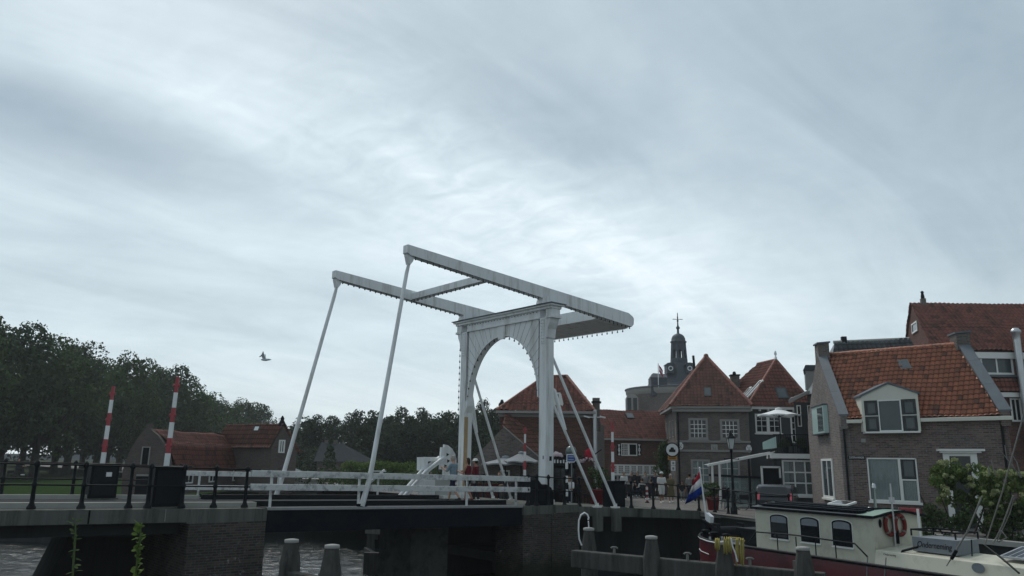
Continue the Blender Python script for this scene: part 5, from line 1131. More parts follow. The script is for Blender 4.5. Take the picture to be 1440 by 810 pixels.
# ------------------------------------------------------------------ buildings on the left
BN = Frame((-22.4, 46.0), (2.72, .35), (.10, 1)); a, b = BN.px(174, 665), BN.px(242, 665); zg = -.6; top = BN.px(208, 602)[1]
h = house('barn', 'old brick barn with a curved gable and long weathered red roof by the trees', BN, 'barn')
prof = [(a[0], zg)]+[(BN.px(x, y)[0], BN.px(x, y)[1]) for x, y in ((171, 672), (173, 660), (178, 645), (184, 631), (192, 618), (200, 608), (205, 603), (211, 602), (214, 606), (222, 612), (229, 622), (234, 634), (238, 648), (241, 664))]+[(b[0]+.1, zg)]
m = MB(BN); m.prism([(s, 0, z) for s, z in prof], (0, .3, 0)); m.build('gable_wall', M['brick_barn'], h)
q = BN.px(208, 601); box_part(BN, h, 'chimney', M['brick_barn'], q[0]-.12, q[0]+.12, 0, .3, q[1]-.05, q[1]+.22)
r = BN.rect(199, 628, 211, 656); window(BN, h, r, -.01, 1, 1, .06, pane=M['black'], frame=M['frame_grey'], dep=.05, name='hatch'); r = BN.rect(190, 670, 212, 704); box_part(BN, h, 'door', M['black'], r[0], r[1], -.03, -.003, zg, r[3])
box_part(BN, h, 'lintel', M['frame_grey'], r[0], r[1]+.6, -.04, -.003, r[3]+.02, r[3]+.12)
Lb = 26; rx = [(q[0]+.05, top-.05)]; pts_ = prof[9:15]
ridge_end = online(318, 611, tuple(BN(q[0], 0, 0))[:2], tuple(BN(q[0], 1, 0))[:2]); 
sl = [(prof[8][0], prof[8][1]-.08), (prof[11][0]+.12, prof[11][1]-.02), (prof[14][0]+.2, prof[14][1])]
LB = 17.0
for (s0, z0_), (s1, z1_) in zip(sl, sl[1:]):
    tiled([BN(s0, .3, z0_), BN(s1, .3, z1_), BN(s1, LB, z1_), BN(s0, LB, z0_)], 'roof', M['tile_red'], h, w=.26, l=.3, amp=.02)
m = MB(BN); m.quad((prof[14][0], .3, zg), (prof[14][0], LB, zg), (prof[14][0], LB, prof[14][1]), (prof[14][0], .3, prof[14][1])); m.quad((a[0], .3, zg), (a[0], LB, zg), (a[0], LB, prof[1][1]), (a[0], .3, prof[1][1])); m.build('wall', M['brick_barn'], h)
m = MB(BN)
lsl = [(p_[0], p_[1]) for p_ in prof[1:9]]
for (s0, z0_), (s1, z1_) in zip(lsl, lsl[1:]): m.quad((s0, .3, z0_), (s1, .3, z1_), (s1, LB, z1_), (s0, LB, z0_))
m.build('roof', M['tile_red'], h)
SW = Frame(tuple(BN(prof[14][0], 0, 0))[:2], (BN.D.x, BN.D.y), (-BN.S.x, -BN.S.y))
for s in (1.5, 4.6, 8.0): window(SW, h, (s, s+1.0, .0, 1.0), -.02, 2, 1, .08, .05)
# house with the dormerless tiled roof to its right
LH = Frame((-19.0, 58.5), (3.9, -3.0), (.55, 1)); a, b = LH.px(383, 660), LH.px(418, 660); ez = LH.px(384, 627)[1]
h = house('brick_cottage', 'brick cottage with brown-red roof, skylight and white side window behind the barn', LH)
GL = Frame(tuple(atY(381, 660, 53))[:2], (1, .35), (-.95, .55)); a, b = GL.px(381, 640), GL.px(417, 640); ap = GL.px(398, 597); e0, e1_ = GL.px(381, 628), GL.px(417, 635)
m = MB(GL); m.prism([(a[0], 0, -.7), (b[0], 0, -.7), (b[0], 0, e1_[1]), (ap[0], 0, ap[1]), (a[0], 0, e0[1])], (0, .25, 0)); h.location = GL(a[0], 0, -.7); m.build('gable_wall', M['brick_barn'], h)
LL = 5.6
for s0, z0_ in ((a[0]-.2, e0[1]-.1), (b[0]+.2, e1_[1]-.1)): tiled([GL(s0, -.1, z0_), GL(s0, LL, z0_), GL(ap[0], LL, ap[1]+.05), GL(ap[0], -.1, ap[1]+.05)], 'roof', M['tile_brown'], h, amp=.035)
m = MB(GL); m.quad((a[0], .25, -.7), (a[0], LL, -.7), (a[0], LL, e0[1]), (a[0], .25, e0[1])); m.quad((b[0], .25, -.7), (b[0], LL, -.7), (b[0], LL, e1_[1]), (b[0], .25, e1_[1])); m.quad((a[0], LL, -.7), (b[0], LL, -.7), (b[0], LL, e1_[1]), (ap[0], LL, ap[1]), (a[0], LL, e0[1])); m.build('wall', M['brick_barn'], h)
r = GL.rect(391.5, 618.5, 400, 637); window(GL, h, r, -.01, 2, 1, .09, .07, pane=M['glass'], dep=.05)
on_roof(GL, h, 359, 600.5, 367, 607, GL(a[0]-.2, -.1, e0[1]-.1), GL(a[0]-.2, LL, e0[1]-.1), GL(ap[0], -.1, ap[1]+.05), pane=M['swhite'])
MB(GL).lathe([(.2, -.1), (.16, .15), (.09, .3), (.12, .4), (.02, .6)], (ap[0], .1, ap[1]), 8).build('finial', M['iron'], h)
# white lean-to and white-walled shed by the water
WS = Frame(tuple(atY(372, 690, 56.5))[:2], (1, .1)); a, b = WS.px(374, 690), WS.px(446, 690); zt = WS.px(410, 676)[1]
h = house('white_shed', 'low white rendered shed by the water behind the left lifting rod', WS, 'shed', z=-1.2)
m = MB(WS); m.prism([(WS.px(405, 690)[0], 0, -1.2), (WS.px(446, 690)[0], 0, -1.2), (WS.px(446, 690)[0], 0, zt), (WS.px(405, 690)[0], 0, zt)], (0, 3, 0)); m.build('wall', M['wallwhite'], h); x0, x1 = WS.px(401, 690)[0], WS.px(449, 690)[0]; box_part(WS, h, 'roof', M['frame_grey'], x0, x1, -.2, 3.2, zt, zt+.14)
for x in (418, 434): r = WS.rect(x-4, 679, x+4, 690); window(WS, h, r, -.01, 2, 1, .06, .04)
WS2 = Frame(tuple(atY(365, 690, 56))[:2], (1, .0)); t_ = [WS2.px(x, y) for x, y in ((364, 700), (406, 700), (406, 668), (374, 655), (364, 664))]
h = house('white_cottage', 'white-walled lean-to cottage with a small barred window below the brick cottage', WS2, z=-1.2); m = MB(WS2); m.prism([(t_[0][0], 0, -1.2), (t_[1][0], 0, -1.2)]+[(s, 0, z) for s, z in t_[2:]], (0, 4, 0)); m.build('wall', M['wallpale'], h)
m = MB(WS2); m.prism([(t_[2][0]+.3, -.2, t_[2][1]-.05), (t_[3][0]-.1, -.2, t_[3][1]+.06), (t_[3][0]-.1, -.2, t_[3][1]+.2), (t_[2][0]+.3, -.2, t_[2][1]+.09)], (0, 4.2, 0)); m.build('roof', M['slate'], h); r = WS2.rect(377, 670, 386, 690); window(WS2, h, r, -.01, 2, 3, .07, .05)
# grey roof among the trees
GR = Frame(tuple(atY(455, 650, 78))[:2], (1, 0)); a, b = GR.px(440, 660), GR.px(512, 660); h = house('grey_roofed_house', 'low house with a grey hipped roof among the far trees, between the lifting rods', GR); ez = GR.px(470, 649)[1]
side_walls(GR, h, M['brick_barn'], a[0]+.3, b[0]-.3, .3, 7, -.6, ez, True); q = [GR(*p) for p in ((a[0], 0, ez), (b[0], 0, ez), (b[0], 7.2, ez), (a[0], 7.2, ez))]; p0, p1 = GR.px(452, 622, 3.5), GR.px(482, 624, 3.5); T0, T1 = GR(p0[0], 3.5, p0[1]), GR(p1[0], 3.5, p1[1])
m = MB(); m.quad(q[0], q[1], T1, T0); m.quad(q[1], q[2], T1); m.quad(q[2], q[3], T0, T1); m.quad(q[3], q[0], T0); m.build('roof', plain('grey_roof_tiles', (.045, .05, .055), .8, var=.2, scale=3), h); c_ = GR.px(465, 620, 3.6); box_part(GR, h, 'chimney', M['brick_grey'], c_[0]-.6, c_[0]+.6, 3.4, 4.2, c_[1]-.9, c_[1]+.1)
# ------------------------------------------------------------------ trees: clumps of leaf-sized faces on limbs
import numpy as np
def leaf_cloud(seed, centres, radii, per, size, flat=.8, aspect=.62, droop=.3):
    g = np.random.default_rng(seed); C = np.asarray(centres, float); Rd = np.asarray(radii, float)
    idx = np.repeat(np.arange(len(C)), per); n = len(idx)
    d = g.normal(size=(n, 3)); d /= np.linalg.norm(d, axis=1)[:, None]
    rr = Rd[idx]*g.uniform(.45, 1.0, n)**.6; p = C[idx]+d*rr[:, None]*np.array([1, 1, flat])
    a = g.normal(size=(n, 3)); nn = d*.9+g.normal(size=(n, 3))*.6; nn /= np.linalg.norm(nn, axis=1)[:, None]
    a -= nn*(a*nn).sum(1)[:, None]; a /= np.linalg.norm(a, axis=1)[:, None]; b = np.cross(nn, a)
    s = size*g.uniform(.4, 1.65, n)[:, None]
    v = np.stack([p-a*s, p-b*s*aspect+nn*s*.12, p+a*s-np.array([0, 0, 1])*s*droop, p+b*s*aspect+nn*s*.12], 1).reshape(-1, 3)
    return v
def leaf_mesh(name, v, mat):
    n = len(v)//4; me = bpy.data.meshes.new(name); me.vertices.add(len(v)); me.vertices.foreach_set('co', v.astype(np.float32).ravel())
    me.loops.add(4*n); me.loops.foreach_set('vertex_index', np.arange(4*n, dtype=np.int32)); me.polygons.add(n); me.polygons.foreach_set('loop_start', np.arange(0, 4*n, 4, dtype=np.int32))
    me.materials.append(mat); me.update(calc_edges=True); return me
def crown_variant(seed, mat, ncl=80, per=150, size=.027, low=.0):      # unit crown: radius 1, height from 0 to 2
    g = np.random.default_rng(seed); cs, rs = [], []
    while len(cs) < ncl:
        p = g.uniform(-1, 1, 3); q = np.linalg.norm(p*np.array([1, 1, 1]))
        if q > 1 or (q < .5 and g.random() < .75): continue
        wob = .82+.18*sin(p[0]*5+seed)+.12*sin(p[1]*6+seed*2)
        z = 1+p[2]*(.98 if p[2] > 0 else .95)
        taper = .72+.28*min(1, (2-z)*1.1)
        cs.append((p[0]*wob*taper, p[1]*wob*taper, z*(.93+.07*wob))); rs.append(g.uniform(.15, .30))
    return leaf_mesh('crown', leaf_cloud(seed+50, cs, rs, per, size), mat)
CROWN = [crown_variant(i, M['leaf_a' if i % 3 else 'leaf_b']) for i in range(6)]
CROWNF = [crown_variant(20+i, M['leaf_f'], 66, 130, .031) for i in range(4)]
def trunk_mesh(seed):
    r_ = random.Random(seed); m = MB(); m.tube([(0, 0, -.05), (.02, 0, .25), (r_.uniform(-.05, .05), r_.uniform(-.05, .05), .7), (r_.uniform(-.08, .08), 0, 1.25)], [.085, .062, .05, .02], 8)
    for k in range(6):
        a = 2*pi*k/6+r_.uniform(-.4, .4); z = r_.uniform(.25, .6); l = r_.uniform(.4, .75)
        m.tube([(0, 0, z), (cos(a)*l*.5, sin(a)*l*.5, z+.22), (cos(a)*l, sin(a)*l, z+.6)], [.035, .022, .008], 6)
    o = m.build('trunk', M['bark']); me = o.data; bpy.data.objects.remove(o); return me
TRUNK = [trunk_mesh(i) for i in range(3)]
def tree(label, base, H, Rc, bot, k, crowns, group, name='tree'):
    t = thing(name, label, 'tree', base, group); tr = bpy.data.objects.new('trunk', TRUNK[k % 3]); COL.objects.link(tr); tr.parent = t
    tr.scale = (H*.07*1.0/.085*.85 if False else H*.42, H*.42, H*.42); tr.rotation_euler = (0, 0, k*1.3)
    cr = bpy.data.objects.new('crown', crowns[k % len(crowns)]); COL.objects.link(cr); cr.parent = t; cr.location = (0, 0, bot); cr.scale = (Rc, Rc, (H-bot)/2.0); cr.rotation_euler = (0, 0, k*2.1)
    return t
def hz(x): return 648.6+.0156*(x-720)
TOPS = [(-120, 420), (-60, 440), (0, 455), (20, 462), (50, 467), (85, 479), (125, 498), (165, 502), (200, 507), (240, 523), (270, 545), (300, 559), (330, 561), (360, 567), (380, 585)]
def interp(T, x):
    for (a, ya), (b, yb) in zip(T, T[1:]):
        if a <= x <= b: return ya+(yb-ya)*(x-a)/(b-a)
    return T[-1][1]
k = 0
for x in (-95, -45, 2, 52, 96, 135, 168, 200, 230, 256, 284, 310, 336, 358):
    top = interp(TOPS, x)+R.uniform(-4, 4); zt = 14.6 if x < 250 else 12.5; Z = (zt-CZ)*FOC/(hz(x)-top); p = atY(x, 640, Z)
    tree('dark leafy tree in the dense row on the left, beyond the lawn and barn', (p.x, p.y, -.74), zt+.62, 5.6+R.uniform(-.4, .7), 1.9+R.uniform(-.3, .4), k, CROWN, 'row of trees on the left'); k += 1
for x in (-60, 30, 78, 118, 152, 190, 222, 262, 296, 322, 347):       # a second line behind, filling the gaps
    top = interp(TOPS, x)+10+R.uniform(-3, 8); zt = 14.0; Z = (zt-CZ)*FOC/(hz(x)-top)+9; p = atY(x, 640, Z)
    tree('dark leafy tree in the dense row on the left, beyond the lawn and barn', (p.x, p.y, -.74), zt, 5.4, 1.6+R.uniform(0, 1.2), k, CROWN, 'row of trees on the left'); k += 1
BT = [(405, 606), (418, 601), (437, 577), (455, 585), (468, 582), (490, 585), (512, 578), (540, 574), (562, 574), (592, 579), (622, 577), (642, 570), (660, 566), (678, 561), (694, 571), (712, 585), (760, 600)]
for i, x in enumerate((402, 424, 441, 462, 486, 512, 540, 566, 596, 624, 648, 676, 698, 722)):
    top = interp(BT, x)+R.uniform(-2, 3); Z = 112+R.uniform(-12, 14); zt = CZ+(hz(x)-top)*Z/FOC; p = atY(x, 640, Z)
    tree('dark tree in the far wood behind the bridge, between the cottages and the brick house', (p.x, p.y, -.74), zt+.62, 4.3+R.uniform(-.5, .6), .3+R.uniform(0, .6), i, CROWNF, 'far trees behind the bridge')
for i, x in enumerate((412, 450, 476, 500, 528, 553, 582, 611, 636, 662, 690, 712)):
    top = interp(BT, x)+12; Z = 97+R.uniform(-4, 4); zt = CZ+(hz(x)-top)*Z/FOC; p = atY(x, 640, Z)
    if 450 <= x <= 500: zt = 2.6; Z = 92; p = atY(x, 640, Z)
    tree('dark tree in the far wood behind the bridge, between the cottages and the brick house', (p.x, p.y, -.74), zt+.62, 4.0, .0, i+2, CROWNF, 'far trees behind the bridge')
# foliage things built from shaped clumps
def shrub(name, label, base, centres, radii, per, size, mat, cat, group=None, extra=None, stems=None):
    t = thing(name, label, cat, base, group); b = np.array(base)
    o = bpy.data.objects.new('foliage', leaf_mesh('foliage', leaf_cloud(R.randrange(9999), np.array(centres)-b, radii, per, size), mat)); COL.objects.link(o); o.parent = t
    if extra:
        c2, r2, p2, s2, m2, nm = extra; o = bpy.data.objects.new(nm, leaf_mesh(nm, leaf_cloud(R.randrange(9999), np.array(c2)-b, r2, p2, s2), m2)); COL.objects.link(o); o.parent = t
    if stems:
        m = MB()
        for p, q, r_ in stems: m.tube([p, V3(p).lerp(V3(q), .5)+V3((R.uniform(-.06, .06), 0, 0)), q], [r_, r_*.8, r_*.4], 6)
        m.build('stem', M['bark'], t)
    return t
# clipped bright hedge on the far bank
for j, (xa, xb, lb) in enumerate(((487, 520, 'bright green clipped hedge on the far bank, left of the nearer lifting rod'), (528, 552, 'bright green rounded hedge on the far bank just right of the nearer lifting rod'), (556, 584, 'bright green clipped hedge on the far bank, left of the white winch'))):
    cs, rs = [], []; n = 7 if j == 0 else 5
    for i in range(n):
        x = xa+(xb-xa)*i/(n-1); p = atY(x, 656+R.uniform(-2.5, 2), 62)
        for dz in (0, -.55, -1.1): cs.append((p.x, p.y+R.uniform(-.3, .3), p.z+dz)); rs.append(.52)
    b = atY((xa+xb)/2, 680, 62); shrub('hedge', lb, (b.x, b.y, -.6), cs, rs, 150, .075, M['leaf_c'], 'hedge')
cs, rs = [], []
for i in range(26):
    p = atY(430+i*7.2, 672+R.uniform(-6, 10), 58+R.uniform(-2, 2)); cs.append(tuple(p)); rs.append(.75)
b = atY(520, 690, 58); shrub('hedge', 'long dark hedge along the far bank behind the white rails', (b.x, b.y, -.6), cs, rs, 130, .085, M['leaf_b'], 'hedge')
p = atY(463, 655, 66); shrub('conifer', 'small dark conical evergreen beside the grey roof, left of the bright hedge', (p.x, p.y, -.6), [(p.x, p.y, -.3+.55*i) for i in range(7)], [.9, .85, .75, .65, .5, .35, .2], 200, .08, M['leaf_a'], 'tree')
# ivy climbing at the end of the restaurant
cs, rs = [], []
for i in range(40):
    x, y = R.uniform(921, 936), R.uniform(622, 668); w_ = 4 if y < 640 else 9
    p = atY(936-abs(R.gauss(0, .5))*w_*1.3, y, 56.5); cs.append(tuple(p)); rs.append(R.uniform(.22, .42))
b = atY(930, 690, 56.5); shrub('climbing_plant', 'tall leafy climbing plant on the corner between the restaurant and the grey-brown house', (b.x, b.y, -.74), cs, rs, 60, .07, M['leaf_b'], 'plant', stems=[((b.x, b.y, -.74), tuple(atY(932, 625, 56.6)), .06)])
# flowering shrubs in front of the orange-roofed house
def bloom_shrub(label, xs, Y, g0, seed):
    rr = random.Random(seed); cs, rs, c2, r2 = [], [], [], []
    for x, y0, y1 in xs:
        for _ in range(9):
            y = rr.uniform(y0, y1); p = atY(x+rr.uniform(-9, 9), y, Y+rr.uniform(-.5, .6)); cs.append(tuple(p)); rs.append(rr.uniform(.16, .30))
        for _ in range(6):
            p = atY(x+rr.uniform(-9, 9), rr.choice((y0+rr.uniform(-2, 6), y0+(y1-y0)*rr.uniform(.3, .75))), Y-.45+rr.uniform(-.2, .2)); c2.append(tuple(p)); r2.append(rr.uniform(.05, .12))
    b = atY(sum(x for x, _, _ in xs)/len(xs), 730, Y); b = (b.x, b.y, -.76)
    return shrub('flowering_shrub', label, b, cs, rs, 110, .055, M['leaf_m'], 'shrub', extra=(c2, r2, 60, .03, M['blossom'], 'blossom'), stems=[((b[0]+d, b[1], -.76), (b[0]+d*2.4, b[1]+.05, .7), .035) for d in (-.5, -.2, .15, .5)])
bloom_shrub('leafy shrub with pale cream blossoms covering the lower part of the white-framed door', [(1324, 650, 690), (1340, 648, 700), (1357, 655, 712), (1374, 656, 716), (1333, 668, 712)], 28.3, -.76, 3)
bloom_shrub('leafy shrub with pale cream blossoms at the right edge, under the bare branches', [(1392, 662, 712), (1408, 664, 722), (1425, 662, 730), (1442, 668, 740), (1398, 690, 738)], 26.6, -.76, 4)
cs, rs = [], []
for i in range(70):
    x = R.uniform(1296, 1470); p = atY(x, R.uniform(712, 766), 27.9-(x-1296)*.012); cs.append(tuple(p)); rs.append(R.uniform(.14, .28))
b = atY(1380, 760, 27); shrub('shrub_border', 'low dark garden planting behind the barge deck, below the blossoms', (b.x, b.y, -.76), cs, rs, 80, .05, M['leaf_b'], 'shrub')
t = thing('bare_branch', 'pale bare branches standing up from the shrub at the right edge', 'branch', atY(1425, 670, 24.8)); m = MB()
for pts_ in ([(1436, 672), (1424, 655), (1412, 640), (1402, 628)], [(1424, 655), (1416, 645), (1413, 626)], [(1436, 672), (1430, 650), (1420, 634)], [(1400, 668), (1396, 656), (1394, 646)], [(1392, 668), (1390, 655)]):
    m.tube([atY(x, y, 24.8) for x, y in pts_], [.022, .018, .013, .007][:len(pts_)], 5)
m.build('twigs', M['rope'], t)
# ------------------------------------------------------------------ the barge
BB = Frame((7.56, 24.5), (.452, -.892), (.892, .452)); wc = 1.9; Lc = BB.px(1229, 750)[0]; ztop = .33; zdk = -.86; zr_ = -.77
bt = thing('barge', 'old canal barge with oxblood hull, cream cabin and arched windows', 'barge', BB(0, .95, -3.3))
def hb(s):
    if s < -.6: t = (-.6-s)/2.5; return 1.5*sqrt(max(0, 1-t**2.3))
    if s > 10: t = (s-10)/4.5; return 1.5*sqrt(max(0, 1-t**2))
    return 1.5
def zrail(s): return zr_+(.10*((-.6-s)/2.5)**2 if s < -.6 else 0)
st_ = [-3.1, -3.08, -3.0, -2.85, -2.6, -2.2, -1.6, -.8]+[i*1.0 for i in range(0, 11)]+[11, 12, 13, 13.8, 14.3, 14.5]
m = MB(BB); lev = [(1.0, 0), (1.03, -.35), (1.02, -.9), (.98, -1.6), (.86, -2.9)]
for sd_ in (-1, 1):
    pts_ = [(s, .95+sd_*hb(s)*f, zrail(s)+dz) for s in st_ for f, dz in lev]; nl = len(lev)
    m.add(pts_, [(i*nl+j, (i+1)*nl+j, (i+1)*nl+j+1, i*nl+j+1) if sd_ < 0 else (i*nl+j+1, (i+1)*nl+j+1, (i+1)*nl+j, i*nl+j) for i in range(len(st_)-1) for j in range(nl-1)], True)
m.build('hull', M['hull'], bt)
m = MB(BB)
for a, b in zip(st_, st_[1:]): m.quad((a, .95-hb(a), zrail(a)-.12), (b, .95-hb(b), zrail(b)-.12), (b, .95+hb(b), zrail(b)-.12), (a, .95+hb(a), zrail(a)-.12))
m.build('deck', M['grey'], bt)
for sd_ in (-1, 1):
    m = MB(BB); m.tube([(s, .95+sd_*(hb(s)+.02), zrail(s)) for s in st_[2:-1]], .045, 6); m.build('rail_cap', M['iron'], bt)
    m = MB(BB); m.tube([(s, .95+sd_*(hb(s)*1.03+.02), zrail(s)-.02) for s in st_[:8]], .022, 6); m.build('white_strake', M['frame_white'], bt)
    m = MB(BB); m.tube([(s, .95+sd_*(hb(s)*1.02+.012), zrail(s)-.42) for s in st_[:7]], .015, 6); m.build('white_line', M['frame_white'], bt)
m = MB(BB); m.tube([(s, .95-(hb(s)*1.02+.01), zrail(s)-1.08) for s in st_], .06, 6); m.build('rubbing_strake', M['black'], bt)
# cabin
wins = [BB.rect(*q) for q in ((1084, 723.5, 1108.5, 757.5), (1126.5, 727.5, 1152.5, 763), (1171, 731.5, 1198.5, 767.5))]
wz0 = sum(w_[2] for w_ in wins)/3; wz1 = sum(w_[3] for w_ in wins)/3
m = MB(BB); m.quad((0, 0, zdk), (Lc, 0, zdk), (Lc, 0, ztop), (0, 0, ztop)); m.quad((0, wc, zdk), (Lc, wc, zdk), (Lc, wc, ztop), (0, wc, ztop))
cam_ = [(wc*i/12, ztop+.13*sin(pi*i/12)) for i in range(13)]
for s in (0, Lc): m.add([(s, 0, zdk), (s, wc, zdk)]+[(s, d, z) for d, z in cam_[::-1]], [tuple(range(15))])
cab = m.build('cabin', M['cream'], bt)
m = MB(BB); 
rp = [(d-.07 if i == 0 else d+.07 if i == 12 else d, z) for i, (d, z) in enumerate(cam_)]
for (d0, z0_), (d1, z1_) in zip(rp, rp[1:]): m.prism([(-.08, d0, z0_+.005), (-.08, d1, z1_+.005), (-.08, d1, z1_+.05), (-.08, d0, z0_+.05)], tuple(V3((Lc-.36, 0, 0))))
m.build('roof', M['slate'], cab); m = MB(BB)
for (d0, z0_), (d1, z1_) in zip(rp, rp[1:]): m.prism([(Lc-.44, d0, z0_+.005), (Lc-.44, d1, z1_+.005), (Lc-.44, d1, z1_+.05), (Lc-.44, d0, z0_+.05)], tuple(V3((.52, 0, 0))))
m.build('roof_end', M['green'], cab)
m = MB(BB)
m.box(-.10, Lc+.10, -.095, -.06, ztop-.02, ztop+.045); m.build('roof_edge', M['black'], cab)
m = MB(BB)
for (d0, z0_), (d1, z1_) in zip(rp, rp[1:]): m.prism([(Lc+.085, d0, z0_-.015), (Lc+.085, d1, z1_-.015), (Lc+.085, d1, z1_+.05), (Lc+.085, d0, z0_+.05)], (.03, 0, 0))
m.build('roof_edge', M['black'], cab)
for k in range(6): MB(BB).box(.12+.03*k, Lc-.40, .03+k*.31, .29+k*.31, ztop+.10+.03*min(k, 5-k), ztop+.15+.03*min(k, 5-k)).build('roof_board', M['steel'], cab, bevel=.01)
r = BB.px(1170, 706, .9)[0]; q = BB.px(1198, 706, .9)[0]
m = MB(BB); m.prism([(r, .7, ztop+.20), (q, .7, ztop+.20), (q, 1.1, ztop+.28), (r, 1.1, ztop+.28)], (0, 0, .05)); hc = m.build('roof_hatch', M['frame_white'], cab); MB(BB).quad((r+.06, .73, ztop+.26), (q-.06, .73, ztop+.26), (q-.06, 1.07, ztop+.328), (r+.06, 1.07, ztop+.328)).build('pane', M['glass'], hc)
for i, w_ in enumerate(wins):
    a, b = w_[0], w_[1]; zc = wz1-.09; n = 10; arc = [((a+b)/2+(b-a)/2*cos(pi*k/n), zc+.09*sin(pi*k/n)) for k in range(n+1)]
    def win_poly(g, d): return [(a+g, d, wz0+g), (b-g, d, wz0+g)]+[((a+b)/2+((b-a)/2-g)*cos(pi*k/n), d, zc+(.09-g*.4)*sin(pi*k/n)-g*.4) for k in range(n+1)]
    t_ = MB(BB).prism(win_poly(-.022, -.012), (0, .01, 0)).build('window', M['frame_white'], cab)
    MB(BB).prism(win_poly(0, -.022), (0, .009, 0)).build('frame', M['black'], t_)
    MB(BB).prism(win_poly(.045, -.026), (0, .003, 0)).build('pane', M['glass'], t_)
    zb_ = wz0+(wz1-wz0)*.66; pb = [(a+.05, -.029, zb_), (b-.05, -.029, zb_)]+[p_ for p_ in win_poly(.05, -.029)[2:]]; MB(BB).prism(pb, (0, .002, 0)).build('blind', M['grey'], t_)
    MB(BB).box(a-.03, b+.03, -.05, -.013, wz0-.045, wz0-.024).build('sill', M['frame_white'], t_)
# handrail along the side deck
hr = [BB.px(x, y, -.42) for x, y in ((1053, 763), (1063, 748), (1119, 752.5), (1202, 764.5), (1220, 783))]
m = MB(BB); m.tube([(s, -.42, z) for s, z in hr], .022, 6)
for x in (1093, 1119, 1146, 1174): s, _ = BB.px(x, 755, -.42); f = (s-hr[1][0])/(hr[3][0]-hr[1][0]); m.tube([(s, -.42, hr[1][1]+(hr[3][1]-hr[1][1])*f), (s, -.42, zdk+.1)], .016, 6)
m.build('handrail', M['iron'], bt)
# end wall fittings
EW = Frame(tuple(BB(Lc, 0, 0))[:2], (BB.D.x, BB.D.y), (-BB.S.x, -BB.S.y)); ez_ = -.02
c_ = EW.px(1237, 736); MB(EW).prism([(c_[0]+.05*cos(2*pi*i/12), -.012, c_[1]+.11*sin(2*pi*i/12)) for i in range(12)], (0, -.01, 0)).build('porthole', M['black'], cab)
for x, lb in ((1249, 'orange-red lifebuoy hung on the cream cabin end wall, left one of two'), (1263, 'orange-red lifebuoy hung on the cream cabin end wall, behind the white pole')):
    c_ = EW.px(x, 738); t = thing('lifebuoy', lb, 'lifebuoy', EW(c_[0], -.06, c_[1]), 'lifebuoys on the barge')
    m = MB(EW); n = 18; ring = [(c_[0]+.185*cos(2*pi*i/n), -.06, c_[1]+.25*sin(2*pi*i/n)) for i in range(n+1)]; m.tube(ring, .052, 8, caps=False); m.mi = 1
    for k in range(4): a = pi/4+k*pi/2; m.tube([(c_[0]+.185*cos(a-.1), -.06, c_[1]+.25*sin(a-.1)), (c_[0]+.185*cos(a+.1), -.06, c_[1]+.25*sin(a+.1))], .056, 8)
    m.build('ring', [M['lifebuoy'], M['rope']], t)
c_ = EW.px(1259, 760, -.14); zt_ = EW.px(1259, 680, -.14)[1]; m = MB(EW); m.tube([(c_[0], -.14, zdk), (c_[0], -.14, zt_)], .022, 8); z_ = EW.px(1259, 703, -.14)[1]; m.box(c_[0]-.05, c_[0]+.05, -.19, -.09, z_-.07, z_+.07); m.build('white_pole', M['alu'], bt)
c_ = EW.px(1260, 752, -.05); m = MB(EW); m.tube([(c_[0], -.07, c_[1]-.22), (c_[0], -.07, c_[1]+.10)], .06, 8); m.build('fender', M['black'], bt)
c_ = BB.px(1237, 718, .75); zt_ = BB.px(1236, 682, .75)[1]; m = MB(BB); m.lathe([(.036, ztop+.1), (.036, zt_-.12), (.055, zt_-.11), (.055, zt_-.05), (.038, zt_-.04), (.05, zt_), (.02, zt_+.03)], (c_[0]-.12, .75, 0), 10); m.build('chimney', M['alu'], cab)
m = MB(BB); m.lathe([(.06, 0), (.06, .03), (.02, .05)], (c_[0]-.35, .8, ztop+.17), 8); m.build('vent', M['alu'], cab)
# fore deck: long cream hatch coaming
c0_, c1_ = Lc+.02, 11.5; zt_ = -.46
m = MB(BB); m.prism([(c0_, -.12, zdk), (c0_, wc+.12, zdk), (c0_, wc+.02, zt_), (c0_, .95, zt_+.10), (c0_, -.02, zt_)], tuple(V3((c1_-c0_, 0, 0)))); cm = m.build('hatch_cover', M['cream'], bt, bevel=.015)
m = MB(BB); c_ = BB.px(1375, 799, -.13); m.prism([(c_[0]+.15*cos(2*pi*i/16), -.10, c_[1]-.0+.11*sin(2*pi*i/16)) for i in range(16)], (0, -.02, 0)); m.build('round_plate', M['grey'], cm)
c_ = BB.px(1252, 779, -.08); text_mesh('Onderneming', 'lettering', M['iron'], cm, BB(c_[0], -.115, c_[1]-.02), BB.S, (0, 0, 1), .08, shear=.25, width=.36)
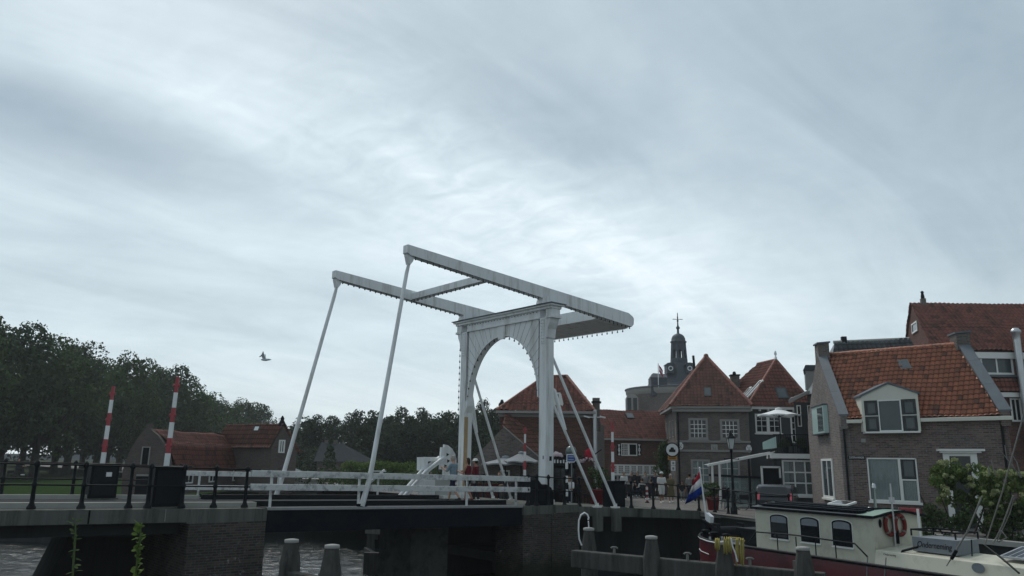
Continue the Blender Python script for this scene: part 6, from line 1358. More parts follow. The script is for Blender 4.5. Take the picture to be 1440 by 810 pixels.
# skylight box with the boat's name
a, b = BB.px(1283, 765, .25), BB.px(1345, 768, .25); za_, zb_ = zt_+.06, BB.px(1300, 756, .25)[1]
t_ = MB(BB); t_.box(a[0], b[0], .25, 1.1, za_, zb_); nb = t_.build('name_box', M['grey'], bt, bevel=.01)
text_mesh('Onderneming', 'lettering', M['iron'], nb, BB((a[0]+b[0])/2, .243, (za_+zb_)/2), BB.S, (0, 0, 1), .20, shear=.25, width=(b[0]-a[0])*.78)
m = MB(BB); zf = zb_+.17
for p, q in (((a[0], .25), (b[0], .25)), ((b[0], .25), (b[0], 1.1)), ((b[0], 1.1), (a[0], 1.1)), ((a[0], 1.1), (a[0], .25))): m.bar((*p, zf), (*q, zf), .035, .035); m.bar((*p, zb_+.02), (*p, zf), .03, .03)
m.build('frame', M['iron'], nb)
c_ = BB.px(1294, 752, 1.2); MB(BB).tube([(c_[0], 1.2, zt_), (c_[0], 1.2, BB.px(1294, 716, 1.2)[1])], .03, 8).build('white_pole', M['swhite'], bt)
h0, h1, h2 = [BB.px(x, y, .1) for x, y in ((1269, 781), (1270, 775), (1290, 769))]; MB(BB).tube([(h0[0], .05, h0[1]), (h1[0], .07, h1[1]), (h2[0], .12, h2[1])], .03, 8).build('lever', M['iron'], bt)
a, b = BB.px(1408, 778, .45), BB.px(1475, 782, .45)
m = MB(BB); m.prism([(a[0], .35, zt_+.12), (b[0], .35, zt_+.12), (b[0], 1.25, zt_+.30), (a[0], 1.25, zt_+.30)], (0, 0, .04)); sp_ = m.build('solar_panel', M['alu'], bt); m = MB(BB)
for i in range(6): x = a[0]+.05+(b[0]-a[0]-.1)*i/6; w_ = (b[0]-a[0]-.1)/6-.03; m.quad((x, .40, zt_+.172), (x+w_, .40, zt_+.172), (x+w_, 1.2, zt_+.332), (x, 1.2, zt_+.332))
m.build('cells', M['solar'], sp_)
# rigging of the lowered mast
def rig(name, pts, rr, mat, d=.2): m = MB(BB); m.tube([(*(lambda q: (q[0], d_, q[1]))(BB.px(x, y, d_)),) for x, y, d_ in pts], rr, 7); return m.build(name, mat, bt)
rig('shroud', [(1331, 796, -.45), (1344, 775, -.42), (1360, 748, -.35), (1381, 698, -.2)], [.010, .022, .016, .018], M['rope']); rig('shroud', [(1343, 778, -.40), (1362, 746, -.32), (1379, 700, -.15)], .011, M['rope'])
rig('deadeye', [(1338, 786, -.44), (1345, 774, -.43)], .04, M['iron']); rig('spar', [(1386, 764, .5), (1410, 690, .3), (1446, 560, .1)], [.012, .015, .018], M['rope'])
rig('stay', [(1397, 764, .6), (1410, 738, .6), (1425, 697, .5)], [.010, .015, .018], M['rope']); rig('stay', [(1402, 762, .6), (1420, 722, .6), (1426, 700, .5)], .011, M['rope'])
rig('tackle', [(1396, 764, .7), (1408, 746, .7), (1416, 756, .7), (1404, 762, .7)], .018, M['rope'])
rig('black_strut', [(1384, 766, .3), (1410, 786, -.1), (1433, 806, -.4)], .022, M['iron']); rig('black_strut', [(1366, 759, .4), (1367, 782, .3)], .015, M['iron']); rig('halyard', [(1220, 783, -.5), (1219, 812, -.6)], .015, M['rope']); rig('halyard', [(1246, 784, -.5), (1244, 812, -.6)], .015, M['rope'])
# stern: rudder head, windlass, bollards
c_ = BB(-2.95, .95, 0); m = MB(BB); m.box(-3.30, -3.12, .86, 1.04, -3.6, -.42); m.prism([(-3.42, .80, -.36), (-2.6, .80, -.62), (-2.6, 1.10, -.62), (-3.42, 1.10, -.36)], (0, 0, .12)); m.build('rudder', M['black'], bt)
m = MB(BB); m.prism([(-3.30, .86, -.24), (-3.08, .86, -.42), (-3.02, .86, -.14), (-3.26, .86, -.02)], (0, .16, 0)); m.build('rudder_head', M['swhite'], bt)
for s, d_ in ((-2.3, .0), (-1.55, -.30), (-.9, -.38)):
    m = MB(BB); m.lathe([(.10, 0), (.10, .22), (.14, .24), (.14, .28), (.02, .30)], (s, d_, zdk+.08), 10); m.build('bollard', M['black'], bt)
m = MB(BB); m.tube([(-2.2, .3, -.55), (-2.2, 1.5, -.55)], .16, 10); m.box(-2.35, -2.05, .35, .42, zdk, -.3); m.box(-2.35, -2.05, 1.4, 1.47, zdk, -.3); m.build('windlass', M['iron'], bt)
m = MB(BB); m.box(-1.3, -.35, .6, 1.5, zdk, -.42); m.box(-1.4, -.25, .5, 1.6, -.42, -.36); m.build('engine_hatch', M['iron'], bt)
# ensign at the stern
t = thing('flag', 'red, white and blue flag drooping from the staff at the barge stern', 'flag', BB(-3.15, .95, -.2)); Yf = 27.9
P0 = atY(993, 727, Yf); P1 = atY(984, 659, Yf); MB().tube([P0, P1], [.035, .022], 8).build('staff', M['swhite'], t); MB().ball(tuple(P1+V3((0, 0, .02))), .035, 8).build('truck', M['swhite'], t)
hoist = [(984.3, 661), (985.7, 671.5), (987.2, 682.5), (988.6, 693)]; mid_ = [(981.5, 666), (980, 677), (979, 690), (976, 704)]; fly = [(977.5, 674), (974, 683), (969, 695), (963.5, 709)]
for k, mt_ in enumerate(('flag_red', 'flag_white', 'flag_blue')):
    m = MB(); cols = 8; g = []
    def cpt(j, f):
        (x0, y0), (x1, y1), (x2, y2) = hoist[j], mid_[j], fly[j]; x = (1-f)**2*x0+2*f*(1-f)*x1+f*f*x2; y = (1-f)**2*y0+2*f*(1-f)*y1+f*f*y2
        return tuple(atY(x, y, Yf+.10*sin(f*9+j*.5)*f))
    pts_ = [cpt(k+r_, c/cols) for r_ in (0, 1) for c in range(cols+1)]; m.add(pts_, [(c, c+1, cols+2+c, cols+1+c) for c in range(cols)], True); o = m.build('stripe', M[mt_], t)
    md = o.modifiers.new('cloth', 'SOLIDIFY'); md.thickness = .012
# yellow ropes over the post and the rail
t = thing('rope_coil', 'coils of yellow mooring rope hung over the post at the barge stern', 'rope', posts[2])
for gx, wd, y0, y1, n in ((1008.5, 2.6, 757, 778, 3), (1023, 5.0, 755, 784, 4), (1040, 4.6, 757, 797, 4)):
    m = MB(); Yr = posts[2].y-.16
    for i in range(n):
        x = gx-wd+2*wd*i/(n-1)+R.uniform(-.8, .8); w_ = R.uniform(.6, 1.1); yb = y1-R.uniform(0, 7); dy = R.uniform(-.05, .05)
        m.tube([atY(x-w_*.5, y0+3, Yr+dy), atY(x-w_, (y0+yb)/2, Yr-.05+dy), atY(x-w_*.4, yb-1, Yr-.03+dy), atY(x+w_*.4, yb-1, Yr+dy), atY(x+w_*.8, (y0+yb)/2, Yr-.02+dy), atY(x+w_*.4, y0+2, Yr+.02+dy), atY(x, y0, Yr+.05+dy), atY(x-w_*.5, y0+3, Yr+dy)], .0095, 6)
    m.build('coil', M['yellow'], t)
MB().tube([atY(x, y, posts[2].y+.1) for x, y in ((1008, 757), (1015, 764.5), (1024, 757), (1040, 757), (1047, 761))], .018, 6).build('turn', M['yellow'], t)
MB().tube([atY(x, y, posts[2].y-.25) for x, y in ((1028, 757), (1030, 768), (1034, 778), (1037, 790))], .012, 6).build('white_line', M['swhite'], t)
# ------------------------------------------------------------------ street furniture
def street_lamp():
    P = onland(1040, 721); P = V3((P.x-.6, P.y-1.2, gz((P.x, P.y)))); b = P; topz = atY(1037, 607, b.y).z; H = topz-b.z
    t = thing('street_lamp', 'dark cast-iron street lamp with a four-sided lantern in front of the corner house', 'street lamp', b)
    m = MB(); m.lathe([(.16, 0), (.16, .25), (.10, .32), (.10, .75), (.075, .80), (.06, 1.2), (.045, H-.95), (.07, H-.93), (.07, H-.86), (.03, H-.80)], tuple(b), 12); m.tube([b+V3((-.32, 0, H-1.25)), b+V3((.32, 0, H-1.25))], .02, 6); m.ball(tuple(b+V3((-.32, 0, H-1.25))), .04, 6); m.ball(tuple(b+V3((.32, 0, H-1.25))), .04, 6); m.build('post', M['iron'], t)
    l = MB(); l.lathe([(.12, H-.78), (.21, H-.32)], tuple(b), 4, smooth=False, rot=pi/4); l.build('lamp_glass', M['lampglass'], t)
    l = MB(); l.lathe([(.27, H-.32), (.26, H-.28), (.10, H-.14), (.09, H-.08), (.05, H-.03), (.015, H+.06)], tuple(b), 4, smooth=False, rot=pi/4)
    for k in range(4):
        a = pi/4+k*pi/2; l.tube([b+V3((.12*cos(a), .12*sin(a), H-.78)), b+V3((.215*cos(a), .215*sin(a), H-.31))], .014, 4)
    l.build('lantern_frame', M['iron'], t); return b
LB_ = street_lamp()
# car on the quay
p = atY(1094, 700, 36.3); CF = Frame((p.x-.95, p.y+.3), (.91, -.42), (.42, .91)); zc = -.74
t = thing('parked_car', 'dark hatchback parked on the quay behind the barge roof, tail lamp showing', 'car', CF(.78, 2, zc))
prof = [(0, .45), (.0, .80), (.10, .95), (.42, 1.38), (.8, 1.47), (1.7, 1.48), (2.3, 1.38), (2.95, .98), (3.8, .85), (3.95, .6), (3.9, .3), (.15, .25)]
m = MB(CF); nn = len(prof); sec = [(0.06, .0), (.0, .35), (.0, .65), (.06, 1.0)]
m.prism([(0, d, zc+z) for d, z in prof], tuple(V3((1.62, 0, 0)))); m.build('body', M['car'], t, bevel=.09)
MB(CF).prism([(.16, .085, zc+.98), (1.46, .085, zc+.98), (1.34, .385, zc+1.37), (.28, .385, zc+1.37)], (0, -.03, .02)).build('rear_window', M['glass'], t)
for s in (-.012, 1.622): MB(CF).prism([(s, .35, zc+1.0), (s, 2.75, zc+1.0), (s, 2.2, zc+1.36), (s, .62, zc+1.36)], (.01, 0, 0)).build('side_window', M['glass'], t)
for s in (.02, 1.42): MB(CF).prism([(s, -.01, zc+.82), (s+.18, -.01, zc+.82), (s+.18, .16, zc+1.12), (s, .16, zc+1.12)], (0, -.05, 0)).build('tail_lamp', M['taillight'], t)
for s, d_ in ((.1, .75), (1.52, .75), (.1, 3.15), (1.52, 3.15)):
    m = MB(CF); m.tube([(s-.12, d_, zc+.31), (s+.12, d_, zc+.31)], .31, 16); w_ = m.build('wheel', M['black'], t); m = MB(CF); m.tube([(s-.13, d_, zc+.31), (s+.13, d_, zc+.31)], .19, 12); m.build('rim', M['alu'], w_)
MB(CF).box(.02, 1.60, -.06, .05, zc+.35, zc+.55).build('bumper', M['iron'], t, bevel=.02)
MB(CF).box(.55, 1.07, -.075, -.062, zc+.62, zc+.73).build('number_plate', M['orange'], t)
# bicycle
def bicycle(label, b, rz):
    t = thing('bicycle', label, 'bicycle', b); F_ = Frame((b[0], b[1]), (cos(rz), sin(rz))); z = b[2]
    for s in (-.52, .52):
        m = MB(F_); m.tube([(s+.33*cos(2*pi*i/20), 0, z+.34+.33*sin(2*pi*i/20)) for i in range(21)], .018, 6, caps=False)
        for k in range(8): a = pi*k/8; m.tube([(s-.33*cos(a), 0, z+.34-.33*sin(a)), (s+.33*cos(a), 0, z+.34+.33*sin(a))], .003, 3)
        m.build('wheel', M['black'], t)
    m = MB(F_)
    for p, q in (((-.52, .34), (-.10, .30)), ((-.10, .30), (-.25, .85)), ((-.52, .34), (-.22, .78)), ((-.10, .30), (.36, .80)), ((-.22, .74), (.34, .86)), ((.52, .34), (.34, .95))): m.tube([(p[0], 0, z+p[1]), (q[0], 0, z+q[1])], .016, 6)
    m.build('frame', M['iron'], t); m = MB(F_); m.tube([(.30, -.25, z+1.02), (.36, -.1, z+1.0), (.34, 0, z+.98), (.36, .1, z+1.0), (.30, .25, z+1.02)], .014, 6); m.build('handlebar', M['iron'], t); m = MB(F_); m.prism([(-.40, -.07, z+.88), (-.14, -.03, z+.90), (-.14, .03, z+.90), (-.40, .07, z+.88)], (0, 0, .05)); m.build('saddle', M['black'], t)
    m = MB(F_); m.box(-.85, -.40, -.16, .16, z+.55, z+.80); m.build('pannier', M['cloth_dark'], t, bevel=.03); return t
p = onland(1030, 717); bicycle('dark bicycle leaning by the lamp post on the street', (p.x-.2, p.y-.6, gz(p)), 2.9)
# plant pots
def planter(label, x, y, Y, w, h, fol, leafm='leaf_b', rr=.3, cat='planter', grp=None):
    P = atY(x, y, Y); z = gz(P); t = thing('planter', label, cat, (P.x, P.y, z), grp)
    m = MB(); m.lathe([(w*.40, 0), (w*.5, h*.92), (w*.55, h*.92), (w*.55, h), (w*.45, h), (w*.42, h-.05)], (P.x, P.y, z), 14); m.build('pot', M['pot'], t)
    cs = [(R.uniform(-rr, rr)*.9, R.uniform(-rr, rr)*.9, R.uniform(.1, fol)-P.z*0) for _ in range(14)]
    o = bpy.data.objects.new('foliage', leaf_mesh('foliage', leaf_cloud(R.randrange(999), [(a, b, h+c) for a, b, c in cs], [rr*.6]*14, 60, .06), M[leafm])); COL.objects.link(o); o.parent = t; return t
planter('large square-shouldered red planter with a tall green bush beside the near back stays', 842, 705, 40.5, 1.0, .75, 1.1, rr=.45)
planter('red pot with a green bush on the street right of the flag', 1003, 716, 39.5, .62, .62, .6, rr=.3)
P = atY(680, 705, 39); z_ = gz(P); t = thing('planter', 'wide dark red-brown planter box on the terrace behind the far portal post', 'planter', (P.x, P.y, z_)); MB().box(P.x-.7, P.x+.7, P.y, P.y+.5, z_, z_+.75).build('box', plain('dark_red_planter', (.06, .018, .02), .7), t, bevel=.02); o = bpy.data.objects.new('foliage', leaf_mesh('foliage', leaf_cloud(5, [(-.5+.25*i, .25, .85) for i in range(5)], [.22]*5, 70, .05), M['leaf_b'])); COL.objects.link(o); o.parent = t
# folding A-frame easel, bench with red cushions
p = onland(1017, 716); z_ = gz(p); t = thing('sign_easel', 'thin pale folding easel standing on the street beside the red pot', 'easel', (p.x, p.y-.6, z_)); m = MB(); q = V3((p.x, p.y-.6, z_))
for dx, dy in ((-.28, 0), (.28, 0), (0, .35)): m.tube([q+V3((dx, dy, 0)), q+V3((dx*.08, dy*.1, 1.2))], .018, 6)
m.bar(q+V3((-.17, -.03, .5)), q+V3((.17, -.03, .5)), .03, .04); m.build('legs', M['grey'], t); MB().box(q.x-.2, q.x+.2, q.y-.05, q.y-.03, q.z+.55, q.z+1.1).build('board', M['iron'], t)
BN_ = Frame(tuple(MH(MH.px(1266, 720)[0], 0, 0))[:2], MH.S, None); a = MH.px(1266, 720, -.6)[0]; b = MH.px(1302, 720, -.6)[0]; zt_ = MH.px(1284, 715, -.5)[1]
t = thing('bench', 'slatted bench with bright red cushions against the brown brick wall', 'bench', MH(a, -.5, zt_-.95)); z_ = zt_-.95
m = MB(MH); n = 12
for i in range(n): s = a+.1+(b-a-.2)*i/(n-1); m.box(s-.03, s+.03, -.18, -.15, z_+.45, zt_)
m.build('backrest_slats', M['wood_white'], t); m = MB(MH); m.box(a, b, -.20, -.14, zt_-.0, zt_+.05); m.box(a, b, -.20, -.14, z_+.40, z_+.46); m.build('backrest', M['timber'], t)
MB(MH).box(a, b, -.65, -.20, z_+.40, z_+.45).build('seat', M['timber'], t)
for s in (a+.05, b-.11): MB(MH).box(s, s+.06, -.62, -.56, z_, z_+.62).build('leg', M['timber'], t); MB(MH).box(s, s+.06, -.20, -.14, z_, z_+.40).build('leg', M['timber'], t)
for s, q in ((a+.05, .42), (b-.5, .42)):
    tag(MB(MH).box(s, s+q, -.34, -.22, z_+.50, z_+.97).build('cushion', M['red'], None, loc=MH(s, -.3, z_+.47), bevel=.05), 'bright red cushion at the %s end of the slatted bench' % ('left' if s < a+.2 else 'right'), 'cushion', 'bench cushions')
# parasols
def parasol(label, ax, ay, lx, ly, Y, mat, H=None, poley=705, grp='grey parasols', vents=True):
    A = atY(ax, ay, Y); Lp = atY(lx, ly, Y); Rr = abs(Lp.x-A.x); drop = A.z-Lp.z; zb = gz(A) if H is None else H
    t = thing('parasol', label, 'parasol', (A.x, A.y, zb), grp); m = MB(); n = 8; rim = []
    for k in range(n*4):
        a = 2*pi*k/(n*4); sc = 1-.06*abs(sin(a*n/2)); rim.append((A.x+Rr*sc*cos(a), A.y+Rr*sc*sin(a), Lp.z+.05*abs(sin(a*n/2))))
    mid_ = [(A.x+(x-A.x)*.5, A.y+(y-A.y)*.5, A.z-drop*.47) for x, y, _ in rim]; c0 = [(A.x+(x-A.x)*.12, A.y+(y-A.y)*.12, A.z-drop*.05) for x, y, _ in rim]; N_ = len(rim); fr_ = [(x, y, z-.07) for x, y, z in rim]
    pts_ = c0+mid_+rim+fr_; m.add(pts_, [(i*N_+k, i*N_+(k+1) % N_, (i+1)*N_+(k+1) % N_, (i+1)*N_+k) for i in range(3) for k in range(N_)], False); m.add(c0, [tuple(range(N_))]); m.build('canopy', mat, t)
    if vents: m = MB(); m.lathe([(Rr*.16, A.z-.02), (Rr*.15, A.z+.06), (.02, A.z+.10)], (A.x, A.y, 0), 12); m.build('cap', mat, t)
    MB().tube([(A.x, A.y, zb), (A.x, A.y, A.z)], .035, 8).build('pole', M['iron'], t)
    m = MB()
    for k in range(n): a = 2*pi*k/n; m.tube([(A.x, A.y, A.z-drop*.5-.25), (A.x+Rr*.6*cos(a), A.y+Rr*.6*sin(a), A.z-drop*.5-.03)], .012, 4)
    m.build('ribs', M['iron'], t); MB().box(A.x-.35, A.x+.35, A.y-.35, A.y+.35, zb, zb+.10).build('foot', M['conc'], t, bevel=.01); return t
parasol('large grey parasol over the cafe terrace, just left of the near portal post', 733, 637, 706, 649, 41.5, M['parasol'])
parasol('smaller grey parasol beside the far portal post, behind the back stays', 711, 643, 677, 652, 42.0, M['parasol'])
zt = CV.px(1120, 639)[1]
parasol('white parasol on the fenced roof terrace in front of the grey house', 1095, 575.5, 1065, 584, 43.4, M['parasolw'], H=zt+.03, grp='white terrace parasol')
# terrace furniture: cafe tables and chairs
def cafe_chair():
    t = thing('cafe_chair', 'dark cafe chair', 'chair', (0, 0, 0)); m = MB(); m.box(-.22, .22, -.22, .22, .43, .47); m.build('seat', M['cloth_dark'], t, loc=(0, 0, 0), bevel=.01)
    m = MB(); m.prism([(-.21, .20, .47), (.21, .20, .47), (.20, .28, .92), (-.20, .28, .92)], (0, .03, 0)); m.build('backrest', M['cloth_dark'], t, loc=(0, 0, 0))
    for x in (-.19, .19):
        for y in (-.19, .19): MB().tube([(x, y, .43), (x*1.1, y*1.1, 0)], .014, 6).build('leg', M['iron'], t, loc=(0, 0, 0))
    return t
def cafe_table():
    t = thing('cafe_table', 'dark round cafe table', 'table', (0, 0, 0)); m = MB(); m.lathe([(.36, .71), (.36, .74), (.02, .745)], n=18); m.build('tabletop', M['cloth_dark'], t, loc=(0, 0, 0)); m = MB(); m.lathe([(.22, 0), (.20, .03), (.03, .05), (.03, .71)], n=10); m.build('pedestal', M['iron'], t, loc=(0, 0, 0)); return t
CH_, TB_ = cafe_chair(), cafe_table(); used = [0, 0]
tabs = [(700, 40.5, 'behind the far portal post'), (722, 40.0, 'under the large grey parasol'), (742, 42.0, 'behind the barrier boom left of the post'), (790, 41.2, 'in front of the dark cafe front'), (812, 42.0, 'under the blue direction sign')]
tabs2 = [(884, 55.5, 'left of the arched doorway'), (902, 56.0, 'right of the arched doorway'), (917, 54.0, 'beside the climbing plant')]
for j, (x, Y, wh_) in enumerate(tabs+tabs2):
    P = atY(x, 690, Y); z = gz(P); lb = 'dark round cafe table %s' % wh_
    if used[0] == 0: TB_.location = (P.x, P.y, z); TB_['label'] = lb; TB_['group'] = 'cafe tables on the terrace'; used[0] = 1
    else: dup(TB_, (P.x, P.y, z), 0, lb)
    for k in range(3):
        a = 2*pi*k/3+j*.9; q = (P.x+.72*cos(a), P.y+.72*sin(a), z); lb = 'dark cafe chair at the round table %s' % wh_
        if used[1] == 0: CH_.location = q; CH_.rotation_euler = (0, 0, a-pi/2); CH_['label'] = lb; CH_['group'] = 'cafe chairs on the terrace'; used[1] = 1
        else: dup(CH_, q, a-pi/2, lb)
# dark furniture and pots on the roof terrace
for x, lb in ((1106, 'dark bushy pot plant on the roof terrace, left of the terrace door'), (1131, 'dark bushy pot plant on the roof terrace beside the pale gable wall')):
    P = CV(CV.px(x, 640)[0], 1.0, zt+.03); t = thing('pot_plant', lb, 'plant', P, 'pot plants on the terrace'); m = MB(); m.lathe([(.16, 0), (.22, .35), (.18, .36)], tuple(P), 10); m.build('pot', M['iron'], t)
    o = bpy.data.objects.new('foliage', leaf_mesh('foliage', leaf_cloud(int(x), [(R.uniform(-.2, .2), R.uniform(-.2, .2), .45+R.uniform(0, .3)) for _ in range(8)], [.2]*8, 50, .05), M['leaf_a'])); COL.objects.link(o); o.parent = t
P = CV(CV.px(1118, 640)[0], 1.3, zt+.03); dup(CH_, tuple(P), .4, 'dark chair on the roof terrace between the pot plants')
# direction sign on its pole
p = atY(804, 700, 38.5); z = gz(p); t = thing('direction_sign', 'blue arrow-shaped direction sign on a thin grey pole, pointing right', 'sign', (p.x, p.y, z)); a0, a1 = atY(796.5, 638.5, 38.5), atY(813, 650.5, 38.5); zc = (a0.z+a1.z)/2; hh = (a0.z-a1.z)/2
MB().tube([(p.x, p.y+.04, z), (p.x, p.y+.04, a0.z+.05)], .03, 8).build('pole', M['grey'], t)
def arrow(g, y, dy): return MB().prism([(a0.x+g, y, zc-hh+g), (a1.x-hh, y, zc-hh+g), (a1.x-g*1.4, y, zc), (a1.x-hh, y, zc+hh-g), (a0.x+g, y, zc+hh-g)], (0, dy, 0))
bd = arrow(0, p.y, -.02).build('board', M['swhite'], t); arrow(.045, p.y-.021, -.004).build('blue_face', M['blue'], bd)
for k in (-.07, .07): MB().box(a0.x+.09, a1.x-hh-.02, p.y-.030, p.y-.026, zc+k-.009, zc+k+.009).build('text_line', M['swhite'], bd)
# striped posts
def striped(label, x, y, Y, h, cols, seg, r):
    p = atY(x, y, Y); z = gz(p); t = thing('striped_post', label, 'bollard', (p.x, p.y, z)); n = int(h/seg)
    m = MB()
    for i in range(n): m.mi = i % 2; m.tube([(p.x, p.y, z+i*seg), (p.x, p.y, z+(i+1)*seg)], r, 10)
    m.mi = 0; m.ball((p.x, p.y, z+n*seg), r, 8); m.build('shaft', [M[c] for c in cols], t); MB().lathe([(r*1.8, 0), (r*1.7, .05), (r*1.05, .08)], (p.x, p.y, z), 10).build('foot', M['iron'], t)
striped('short red and white striped bollard in the middle of the street', 910, 703, 47, .90, ('red', 'swhite'), .15, .07)
striped('black and white striped post beside the blue direction sign', 797, 700, 39.5, 2.0, ('black', 'swhite'), .33, .07)
# furled red banner on a slanting staff, with a garland
t = thing('banner', 'furled bright red banner on a slanting staff beside the grey flue', 'banner', atY(838, 660, 42)); m = MB(); m.tube([atY(846, 632, 42), atY(814, 655, 42)], .03, 6); m.build('staff', M['iron'], t)
m = MB(); c_ = [atY(x, y, 42) for x, y in ((832, 630), (829, 636), (828, 642), (830, 648))]; m.tube(c_, [.08, .26, .24, .05], 10); m.build('cloth', M['flag_red'], t)
t = thing('hanging_basket', 'row of small pinkish flowers hanging below the red banner', 'flowers', atY(828, 650, 41.8)); c2 = [tuple(atY(x, 645+.35*abs(x-826)+R.uniform(-1, 1), 41.8)-V3(t.location)) for x in range(816, 840, 2)]
o = bpy.data.objects.new('flowers', leaf_mesh('flowers', leaf_cloud(8, c2, [.10]*len(c2), 20, .035), M['pink'])); COL.objects.link(o); o.parent = t; MB().tube([atY(814, 641, 41.8), atY(840, 651, 41.8)], .02, 6).build('arm', M['iron'], t)
p = atY(803, 634, 41.5); t = thing('globe_lamp', 'pale green rounded lamp above the blue direction sign', 'lamp', p); m = MB(); m.lathe([(.03, -.25), (.28, -.22), (.30, 0), (.22, .18), (.05, .26)], tuple(p), 12); m.build('shade', plain('dim_green_shade', (.10, .14, .14), .3), t); MB().tube([(p.x, p.y, gz(p)), (p.x, p.y, p.z-.2)], .04, 8).build('post', M['iron'], t)
# ------------------------------------------------------------------ people: a posed figure fused into one skin, clothes over it
def limb(m, pts, rs, n=10):
    m.tube(pts, rs, n); 
    for p, r in zip(pts, rs): m.ball(tuple(p), r*.99, 10)
def fused(mb, name, mat, parent, vox):
    o = mb.build(name, mat, parent, loc=(0, 0, 0)); r = o.modifiers.new('fuse', 'REMESH'); r.mode = 'VOXEL'; r.voxel_size = vox; r.use_smooth_shade = True
    s = o.modifiers.new('smooth', 'SMOOTH'); s.factor = .5; s.iterations = 2
    return o
def person(label, P, rz, H=1.72, skin='skin', top='cloth_white', topkind='shirt', bottom='navy', botkind='shorts', hair='hair_dark', hairlen=0, hat=None, stride=.0, arms=((.12, .2), (.12, .2)), seated=False, female=False, shoes='cloth_white', bag=None, group=None, headturn=0):
    t = thing('person', label, 'person', P, group); k = H/1.72; V = lambda x, y, z: V3((x*k, y*k, z*k))
    hipz, sh = (.91, 1.42) if not seated else (.50, 1.01); hw, sw = (.095, .185 if not female else .165)
    J = {}
    for s, nm in ((-1, 'L'), (1, 'R')):
        hip = V(s*hw, 0, hipz)
        if seated: kn, an = V(s*.12, .42, .50), V(s*.12, .44, .08)
        else:
            a = stride*s; kn = hip+V(0, sin(a+.06)*.43, -cos(a+.06)*.43); b = a-.10-(abs(stride)*.9 if s*stride < 0 else 0); an = kn+V(0, sin(b)*.42, -cos(b)*.42)
        J[nm] = (hip, kn, an); up, el = arms[0 if s < 0 else 1]
        shd = V(s*sw, 0, sh-.03); e_ = shd+V(s*.05, sin(up)*.29, -cos(up)*.29); w_ = e_+V(-s*.04*el, sin(up+el)*.25, -cos(up+el)*.25); J[nm+'a'] = (shd, e_, w_, (w_-e_).normalized())
    m = MB()
    # trunk, neck, head
    tor = [V(0, 0, hipz-.02), V(0, .005, hipz+.14), V(0, .012, hipz+.30), V(0, 0, sh-.06), V(0, -.005, sh+.02), V(0, .01, sh+.10)]
    def ell(mm, pts, rx, ry, n=14):
        q = [(p.x+a*cos(2*pi*i/n), p.y+b*sin(2*pi*i/n), p.z) for p, a, b in zip(pts, rx, ry) for i in range(n)]
        mm.add(q, [(j*n+i, j*n+(i+1) % n, (j+1)*n+(i+1) % n, (j+1)*n+i) for j in range(len(pts)-1) for i in range(n)]+[tuple(range(n))[::-1], tuple(range((len(pts)-1)*n, len(pts)*n))], True)
    kx = k*(.92 if female else 1)
    RX, RY = [.155*kx, .135*kx, .155*kx, .17*kx, .10*kx, .052*k], [.105*k, .10*k, .11*k, .10*k, .07*k, .055*k]
    ell(m, tor, RX, RY); hd = V(0, .03, sh+.205); cz, sz = cos(headturn), sin(headturn); hv = lambda x, y, z: (hd.x+(x*cz-y*sz)*k, hd.y+(x*sz+y*cz)*k, hd.z+z*k)
    m.tube([V(0, .0, sh), V(0, .015, sh+.13)], .053*k, 10)
    m.ball(hv(0, -.005, .01), .105*k, 14, (.74, .93, 1.10)); m.ball(hv(0, .035, -.06), .068*k, 10, (.82, .85, .95))     # skull and jaw
    m.ball(hv(0, .098, -.015), .017*k, 8, (.8, 1.2, 1.4))
    for s in (-1, 1): m.ball(hv(s*.078, -.005, -.01), .022*k, 8, (.45, .8, 1.4))
    for nm, s in (('L', -1), ('R', 1)):
        h_, kn, an = J[nm]; limb(m, [h_, h_.lerp(kn, .5), kn, kn.lerp(an, .35), an], [.082*k, .072*k, .052*k, .055*k, .036*k])
        limb(m, [an+V(0, -.03, -.03), an+V(0, .06, -.045), an+V(0, .16, -.055)], [.036*k, .036*k, .028*k], 8)
        a0, a1, a2, dr = J[nm+'a']; limb(m, [a0, a0.lerp(a1, .4), a1, a1.lerp(a2, .35), a2], [.052*k, .045*k, .036*k, .037*k, .025*k])
        side = V3((s, 0, 0)); nor = dr.cross(side).normalized(); palm = a2+dr*.05*k
        m.tube([a2, palm, a2+dr*.085*k], [.026*k, .036*k, .033*k], 8)
        for f in range(4):
            b = a2+dr*.082*k+nor*(-.024+.016*f)*k; l = (.070, .080, .076, .060)[f]*k; c = b+dr*l*.55; e = c+(dr*.7-side*.55).normalized()*l*.5; m.tube([b-dr*.02*k, b, c, e], [.0095*k, .0095*k, .0085*k, .007*k], 6)
        b = a2+dr*.03*k-nor*.028*k; m.tube([b, b+(dr*.6-nor*.7).normalized()*.04*k, b+(dr*.95-nor*.35-side*.2).normalized()*.07*k], [.012*k, .011*k, .008*k], 6)
    body = fused(m, 'body', M[skin], t, .0125*k)
    f = MB()                                               # eyes and mouth
    for s in (-1, 1): f.ball(hv(s*.032, .084, .012), .011*k, 8)
    f.build('eyes', M['hair_dark'], t, loc=(0, 0, 0)); f = MB(); f.tube([hv(-.022, .088, -.062), hv(0, .094, -.064), hv(.022, .088, -.062)], .006*k, 6); f.build('mouth', M['flag_red'], t, loc=(0, 0, 0))
    g = MB(); g.ball(hv(0, -.016, .026), .112*k, 14, (.77, .95, 1.04))
    if hairlen: g.ball(hv(0, -.065, -.04), .085*k, 10, (.95, .6, 1.2+hairlen)); 
    g2 = g; ho = g2.build('hair', M[hair], t, loc=(0, 0, 0))
